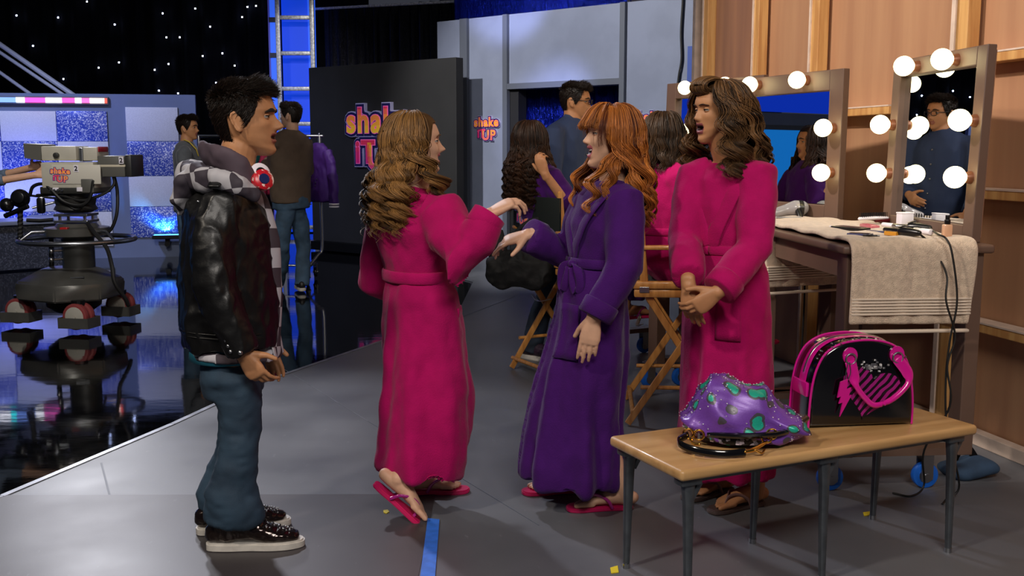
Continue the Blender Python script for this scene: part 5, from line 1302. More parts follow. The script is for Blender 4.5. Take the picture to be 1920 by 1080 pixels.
def long_hair(per, name, m, L=.42, n_cl=80, n_st=12, vol=.016, wave=.02, wl=.10, seed=1, side=(.10, .125), bangs=0, lowr=.13, tip=.3, r=.0026, az_rng=(48, 312), shoulder=-.20, front=.35, part=0., curl=1., jit=.02, front_len=None, top_grow=1.05, pouf=0., drift=-.02, faz=(42, 78)):
    """wavy long hair in head-local coordinates; az 0 = face, 90 = right side"""
    rr = random.Random(seed); nr = np.random.RandomState(seed); M = np.array(per.M); R_ = M[:3, :3]; T = M[:3, 3]
    S, tint = [], []
    hl = lambda az: (.068 if math.cos(az) > .62 else lerp(-.06, .068, max(0, (math.cos(az) - .25) / .37)) if math.cos(az) > .25 else -.075)
    for c in range(n_cl + bangs):
        bang = c >= n_cl
        if bang:
            aa = rr.uniform(-98, 98); az0 = math.radians(aa); el = math.radians(rr.uniform(58, 80)); az1 = az0 * 1.03; zend = rr.uniform(.018, .034) if abs(aa) < 52 else rr.uniform(-.03, .03) - (abs(aa) - 52) * .0022; ww = .002
        else:
            a = rr.uniform(*az_rng); az0 = math.radians(a); el = math.radians(rr.choice([rr.uniform(5, 88), rr.uniform(45, 88)]))
            dev = ((a + 180) % 360) - 180                       # -180..180
            if abs(dev) < 118 * (.75 + front): az1 = math.radians(math.copysign(rr.uniform(*faz), dev)) if rr.random() < front + .25 and abs(dev) < 125 else math.radians(math.copysign(rr.uniform(112, 165), dev))
            else: az1 = math.radians(dev * 1.0 + rr.uniform(-12, 12))
            ln = L if not (front_len and abs(math.degrees(az1)) < 90) else front_len
            zend = -ln * rr.uniform(.82, 1.06); ww = wave * rr.uniform(.7, 1.3)
        z0 = .112 * math.sin(el); ph = 2.6 * math.sin(az1 * 1.5 + seed) + 1.5 * math.sin(az1 * 4.3 + seed) + rr.uniform(-.7, .7); wlc = wl * rr.uniform(.9, 1.12); tc = rr.gauss(.45, .24); spin = 1 if math.sin(az1 * 3 + seed) > 0 else -1
        vo = vol * rr.uniform(.6, 1.35); n = 14 if bang else 42; fl = rr.uniform(.85, 1.25)
        for st in range(n_st):
            ja, jz = rr.gauss(0, .11), rr.gauss(0, .012); t = np.linspace(0, 1, n); rj = rr.gauss(0, .0045); je = rr.gauss(0, 1)
            if bang: z = z0 + (zend + rr.gauss(0, .004) - z0) * t ** 1.35; az = az0 + ja * .8 + (az1 - az0) * t
            else:
                z = z0 + jz + (zend + rr.gauss(0, .012) - z0) * (t ** 1.25 * .6 + t * .4); sm = np.clip((drift - z) / .16, 0, 1); sm = sm * sm * (3 - 2 * sm)
                d_ = (az1 - az0 + PI) % (2 * PI) - PI; az = az0 + ja * (1 - .6 * t) + d_ * sm
            z = np.minimum(z, .1105); zq = z; wq, fq, bq = prof(np.maximum(zq, -.02)); ca, sa = np.cos(az), np.sin(az); bq = np.where(zq < -.02, .092, bq)
            fade = np.clip((.085 - z) / .1, 0, 1)
            off = vo * (.30 + .70 * fade) * (1 - .75 * np.clip((z - .085) / .026, 0, 1)) + rj * .9 + (.006 if bang else 0)
            low = np.clip((-.02 - z) / .16, 0, 1); low = low * low * (3 - 2 * low)
            X = sa * (wq + .003 + off); Y = ca * (np.where(ca > 0, fq, bq) + .003 + off)
            lx = sa * side[0] * fl; ly = np.where(ca > 0, ca * side[1] * fl, ca * lowr * fl)
            X = X * (1 - low) + lx * low; Y = Y * (1 - low) + ly * low
            if pouf and math.cos(az0) > .2 and not bang: Y = Y; X = X
            g = np.clip((t - .22) / .6, 0, 1.1) * ww
            th = 2 * PI * z / wlc + ph; gl = g * curl
            X = X + ca * gl * np.sin(th) + rr.gauss(0, .004) * t; Y = Y - sa * gl * np.sin(th) + ca * gl * .6 * np.cos(th * spin)
            X = X + sa * gl * .6 * np.cos(th * spin)
            tp = np.clip((z - .06) / .05, 0, 1); P = np.stack([X, Y, z + tp * (off * .55 + .004)], 1) @ R_.T + T
            rad = r * (1 - (1 - tip) * np.clip((t - .6) / .4, 0, 1)) * per.hs * (.8 if bang else 1)
            S.append((P, rad)); tint.append(min(1, max(0, tc + rr.gauss(0, .13))))
    me = strands_mesh(name, S, tint)
    return finish_hair(per, name, me, m, hl, top_grow)
def finish_hair(per, name, me, m, hl, grow=1.05):
    P, Fc = scalp_cap(per.M, grow, hl, 0); nv = len(me.vertices)
    bm = B(); bm.from_mesh(me); vs_ = [bm.verts.new(V(p)) for p in P]
    for f in Fc:
        try: bm.faces.new([vs_[i] for i in f])
        except Exception: pass
    lay = bm.verts.layers.float.get('tint')
    for v in vs_: v[lay] = .12
    bm.to_mesh(me); bm.free(); me.update()
    return per.add(name, me, m)
def short_hair(per, name, m, n=1500, L=.03, seed=1, comb=(0, .4, .6), hl=None, r=.0022, quiff=.0, side_len=.5, grow=1.05, nape=-.06, curl=0.):
    rr = random.Random(seed); M = np.array(per.M); R_ = M[:3, :3]; T = M[:3, 3]; S, tint = [], []
    hl = hl or (lambda az: (.070 if math.cos(az) > .66 else lerp(.012, .070, (math.cos(az) - .42) / .24) if math.cos(az) > .42 else (lerp(-.028, .012, (math.cos(az) - .12) / .30) if math.cos(az) > .12 else (.010 if math.cos(az) > -.36 else nape))))
    k = 0
    while k < n:
        az = rr.uniform(0, 2 * PI); z = rr.uniform(nape, .111); z = z if rr.random() < .55 else .111 * rr.random() ** .35
        if z < hl(az) - .004: continue
        k += 1
        w_, f_, b_ = prof(min(z, .111)); sa, ca = math.sin(az), math.cos(az)
        p = np.array([w_ * math.copysign(abs(sa) ** .92, sa) * 1.03, (f_ * abs(ca) ** .78 if ca > 0 else -b_ * abs(ca) ** .85) * 1.03, z + .003])
        nn = p / np.array([.0755 ** 2, .0975 ** 2, .117 ** 2]); nn /= np.linalg.norm(nn)
        top = max(0., min(1, (z - .03) / .06)); fr = max(0, math.cos(az))
        flow = np.array([0, -.55, -.62]) * (1 - top) + np.array(comb) * top; flow = flow - nn * flow.dot(nn) * (1 - .35 * top * fr)
        d = nn * (.16 + .22 * top + .25 * top * fr * (1 if quiff else 0)) + flow + np.array([rr.gauss(0, .12), rr.gauss(0, .10), rr.gauss(0, .10)])
        d /= np.linalg.norm(d); l = L * lerp(side_len, 1., top) * rr.uniform(.7, 1.2) * (1 + quiff * top * fr)
        t = np.linspace(0, 1, 6)[:, None]; bend = -nn * (.30 if top < .5 else .12) + np.array([rr.gauss(0, .12), 0, .10 * top * fr])
        P = p + d * l * t + bend * l * t * t + nn * .002
        S.append((P @ R_.T + T, r * per.hs * (1 - .7 * t[:, 0]))); tint.append(min(1, max(0, rr.gauss(.4, .25))))
    return finish_hair(per, name, strands_mesh(name, S, tint), m, hl, grow)
# ================================================================= PEOPLE
def Z(p, dz): return V((p.x, p.y, p.z + dz))
def rings(Y, mm, L_, F_, extra=0.):
    """L_: (px centre x, px y, ru, rv) -> tube points and radii at depth Y"""
    return [A(q[0], q[1], q[4] if len(q) > 4 else Y) for q in L_], [(q[2], q[3]) for q in L_]
m_ffp = mat('pink_rubber', '#c8145c', .45); m_ffs = mat('magenta_strap', '#a0207c', .2, coat=.6); m_ffg = mat('grey_brown_rubber', '#5a4a48', .5); m_ffgs = mat('taupe_strap', '#7a5a58', .35)
SOLE = [(-.012, .0), (-.008, .022), (.03, .033), (.09, .030), (.15, .041), (.20, .045), (.235, .036), (.252, .012), (.252, -.012), (.24, -.032), (.20, -.042), (.15, -.036), (.09, -.030), (.03, -.033), (-.008, -.022)]
def flipflop(per, H, d, up, side, ms, mt, s=1., th=.018, drop=0.):
    d = V(d).normalized(); up = V(up); up = (up - d * up.dot(d)).normalized(); l = d.cross(up) * side
    sp = spline([V((a, b, 0)) for a, b in SOLE + SOLE[:1]], 3)[:-1]
    M = basis(H, d * s, l * s, up * s); bm = B(); prism(bm, [(p.x, p.y) for p in sp], -th, .0, M=M); bmesh.ops.recalc_face_normals(bm, faces=bm.faces[:])
    bmesh.ops.bevel(bm, geom=[e for e in bm.edges if any(len(f.verts) > 4 for f in e.link_faces)], offset=.004, segments=2, affect='EDGES')
    o = per.add('flip_flop', bm, ms, angle=50)
    for y, yy in ((-.040, -1), (.040, 1)):
        pts = [M @ V(q) for q in ((.185, -.016, .0), (.185, -.016, .022), (.170, -.012 + yy * .004, .044), (.135, yy * .026, .050), (.095, yy * .036, .030), (.075, yy * .036, -.004))]
        bm = B(); tube(bm, spline(pts, 5), [(.0065 * s, .0028 * s)] * 26, 8, ref=up); per.add('strap', bm, mt, o)
def belt(per, ax, z, m, r=.020, off=.006):
    a = [2 * PI * k / 40 for k in range(41)]; pts = per.ring(ax, z, a, off); bm = B(); tube(bm, pts, (r, .0065), 10, ref=(0, 0, 1), cap='flat'); return per.add('belt', bm, m)
def bow(per, ax, z, ang, m, par, s=1.):
    d = per.F * math.cos(ang) + per.R * math.sin(ang); p = per.surf(V((ax[0], ax[1], z)), d, .018); t_ = V((-d.y, d.x, 0))
    for sg in (-1, 1):
        bm = B(); pts = [p, p + t_ * sg * .05 * s + d * .015 + V((0, 0, -.02 * s)), p + t_ * sg * .065 * s + d * .012 + V((0, 0, -.09 * s)), p + t_ * sg * .045 * s + d * .014 + V((0, 0, -.125 * s)), p + t_ * sg * .028 * s + d * .018 + V((0, 0, -.09 * s)), p + t_ * sg * .012 * s + d * .01 + V((0, 0, -.02 * s))]
        tube(bm, spline(pts, 6), (.020 * s, .0045), 10, ref=d.cross(V((0, 0, 1))) * .3 + d * .2 + V((0, .0, .2))); per.add('bow_loop', bm, m, par)
        bm = B(); pts = [p, p + t_ * sg * .022 * s + d * .006 + V((0, 0, -.06 * s)), p + t_ * sg * .035 * s + d * .01 + V((0, 0, -.20 * s))]
        tube(bm, spline(pts, 5), (.021 * s, .0045), 10, ref=t_); per.add('belt_end', bm, m, par)
    bm = B(); sphere(bm, p + d * .005, (.02 * s, .02 * s, .018 * s), 12); per.add('knot', bm, m, par)
def collar(per, axf, z0, z1, a0, a1, m, w=.030, zneck=None):
    for sg in (-1, 1):
        pts = []
        for k in range(15):
            t = k / 14; z = lerp(z0, z1, t); a = sg * lerp(a0, a1, t ** .8) + .06 * (1 - 2 * (sg > 0)) * t
            ax = axf(z); pts.append(per.surf(V((ax[0], ax[1], z)), per.F * math.cos(a) + per.R * math.sin(a), .003 + .002 * (sg > 0)))
        bm = B(); tube(bm, pts, (w, .006), 10, ref=per.R); per.add('collar', bm, m)
def pocket(per, ax, z0, z1, a0, a1, m):
    bm = B(); rows = []; nz = 8; na = 8
    for i in range(nz + 1):
        rows.append([bm.verts.new(per.surf(V((ax[0], ax[1], lerp(z0, z1, i / nz))), per.F * math.cos(lerp(a0, a1, k / na)) + per.R * math.sin(lerp(a0, a1, k / na)), .004 + .006 * (i > nz - 2))) for k in range(na + 1)])
    for a, b in zip(rows, rows[1:]):
        for k in range(na): bm.faces.new((a[k], a[k + 1], b[k + 1], b[k]))
    o = per.add('pocket', bm, m); s_ = o.modifiers.new('t', 'SOLIDIFY'); s_.thickness = .008; s_.offset = 0
def cuff(per, p, q, r, m, par=None):
    bm = B(); p, q = V(p), V(q); d = (q - p).normalized(); tube(bm, [p - d * .055, p - d * .05, q - d * .004, q], [r * .98, r * 1.06, r * 1.06, r * .9], 24, cap='flat'); per.add('cuff', bm, m, par)

# ----------------------------------------------------------------- girl in pink robe, back turned
P = Person('person in a hot pink robe with wavy blonde-brown hair, back turned, arm raised', G(790, 945), (.8, .6), m_skin)
Y = 4.02
P.head(A(778, 267, Y), (.97, .24), 1.02, pitch=.02, nose=1.15, smile=1., open=.008, fem=1.)
hr_, hl_ = A(718, 903, 3.82), G(766, 926)
sR, eR, wR = A(824, 396, 3.90), A(862, 486, 3.74), A(918, 402, 3.78)
sL, eL, wL = A(727, 396, 4.15), A(704, 525, 4.26), A(760, 560, 4.36)
dR = (G(795, 976) - hr_ + V((0, 0, .012))).normalized()
anR, anL = A(756, 876, 3.85), A(781, 900, 4.08)
P.body([([A(781, 312, Y), A(777, 350, Y)], [.052, .058]), ([A(777, 348, Y), A(775, 400, Y), A(777, 515, Y), A(780, 575, Y)], [(.06, .05), (.15, .09), (.11, .08), (.13, .1)], 24),
        ([sR, eR, wR], [.042, .036, .025]), ([sL, eL, wL], [.042, .036, .025]),
        ([A(785, 560, 4.0), A(815, 745, 3.95), anR, hr_ + dR * .035 + V((.034, 0, .034))], [.06, .045, .036, .036]), ([A(770, 560, 4.04), A(793, 740, 4.03), anL, Z(hl_, .06)], [.06, .045, .036, .034])],
       hands=[dict(W=wR, d=(.86, .1, .5), nrm=(.35, .35, -.8), side=-1, curl=.55, s=1.0, thumb=.3), dict(W=wL, d=(.5, .5, -.5), nrm=(.3, -.9, 0), side=1, curl=.4)],
       feet=[dict(H=hr_, d=dR, up=(.62, 0, .6), side=-1, s=.96), dict(H=Z(hl_, .018), d=(1, .12, 0), side=1, s=.94)], vox=.004, lip=m_lip_p)
P.face('#5a3c24', look=.1, teeth=True, browt=.6)
flipflop(P, hr_ - V((.018, 0, .006)), dR, (.62, 0, .6), -1, m_ffp, m_ffs); flipflop(P, Z(hl_, .018), (1, .12, 0), (0, 0, 1), 1, m_ffp, m_ffs)
pts, rad = rings(Y, 0, [(776, 350, .06, .055), (775, 366, .135, .085), (773, 385, .185, .115), (770, 430, .205, .130), (773, 480, .172, .112), (776, 515, .148, .10), (782, 556, .178, .128), (788, 640, .188, .145), (800, 740, .188, .165, 3.98), (801, 800, .180, .168, 3.95), (794, 850, .172, .160, 3.93), (790, 874, .166, .160, 3.92), (789, 884, .164, .158, 3.92)], P.F)
P.cloth('robe', [(pts, rad, 40), ([V(sR) + V((-.05, .02, .01)), sR, lerp(V(sR), V(eR), .5) - V((0, 0, .015)), V(eR) + V((-.0, 0, -.02)), lerp(V(eR), V(wR), .5) + V((0, 0, -.02)), lerp(V(eR), V(wR), .98)], [.075, .090, .088, .090, .072, .060], 24), ([V(sL) + V((.04, 0, .01)), sL, lerp(V(sL), V(eL), .5), eL, lerp(V(eL), V(wL), .8)], [.07, .086, .078, .074, .066], 24)], m_pinkrobe, .008, 6,
        wr=(.010, (9, 9, 5.5), 1.), fold=fold_fn(pts[-3].x, Y, pts[-1].z, pts[5].z, .014, 7, .6, 3.), wr2=(.012, (4, 4, 2.2), 4.))
robe = P.last
ax = lambda z: (interp(-z, [-p.z for p in pts], [p.x for p in pts]), Y)
b_ = belt(P, ax(pts[5].z), pts[5].z, m_pinkrobe, .024)
cuff(P, lerp(V(eR), V(wR), .97), lerp(V(eR), V(wR), 1.02), .062, m_pinkrobe)
pocket(P, ax(A(0, 640, Y).z), A(0, 640, Y).z, A(0, 572, Y).z, .55, 1.2, m_pinkrobe)
bm = B(); k_ = [P.surf(V((*ax(z), z)), -P.F * math.cos(a) + P.R * math.sin(a), .006) for a, z in [(lerp(-1.9, 1.9, t), pts[1].z + .01 - .03 * abs(lerp(-1.9, 1.9, t)) ** 1.5 * .5) for t in np.linspace(0, 1, 15)]]
tube(bm, k_, (.024, .010), 10, ref=(0, 0, 1)); P.add('collar', bm, m_pinkrobe)
long_hair(P, 'hair', hair_mat('hair_blonde_brown', '#2a1a0c', '#a87a44'), L=.30, n_cl=130, n_st=34, vol=.030, wave=.026, wl=.075, seed=4, side=(.135, .12), lowr=.165, front=.22, r=.0015, az_rng=(80, 280), front_len=.20)

# ----------------------------------------------------------------- redhead in purple robe
P = Person('person in a purple robe with long ginger hair and a fringe, laughing, facing left', G(1095, 945), (-.95, -.30), m_skin)
Y = 3.98
P.head(A(1147, 253, Y), (-.97, -.20), 1.0, pitch=.03, nose=1.05, smile=1., open=.017, fem=1.)
hf, hn = G(1090, 920), G(1180, 953)
sL, eL, wL = A(1170, 374, 3.85), A(1166, 500, 3.76), A(1113, 598, 3.73)
sR, eR, wR = A(1112, 376, 4.12), A(1062, 472, 4.16), A(990, 440, 4.06)
df, dn = (G(990, 926) - hf), (G(1069, 957) - hn); df.z = dn.z = 0
P.body([([A(1147, 300, Y), A(1151, 338, Y)], [.052, .056]), ([A(1150, 338, Y), A(1143, 400, Y), A(1122, 490, Y), A(1115, 560, Y)], [(.06, .05), (.145, .09), (.11, .08), (.13, .1)], 24),
        ([sL, eL, wL], [.040, .034, .025]), ([sR, eR, wR], [.040, .034, .025]),
        ([A(1112, 560, 3.95), A(1112, 740, 3.93), Z(hn, .10) + dn * .15, Z(hn, .05) + dn * .1], [.06, .045, .036, .034]), ([A(1112, 560, 4.02), A(1090, 740, 4.04), Z(hf, .11) + df * .15, Z(hf, .05) + df * .1], [.06, .045, .036, .034])],
       hands=[dict(W=wL, d=(-.18, 0, -1), nrm=(.15, 1, 0), side=1, curl=.16, s=1.0, thumb=.1), dict(W=wR, d=(-.93, 0, -.25), nrm=(-.1, .35, -1), side=-1, curls=[.25, .45, .5, .55], thumb=.4)],
       feet=[dict(H=Z(hf, .018), d=df, side=-1, s=.96), dict(H=Z(hn, .018), d=dn, side=-1 if False else 1, s=.97)], vox=.004, lip=m_lip_p)
P.face('#6a3a1c', look=-.05, teeth=True, browt=.6)
flipflop(P, Z(hf, .018), df, (0, 0, 1), -1, m_ffp, m_ffs); flipflop(P, Z(hn, .018), dn, (0, 0, 1), 1, m_ffp, m_ffs)
pts, rad = rings(Y, 0, [(1151, 340, .06, .055), (1149, 356, .13, .085), (1144, 378, .175, .115), (1132, 430, .185, .128), (1124, 470, .155, .108), (1121, 490, .145, .100), (1116, 530, .170, .125), (1105, 620, .185, .142), (1090, 720, .195, .162), (1078, 810, .205, .184), (1070, 872, .21, .200), (1068, 896, .205, .198)], P.F)
P.cloth('robe', [(pts, rad, 40), ([V(sL) + V((-.03, .05, .01)), sL, lerp(V(sL), V(eL), .5), eL, lerp(V(eL), V(wL), .5), lerp(V(eL), V(wL), .93)], [.07, .080, .074, .072, .066, .060], 24), ([V(sR) + V((.05, 0, .01)), sR, lerp(V(sR), V(eR), .5), V(eR) - V((0, 0, .015)), lerp(V(eR), V(wR), .5) - V((0, 0, .01)), lerp(V(eR), V(wR), .96)], [.075, .088, .082, .082, .074, .066], 24)], m_purprobe, .008, 6,
        wr=(.009, (9, 9, 5.5), 7.), fold=fold_fn(pts[-4].x, Y, pts[-1].z, pts[5].z, .013, 8, 1.1, 2.), wr2=(.009, (4, 4, 2.2), 2.))
ax = lambda z: (interp(-z, [-p.z for p in pts], [p.x for p in pts]), Y)
b_ = belt(P, ax(pts[5].z), pts[5].z, m_purprobe, .020); bow(P, ax(pts[5].z), pts[5].z, -.35, m_purprobe, b_, .85)
collar(P, ax, pts[1].z + .01, pts[5].z + .02, 1.15, .12, m_purprobe)
cuff(P, lerp(V(eL), V(wL), .93), lerp(V(eL), V(wL), .97), .064, m_purprobe); cuff(P, lerp(V(eR), V(wR), .95), lerp(V(eR), V(wR), .98), .066, m_purprobe)
pocket(P, ax(A(0, 660, Y).z), A(0, 660, Y).z, A(0, 562, Y).z, -.35, -1.0, m_purprobe)
long_hair(P, 'hair', hair_mat('hair_ginger', '#55220a', '#dc883c'), L=.31, n_cl=130, n_st=34, vol=.026, wave=.020, wl=.095, seed=9, side=(.13, .135), lowr=.14, front=.30, bangs=46, r=.0015, az_rng=(80, 280))

# ----------------------------------------------------------------- tall girl in pink robe
P = Person('tall person in a hot pink robe with voluminous brown wavy hair, hands clasped, frowning', G(1375, 940), (-.75, -.66), m_skin_d)
Y = 4.05
P.head(A(1347, 208, Y), (-.92, -.38), 1.0, pitch=-.02, open=.014, fem=1., nose=.82, frown=.6)
hn, hf = G(1425, 945), G(1368, 920); dn, df = (G(1338, 962) - hn), (G(1290, 938) - hf); dn.z = df.z = 0
sL, eL, wL = A(1418, 332, 3.93), A(1418, 462, 3.84), A(1345, 548, 3.74)
sR, eR, wR = A(1306, 328, 4.12), A(1284, 452, 4.02), A(1291, 535, 3.80)
P.body([([A(1350, 255, Y), A(1366, 298, Y)], [.052, .058]), ([A(1366, 298, Y), A(1368, 350, Y), A(1364, 465, Y), A(1364, 550, Y)], [(.06, .05), (.15, .09), (.11, .08), (.13, .1)], 24),
        ([sL, eL, wL], [.040, .034, .026]), ([sR, eR, wR], [.040, .034, .026]),
        ([A(1370, 550, 4.0), A(1375, 740, 3.99), Z(hn, .13) + dn * .1, Z(hn, .05) + dn * .1], [.06, .045, .037, .034]), ([A(1352, 550, 4.08), A(1350, 740, 4.08), Z(hf, .11) + df * .1, Z(hf, .05) + df * .1], [.06, .045, .037, .034])],
       hands=[dict(W=wL, d=(-.74, -.05, -.55), nrm=(-.1, 1, .2), side=1, curl=.5, s=1.0, thumb=.3), dict(W=wR, d=(.12, -.10, -1), nrm=(.45, .9, 0), side=-1, curl=.32, thumb=.2)],
       feet=[dict(H=Z(hn, .018), d=dn, side=1, s=.98), dict(H=Z(hf, .018), d=df, side=-1, s=.98)], vox=.004, lip=m_lip_d)
P.face('#2a1a10', look=.25, browt=.5)
flipflop(P, Z(hn, .018), dn, (0, 0, 1), 1, m_ffg, m_ffgs); flipflop(P, Z(hf, .018), df, (0, 0, 1), -1, m_ffg, m_ffgs)
pts, rad = rings(Y, 0, [(1367, 300, .062, .056), (1368, 314, .14, .09), (1369, 334, .172, .112), (1369, 385, .182, .130), (1366, 435, .165, .120), (1364, 465, .150, .108), (1364, 510, .180, .130), (1362, 640, .195, .145), (1360, 760, .205, .165), (1358, 850, .208, .172), (1358, 882, .206, .172)], P.F)
P.cloth('robe', [(pts, rad, 40), ([V(sL) + V((-.05, .05, .01)), sL, lerp(V(sL), V(eL), .5), eL, lerp(V(eL), V(wL), .5), lerp(V(eL), V(wL), .93)], [.07, .078, .072, .070, .064, .058], 24), ([V(sR) + V((.05, 0, .01)), sR, lerp(V(sR), V(eR), .5), eR, lerp(V(eR), V(wR), .5), lerp(V(eR), V(wR), .80)], [.066, .070, .066, .062, .058, .056], 24)], m_pinkrobe, .008, 6,
        wr=(.009, (9, 9, 5.5), 3.), fold=fold_fn(pts[-4].x, Y, pts[-1].z, pts[5].z, .010, 8, .3, 1.), wr2=(.008, (4, 4, 2.2), 9.))
ax = lambda z: (interp(-z, [-p.z for p in pts], [p.x for p in pts]), Y)
b_ = belt(P, ax(pts[5].z), pts[5].z, m_pinkrobe, .020); bow(P, ax(pts[5].z), pts[5].z, .42, m_pinkrobe, b_, 1.0)
collar(P, ax, pts[1].z + .015, pts[5].z + .02, 1.2, .15, m_pinkrobe, .034)
cuff(P, lerp(V(eL), V(wL), .92), lerp(V(eL), V(wL), .97), .064, m_pinkrobe)
pocket(P, ax(A(0, 625, Y).z), A(0, 625, Y).z, A(0, 535, Y).z, -.35, -.95, m_pinkrobe)
long_hair(P, 'hair', hair_mat('hair_brown_wavy', '#24160c', '#86603a'), L=.235, n_cl=130, n_st=34, vol=.052, wave=.028, wl=.09, seed=12, side=(.135, .13), lowr=.17, front=.32, r=.0015, az_rng=(54, 306), top_grow=1.05, drift=.09, faz=(70, 96))
# pompadour roll over the forehead
bm = B(); M = P.M; rr = random.Random(3); S, tint = [], []
for k in range(900):
    x = rr.gauss(0, .024); x = max(-.05, min(.05, x)); w = .5 + rr.random() * .5; t = np.linspace(0, 1, 14)
    a = lerp(.1, 4.1, t) if False else .35 + t * 3.6
    cy, cz, r_ = .068, .098, (.034 * w + .006) * (1 - 6 * x * x * 20)
    yy = cy - .030 * (1 - t) ** 2 + r_ * np.sin(a - .9) * 1.25; zz = cz + r_ * np.cos(a - .9) * 1.0 - .006 * (1 - t)
    q = np.stack([x + .004 * np.sin(t * 5 + k) + 0 * t, yy, zz], 1); Mn = np.array(M)
    S.append((q @ Mn[:3, :3].T + Mn[:3, 3], .0017 * np.ones(14))); tint.append(min(1, max(0, rr.gauss(.45, .22))))
P.add('hair_roll', strands_mesh('hair_roll', S, tint), MATS['hair_brown_wavy'])

# ----------------------------------------------------------------- boy in leather jacket
m_leather = mat('black_leather', '#0b0b0c', .43, spec=.4, coat=.05, bump=.4, bscale=26, bdist=.006, rvar=.06, vscale=9)
def check_mat(name, c1, c2, sc_):
    m = mat(name, c1, .75); N = m.node_tree.nodes; L = m.node_tree.links; b = N['Principled BSDF']
    tc = N.new('ShaderNodeTexCoord'); mp = N.new('ShaderNodeMapping'); mp.inputs['Rotation'].default_value = (.15, .12, .2); L.new(tc.outputs['Object'], mp.inputs[0])
    ck = N.new('ShaderNodeTexChecker'); ck.inputs['Scale'].default_value = sc_; ck.inputs['Color1'].default_value = lin(c1); ck.inputs['Color2'].default_value = lin(c2); L.new(mp.outputs[0], ck.inputs['Vector']); L.new(ck.outputs['Color'], b.inputs['Base Color']); return m
m_check = check_mat('checked_cotton', '#b9b6be', '#40363f', 14.5)
m_hood = check_mat('hood_cotton', '#aeacb2', '#37303a', 13.); m_hoodin = mat('hood_lining', '#51434e', .8, var=.1, vscale=10)
P = Person('boy in a black leather jacket over a checked hoodie, in profile at the left', G(475, 1012), (1, 0.), m_skin_d)
Y = 3.62
P.head(A(461, 223, Y), (1, -.04), 1.10, pitch=.04, nose=1.25, open=.006)
hN, hF = G(418, 1029), G(398, 999); dN, dF = G(560, 1024) - hN, G(532, 984) - hF; dN.z = dF.z = 0; dN.normalize(); dF.normalize()
sR, eR, wR = A(412, 390, 3.47), A(398, 532, 3.39), A(456, 662, 3.40); sL, eL, wL = A(448, 385, 3.78), A(440, 530, 3.86), A(490, 640, 3.84)
kN, kF = A(446, 825, 3.52), A(446, 822, 3.72)
P.body([([A(450, 275, Y), A(434, 338, Y)], [.062, .068]), ([A(434, 335, Y), A(430, 400, Y), A(432, 560, Y), A(438, 690, Y)], [(.065, .055), (.14, .08), (.12, .08), (.12, .08)], 24),
        ([sR, eR, wR], [.040, .036, .030]), ([sL, eL, wL], [.05, .042, .030]), ([A(434, 690, 3.53), kN, Z(hN, .1) + dN * .05], [.06, .05, .04]), ([A(444, 690, 3.72), kF, Z(hF, .1) + dF * .05], [.06, .05, .04])],
       hands=[dict(W=wR, d=(.52, -.02, -.85), nrm=(.25, 1, .1), side=-1, curls=[.45, .6, .65, .68], s=.98, thumb=.75), dict(W=wL, d=(.4, 0, -.9), nrm=(0, -1, 0), side=1, curl=.4, s=1.05)],
       feet=[dict(H=Z(hN, .03), d=dN, toes=False), dict(H=Z(hF, .03), d=dF, toes=False)], vox=.004, lip=m_lip_n)
P.face('#140d08', browz=-.004, browt=1.5)
short_hair(P, 'hair', hair_mat('hair_black_brown', '#0c0806', '#2e2018'), n=9500, L=.026, seed=3, comb=(0, .80, .10), quiff=.7, side_len=.75, r=.0012, grow=1.055, nape=-.075)
# jeans
P.cloth('jeans', [([A(438, 668, Y), A(438, 700, Y), A(440, 735, Y)], [(.165, .105), (.172, .110), (.155, .10)], 32),
    ([A(436, 700, 3.54), A(452, 765, 3.53), A(449, 830, 3.52), A(441, 890, 3.51), A(440, 935, 3.515), A(438, 972, 3.52)], [(.095, .092), (.085, .078), (.074, .072), (.076, .078), (.080, .086), (.082, .092)], 28),
    ([A(444, 700, 3.70), A(450, 765, 3.71), A(444, 830, 3.72), A(431, 890, 3.71), A(422, 930, 3.70), A(418, 958, 3.69)], [(.095, .092), (.085, .078), (.074, .072), (.076, .076), (.080, .082), (.082, .088)], 28)], m_denim, .008, 4,
    wr=(.016, (5, 5, 6), 5.), wr2=(.008, (9, 9, 16), 2.), mask=lambda co: .35 + .9 * np.clip((.5 - co[:, 2]) / .4, 0, 1))
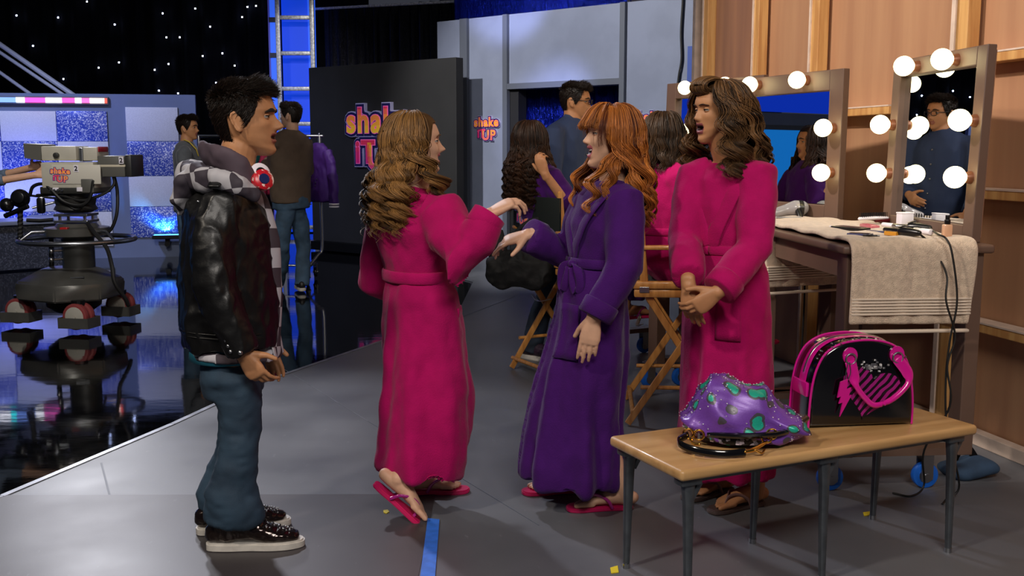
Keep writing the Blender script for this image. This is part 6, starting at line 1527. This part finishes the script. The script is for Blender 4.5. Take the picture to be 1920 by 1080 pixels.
# shoes
m_bronze = mat('bronze_patent', '#2c1e1a', .16, metal=.75, coat=.8, bump=.3, bscale=18, bdist=.006, stretch=(1, 1, 1)); m_sole = mat('white_rubber', '#c9c4bc', .5, var=.08, vscale=25)
def shoe(H, d, mu=None, ms=None, s=1., hi=.15, seq=True, per=None):
    per = per or P; d = V(d).normalized(); up = V((0, 0, 1)); l = d.cross(up); q = lambda a, b, c=0.: V(H) + (d * a + up * b + l * c) * s
    bm = B(); tube(bm, [q(-.028, .062), q(.01, .066), q(.06, .075), (q(.115, .068)), q(.165, .052), q(.215, .044), q(.25, .040)], [(.034 * s, .040 * s), (.042 * s, .044 * s), (.044 * s, .052 * s), (.046 * s, .046 * s), (.050 * s, .034 * s), (.048 * s, .026 * s), (.036 * s, .020 * s)], n=20, ref=l)
    tube(bm, [q(.02, .07), q(.018, hi)], [.048 * s, .052 * s], n=18); me = remesh(bm, .006, 2); wrinkle(me, .004, (22, 22, 30), 3.); o = per.add('shoe', me, mu or m_bronze)
    sp = spline([V((a, b, 0)) for a, b in [(-.058, 0), (-.045, .032), (.02, .045), (.10, .046), (.17, .054), (.235, .048), (.278, .026), (.288, 0), (.278, -.026), (.235, -.048), (.17, -.054), (.10, -.046), (.02, -.045), (-.045, -.032), (-.058, 0)]], 3)[:-1]
    bm = B(); prism(bm, [(p.x * s, p.y * s) for p in sp], .0, .032 * s, M=basis(V(H), d, l, up)); bmesh.ops.recalc_face_normals(bm, faces=bm.faces[:]); bmesh.ops.bevel(bm, geom=[e for e in bm.edges if any(len(f.verts) > 4 for f in e.link_faces)], offset=.006, segments=2, affect='EDGES'); per.add('sole', bm, ms or m_sole, o, angle=50)
    if seq:
        bm = B(); rr = random.Random(2)
        for k in range(6):
            a = .075 + k * .024; z = interp(a, [.06, .115, .165, .215], [.128, .115, .088, .072]); tube(bm, spline([q(a, z - .012, -.032), q(a + .006, z + .004, 0), q(a, z - .012, .032)], 4), .0035 * s, 6)
        per.add('laces', bm, m_pl_b, o)
        bm = B()
        for k in range(60):
            a = rr.uniform(.07, .245); z = interp(a, [.06, .115, .165, .215, .25], [.130, .116, .088, .073, .062]); c = rr.uniform(-.03, .03); sphere(bm, q(a, z - 9 * c * c + .001, c), .0034, 6)
        per.add('studs', bm, m_steel, o)
    return o
shoe(hN, dN); shoe(hF, dF)
# hoodie torso (front placket and hem show), inner teal shirt edge
pts, rad = rings(Y, 0, [(442, 345, .07, .08), (446, 372, .07, .105), (450, 450, .075, .140), (451, 560, .08, .148), (448, 640, .10, .150), (446, 648, .185, .155), (445, 663, .192, .156)], P.F)
P.cloth('hoodie', [(pts, rad, 36)], m_check, .008, 3, wr=(.006, (9, 9, 5), 2.))
bm = B(); pts2, rad2 = rings(Y, 0, [(432, 640, .165, .135), (432, 668, .178, .140)], P.F); tube(bm, pts2, rad2, 36, ref=P.R, cap='flat'); P.add('undershirt', bm, mat('teal_shirt', '#1a7088', .7))
bm = B(); rr = []
for k in range(2):
    z0 = A(0, 395, Y).z; z1 = A(0, 665, Y).z; x = .012
    pl_ = [P.surf(V((pts[2].x, Y - .05 + .10 * k, lerp(z0, z1, t))), (1, 0, 0), .004) for t in np.linspace(0, 1, 16)]
    tube(bm, pl_, (.018, .004), 8, ref=(0, 1, 0))
P.add('placket', bm, mat('white_cotton', '#c2bfc6', .7))
# jacket
pts, rad = rings(Y, 0, [(430, 352, .10, .085), (428, 366, .165, .105), (428, 390, .20, .140), (429, 450, .205, .162), (431, 540, .205, .174), (432, 600, .205, .176), (435, 630, .20, .170), (436, 645, .195, .165)], P.F)
P.cloth('jacket', [(pts, rad, 40), ([V(sR) + V((.0, .06, .02)), sR, lerp(V(sR), V(eR), .45) + V((-.01, -.01, 0)), eR, lerp(V(eR), V(wR), .4), lerp(V(eR), V(wR), .8), lerp(V(eR), V(wR), .98)], [.070, .076, .074, .072, .064, .055, .050], 26), ([V(sL) + V((0, -.06, .02)), sL, lerp(V(sL), V(eL), .5), eL, lerp(V(eL), V(wL), .95)], [.075, .088, .082, .075, .055], 24)], m_leather, .007, 3,
        wr=(.014, (6, 6, 4), 8.), wr2=(.008, (13, 13, 8), 1.), ridge=True)
axj = (pts[4].x, Y)
# cut front open: dark jacket edge strips, seams, zip, snaps
bm = B(); z1 = A(0, 610, Y).z; tube(bm, [P.surf(V((*axj, z1 - .012 * math.cos(a))), P.F * math.cos(a) + P.R * math.sin(a), .002) for a in np.linspace(.7, 5.6, 40)], (.003, .003), 6); tube(bm, [P.surf(V((*axj, z1 - .014 - .012 * math.cos(a))), P.F * math.cos(a) + P.R * math.sin(a), .002) for a in np.linspace(.7, 5.6, 40)], (.003, .003), 6); P.add('hem_seam', bm, m_leather, P.last)
jk = P.last
c = lerp(V(eR), V(wR), .9); bm = B(); 
for t, a in ((.93, 0), (.85, 0), (.77, 0)): sphere(bm, lerp(V(eR), V(wR), t) + V((-.02, -.056, 0)), .007, 8)
sphere(bm, lerp(V(eR), V(wR), .93) + V((.012, -.056, -.004)), .009, 10); P.add('cuff_snap', bm, m_steel, jk)
bm = B(); tube(bm, [P.surf(V((pts[5].x, Y, A(0, 640, Y).z)), (.55, -.83, 0), .004) + V((0, 0, dz)) for dz in (.0, .012)], .008, 8); P.add('hem_snap', bm, m_steel, jk)
bm = B(); s0 = V(sR) + V((0, -.03, .085)); tube(bm, [s0 + V((-.035, .10, .012)), s0 + V((0, .03, .02)), s0 + V((.0, -.03, -.01))], [(.022, .006)] * 3, 10, ref=(1, 0, 0)); P.add('epaulette', bm, m_leather, jk)
for k, (px, py) in enumerate(((386, 318), (398, 322), (372, 352), (384, 345))):
    bm = B(); h = P.bvh.ray_cast(V((0, 0, HC)), (A(px, py + 26, Y) - V((0, 0, HC))).normalized())
    if h[0] is not None: sphere(bm, h[0] + V((0, -.002, 0)), .006, 8); P.add('stud', bm, m_steel, jk)
    else: bm.free()
# hood
hb = [([A(484, 366, 3.49), A(452, 346, 3.455), A(410, 338, 3.46), A(374, 336, 3.53), A(356, 336, 3.62), A(374, 336, 3.71), A(410, 338, 3.78), A(452, 346, 3.785), A(484, 366, 3.75)], [(.022, .018), (.036, .026), (.046, .034), (.056, .040), (.060, .042), (.056, .040), (.046, .034), (.036, .026), (.022, .018)], 18, V((-.3, 0, 1))),
      ([A(384, 316, Y), A(362, 340, Y), A(349, 376, Y), A(346, 408, Y)], [(.10, .035), (.125, .042), (.12, .042), (.06, .025)], 24)]
P.cloth('hood', hb, m_hood, .006, 3, wr=(.020, (6, 6, 6), 3.), wr2=(.010, (14, 14, 12), 1.))
bm = B(); lp = spline([A(490, 356, 3.535), A(466, 334, 3.50), A(434, 312, 3.485), A(404, 297, 3.53), A(390, 292, 3.62), A(404, 297, 3.71), A(434, 312, 3.755), A(466, 334, 3.74), A(490, 356, 3.70)], 6)
tube(bm, lp, splr([(.020, .012), (.034, .016), (.050, .018), (.058, .020), (.060, .02), (.058, .020), (.050, .018), (.034, .016), (.020, .012)], 6), 14, ref=(-.45, 0, 1)); me = remesh(bm, .006, 3); wrinkle(me, .014, (8, 8, 8), 6., ridge=False); P.add('hood_lining', me, m_hoodin)
# headphones round the neck
t = thing('headphones', 'white and red patterned headphones around the neck of the boy', 'headphones', A(486, 330, 3.56))
o_ = V(t.location); m_redpat = mat('red_speckle', '#c01828', .3, col2='#f0d8d0', vscale=60, vlo=.55, vhi=.6)
for (px, py, Y_, m_) in ((486, 326, 3.60, m_pl_w), (492, 338, 3.50, m_redpat)):
    c = A(px, py, Y_) - o_; ax_ = V((.45, -.6, .25)).normalized(); bm = B(); tube(bm, [c - ax_ * .018, c - ax_ * .010, c + ax_ * .012, c + ax_ * .018], [.026, .036, .036, .028], 24, cap='flat'); e = obj('ear_cup', bm, m_, t, smooth=True)
    bm = B(); tube(bm, [c + ax_ * .016, c + ax_ * .021], [.020, .017], 20, cap='flat'); obj('cup_centre', bm, m_pl_b if m_ is m_pl_w else m_pl_blue, e, smooth=True)
bm = B(); tube(bm, spline([A(486, 326, 3.60) - o_, A(455, 336, 3.50) - o_, A(425, 325, 3.55) - o_, A(420, 322, 3.66) - o_, A(455, 332, 3.74) - o_, A(485, 330, 3.70) - o_], 6), (.010, .004), 8, ref=(0, 0, 1)); obj('headband', bm, m_pl_w, t, smooth=True)
# ----------------------------------------------------------------- background people
m_navy_sh = mat('navy_shirt', '#28395c', .8, bump=.15, bscale=200); m_jean_d = mat('dark_denim', '#1e2a3a', .8, var=.2, vscale=9); m_jean_m = mat('mid_denim', '#3a5268', .8, var=.2, vscale=9)
m_brownsh = mat('brown_cotton', '#5c4c3e', .85, var=.08, vscale=9); m_greysw = mat('grey_sweater', '#565a60', .9, var=.06, vscale=20, sheen=.3); m_bluesh = mat('grey_blue_shirt', '#5a6a80', .85)
h_dark = hair_mat('hair_dark', '#0e0907', '#33241a')
def standing(lab, Y, F, hp, hF, nb, tor, sh, el, wr_, hips, knees, heels, skin, shirt, jeans, shoem, hair=True, sc=1.0, hands=True, vox=.007, jean_top=None, pitch=0., seed=1, sl=1.0, shirt_nm='shirt', hL=.028):
    base = (G(*heels[0]) + G(*heels[1])) / 2; P = Person(lab, base, F, skin); P.head(A(*hp, Y), hF, sc, pitch=pitch)
    k = Y / F_; S_ = [A(*q) for q in sh]; E_ = [A(*q) for q in el]; W_ = [A(*q) for q in wr_]; H_ = [A(*q) for q in hips]; K_ = [A(*q) for q in knees]; G_ = [G(*q) for q in heels]
    pts = [A(a, b, Y) for a, b, u, v in tor]; rad = [(u, v) for a, b, u, v in tor]
    d = [P.F + P.R * .15, P.F - P.R * .15]
    P.body([([P.M @ V((0, -.015, -.07)), A(*nb, Y)], [.056 * sc, .062]), (pts, [(u * .72, v * .72) for u, v in rad], 24)] + [([S_[i], E_[i], W_[i]], [.045, .038, .028]) for i in (0, 1)] + [([H_[i], K_[i], Z(G_[i], .08)], [.05, .045, .04]) for i in (0, 1)],
           hands=[dict(W=W_[i], d=(W_[i] - E_[i]), nrm=(-P.R if i == 0 else P.R) + V((0, 0, -.4)), side=-1 if i == 0 else 1, curl=.45, s=1.05) for i in (0, 1)] if hands else [],
           feet=[dict(H=Z(G_[i], .025), d=d[i], toes=False) for i in (0, 1)], vox=vox)
    P.face('#1a110b')
    P.cloth(shirt_nm, [(pts, rad, 32)] + [([S_[i] * .75 + pts[1] * .25, S_[i], lerp(S_[i], E_[i], .5), E_[i], lerp(E_[i], W_[i], .9 * sl)], [.065, .075, .066, .060, .050], 20) for i in (0, 1)], shirt, .010, 4, wr=(.012, (7, 7, 5), seed * 1.7))
    if jeans: 
        jt = jean_top or (A(tor[-1][0], tor[-1][1] - 6, Y), tor[-1][2] * .92, tor[-1][3] * .95)
        P_ = P.cloth; bv = P.bvh
        P.cloth('jeans', [([Z(jt[0], .05), jt[0], lerp(jt[0], (H_[0] + H_[1]) / 2, .9)], [(jt[1], jt[2])] * 3, 28)] + [([H_[i] * .5 + Z(jt[0], -.06) * .5, lerp(H_[i], K_[i], .4), K_[i], lerp(K_[i], G_[i], .5), Z(G_[i], .05) + d[i] * .02], [.095, .088, .072, .072, .078], 22) for i in (0, 1)], jeans, .010, 4, wr=(.010, (7, 7, 9), seed))
        P.bvh = bv
    for i in (0, 1): shoe(G_[i], d[i], shoem, m_sole, 1.0, .10, False, P)
    if hair: short_hair(P, 'hair', h_dark, n=2600, L=hL, seed=seed, comb=(0, .6, .3), r=.0019, quiff=.4, side_len=.7, grow=1.05)
    return P
F_ = F
# man with glasses
P = standing('man with glasses in a navy shirt standing behind the seated person in purple', 7.0, (.8, -.45), (1079, 190), (.92, -.30), (1074, 224), [(1074, 222, .07, .06), (1070, 238, .17, .10), (1068, 262, .215, .125), (1067, 320, .20, .13), (1066, 400, .175, .125), (1066, 470, .18, .13)],
    [(1040, 252, 6.82), (1100, 250, 7.18)], [(1036, 335, 6.72), (1112, 330, 7.2)], [(1076, 385, 6.62), (1128, 352, 6.98)], [(1052, 480, 6.9), (1085, 480, 7.1)], [(1020, 575, 6.85), (1092, 580, 7.15)], [(990, 672), (1098, 655)], m_skin_d, m_navy_sh, m_jean_d, mat('plum_sneaker', '#2e1c30', .6), pitch=-.10, seed=5, sc=1.02)
M = P.M; bm = B()
for s in (-1, 1):
    pts = [M @ V((s * .031 + .021 * math.copysign(abs(math.cos(a)) ** .7, math.cos(a)), .108 - 3.0 * (s * .031 + .02 * math.cos(a)) ** 2, .002 + .0155 * math.copysign(abs(math.sin(a)) ** .7, math.sin(a)))) for a in [2 * PI * k / 24 for k in range(25)]]; tube(bm, pts, .0026, 6)
    tube(bm, [M @ V((s * .052, .099, .006)), M @ V((s * .077, .05, .008)), M @ V((s * .080, -.01, .006))], .0024, 6)
tube(bm, [M @ V((-.011, .107, .006)), M @ V((.011, .107, .006))], .0024, 6); P.add('glasses', bm, m_pl_b)
bm = B(); ax0 = A(1067, 320, 7.0)
for py in (262, 290, 318, 346, 374): sphere(bm, P.surf(V((ax0.x, 7.0, A(0, py, 7.0).z)), P.F, .002), .008, 8)
P.add('button', bm, m_steel); 
for s in (-1, 1):
    bm = B(); p0 = A(1074, 226, 7.0); tube(bm, [p0 - P.F * .03 + P.R * s * .065 + V((0, 0, .02)), p0 + P.R * s * .075 + V((0, 0, .012)), p0 + P.F * .07 + P.R * s * .045 + V((0, 0, -.035))], [(.022, .006), (.026, .006), (.018, .005)], 10, ref=(0, 0, 1)); P.add('collar', bm, m_navy_sh)
# man in brown shirt, back turned
P = standing('man in a brown shirt and jeans seen from behind beside the garment rack', 10.27, (-.45, .9), (545, 217), (-.95, .28), (548, 246), [(548, 243, .07, .065), (548, 252, .16, .10), (546, 268, .22, .135), (544, 310, .215, .14), (545, 350, .205, .14), (545, 380, .20, .145)],
    [(572, 268, 10.4), (518, 268, 10.15)], [(580, 320, 10.5), (508, 322, 10.3)], [(560, 312, 10.75), (499, 306, 10.55)], [(560, 392, 10.35), (532, 392, 10.2)], [(569, 465, 10.38), (530, 465, 10.2)], [(566, 545), (522, 540)], m_skin, m_brownsh, m_jean_m, mat('dark_shoe', '#1c1a1a', .5), seed=8, sc=1.06)
# man in grey sweater
P = standing('man in a grey sweater with yellow lanyard standing behind the boy at left', 10.15, (1, -.05), (352, 240), (1, -.12), (350, 268), [(350, 264, .065, .06), (350, 272, .15, .085), (350, 286, .20, .11), (353, 330, .20, .125), (352, 370, .19, .125), (352, 395, .185, .125)],
    [(344, 288, 9.96), (352, 288, 10.35)], [(346, 340, 9.9), (352, 340, 10.4)], [(366, 372, 9.92), (372, 370, 10.3)], [(350, 400, 10.05), (352, 400, 10.25)], [(350, 470, 10.05), (354, 470, 10.25)], [(346, 548), (352, 543)], m_skin_d, m_greysw, m_jean_m, mat('dark_shoe2', '#1a1c22', .5), seed=11, sc=1.02, shirt_nm='sweater')
bm = B(); tube(bm, [A(345, 262, 10.07), A(355, 266, 10.03), A(368, 280, 10.06), A(372, 292, 10.1)], .006, 6); P.add('lanyard', bm, mat('yellow_ribbon', '#c8b040', .6))
# camera operator at the left edge
P = standing('camera operator cropped by the left edge, bare forearms on the studio camera', 8.45, (1, .05), (-78, 190), (1, 0), (-80, 225), [(-80, 220, .07, .06), (-80, 232, .16, .09), (-80, 250, .21, .12), (-78, 320, .20, .13), (-78, 400, .19, .13), (-78, 440, .19, .13)],
    [(-78, 260, 8.25), (-70, 260, 8.65)], [(-38, 345, 8.12), (-20, 335, 8.5)], [(66, 328, 8.20), (60, 314, 8.36)], [(-80, 445, 8.35), (-76, 445, 8.55)], [(-76, 530, 8.35), (-70, 530, 8.55)], [(-95, 606), (-80, 590)], m_skin, m_bluesh, m_jean_d, mat('dark_shoe3', '#18181a', .5), seed=14, sl=.50)
# ---------------------------------------------------------------- seated people
def seated(lab, Y, F, hp, hF, nb, tor, sh, el, wr_, seat, skin, robe, feet_at, hd, sl=.9, seed=1):
    P = Person(lab, (seat[0], seat[1]), F, skin); P.head(A(*hp, Y), hF, 1.0, fem=1.)
    S_ = [A(*q) for q in sh]; E_ = [A(*q) for q in el]; W_ = [A(*q) for q in wr_]; pts = [A(a, b, Y) for a, b, u, v in tor]; rad = [(u, v) for a, b, u, v in tor]
    st = V(seat); H_ = [st + P.R * .10, st - P.R * .10]; K_ = [h + P.F * .42 + V((0, 0, -.02)) for h in H_]; ft = [V((k.x, k.y, 0)) + V((0, 0, feet_at)) - P.F * .03 for k in K_]
    P.body([([P.M @ V((0, -.015, -.07)), A(*nb, Y)], [.052, .056]), (pts, [(u * .75, v * .75) for u, v in rad], 24)] + [([S_[i], E_[i], W_[i]], [.040, .034, .025]) for i in (0, 1)] + [([H_[i], K_[i], Z(ft[i], .08)], [.085, .058, .037]) for i in (0, 1)],
           hands=[dict(W=W_[i], d=hd[i][0], nrm=hd[i][1], side=-1 if i == 0 else 1, curl=.6) for i in (0, 1)], feet=[dict(H=Z(ft[i], .018), d=P.F, side=1 if i == 0 else -1) for i in (0, 1)], vox=.006)
    P.face('#1a110b')
    for i in (0, 1): flipflop(P, Z(ft[i], .018), P.F, (0, 0, 1), 1 if i == 0 else -1, m_ffp, m_ffs)
    lap = [([st + V((0, 0, .0)) - P.F * .06, st + P.F * .12, st + P.F * .32, st + P.F * .44, st + P.F * .47 + V((0, 0, -.12)), st + P.F * .45 + V((0, 0, -.34))], [(.19, .10), (.20, .11), (.19, .105), (.18, .09), (.185, .085), (.19, .09)], 30, P.R)]
    P.cloth('robe', [(pts + [st - P.F * .02], rad + [(.20, .15)], 32)] + lap + [([S_[i] * .75 + pts[1] * .25, S_[i], lerp(S_[i], E_[i], .5), E_[i], lerp(E_[i], W_[i], sl[i])], [.065, .080, .074, .070, .062], 20) for i in (0, 1)], robe, .010, 5, wr=(.012, (8, 8, 6), seed))
    return P
s_ = V((.33, 6.42, .80))
P = seated('person in a purple robe with long dark curls seated in the left director chair', 6.42, (.88, .47), (996, 262), (.82, .57), (1002, 303), [(1001, 302, .06, .055), (1003, 314, .13, .085), (1006, 330, .175, .115), (1012, 390, .165, .12), (1020, 440, .15, .11)],
    [(1032, 334, 6.30), (982, 334, 6.55)], [(1072, 395, 6.22), (1000, 430, 6.72)], [(1022, 326, 6.18), (1060, 420, 6.75)], s_, m_skin_d, m_purprobe, .33, [((-.35, 0, .9), (.5, .8, 0)), ((.8, .3, 0), (0, 0, -1))], sl=(.35, .9), seed=2.)
b_ = belt(P, (A(1018, 0, 6.42).x, 6.42), A(0, 438, 6.42).z, m_purprobe, .02)
long_hair(P, 'hair', hair_mat('hair_dark_curl', '#120b07', '#4a3020'), L=.40, n_cl=100, n_st=20, vol=.024, wave=.013, wl=.055, seed=21, side=(.13, .12), lowr=.155, front=.1, r=.0021, az_rng=(55, 305))
s_ = V((.92, 5.42, .80))
P = seated('person in a hot pink robe with shoulder-length brown hair seated in the right director chair', 5.42, (.80, .60), (1245, 252), (.55, .83), (1243, 302), [(1243, 300, .06, .055), (1243, 312, .13, .085), (1242, 330, .18, .115), (1240, 385, .17, .12), (1240, 432, .145, .105), (1240, 470, .175, .13)],
    [(1272, 332, 5.30), (1212, 332, 5.58)], [(1300, 395, 5.28), (1225, 440, 5.75)], [(1290, 312, 5.42), (1275, 440, 5.85)], s_, m_skin, m_pinkrobe, .33, [((-.3, .2, .9), (-.6, .7, 0)), ((.8, .3, 0), (0, 0, -1))], sl=(.45, .9), seed=6.)
b_ = belt(P, (A(1240, 0, 5.42).x, 5.42), A(0, 432, 5.42).z, m_pinkrobe, .02)
long_hair(P, 'hair', hair_mat('hair_mid_brown', '#160e09', '#58402a'), L=.175, n_cl=90, n_st=20, vol=.030, wave=.010, wl=.09, seed=23, side=(.105, .11), lowr=.13, front=.2, r=.0021, az_rng=(50, 310))
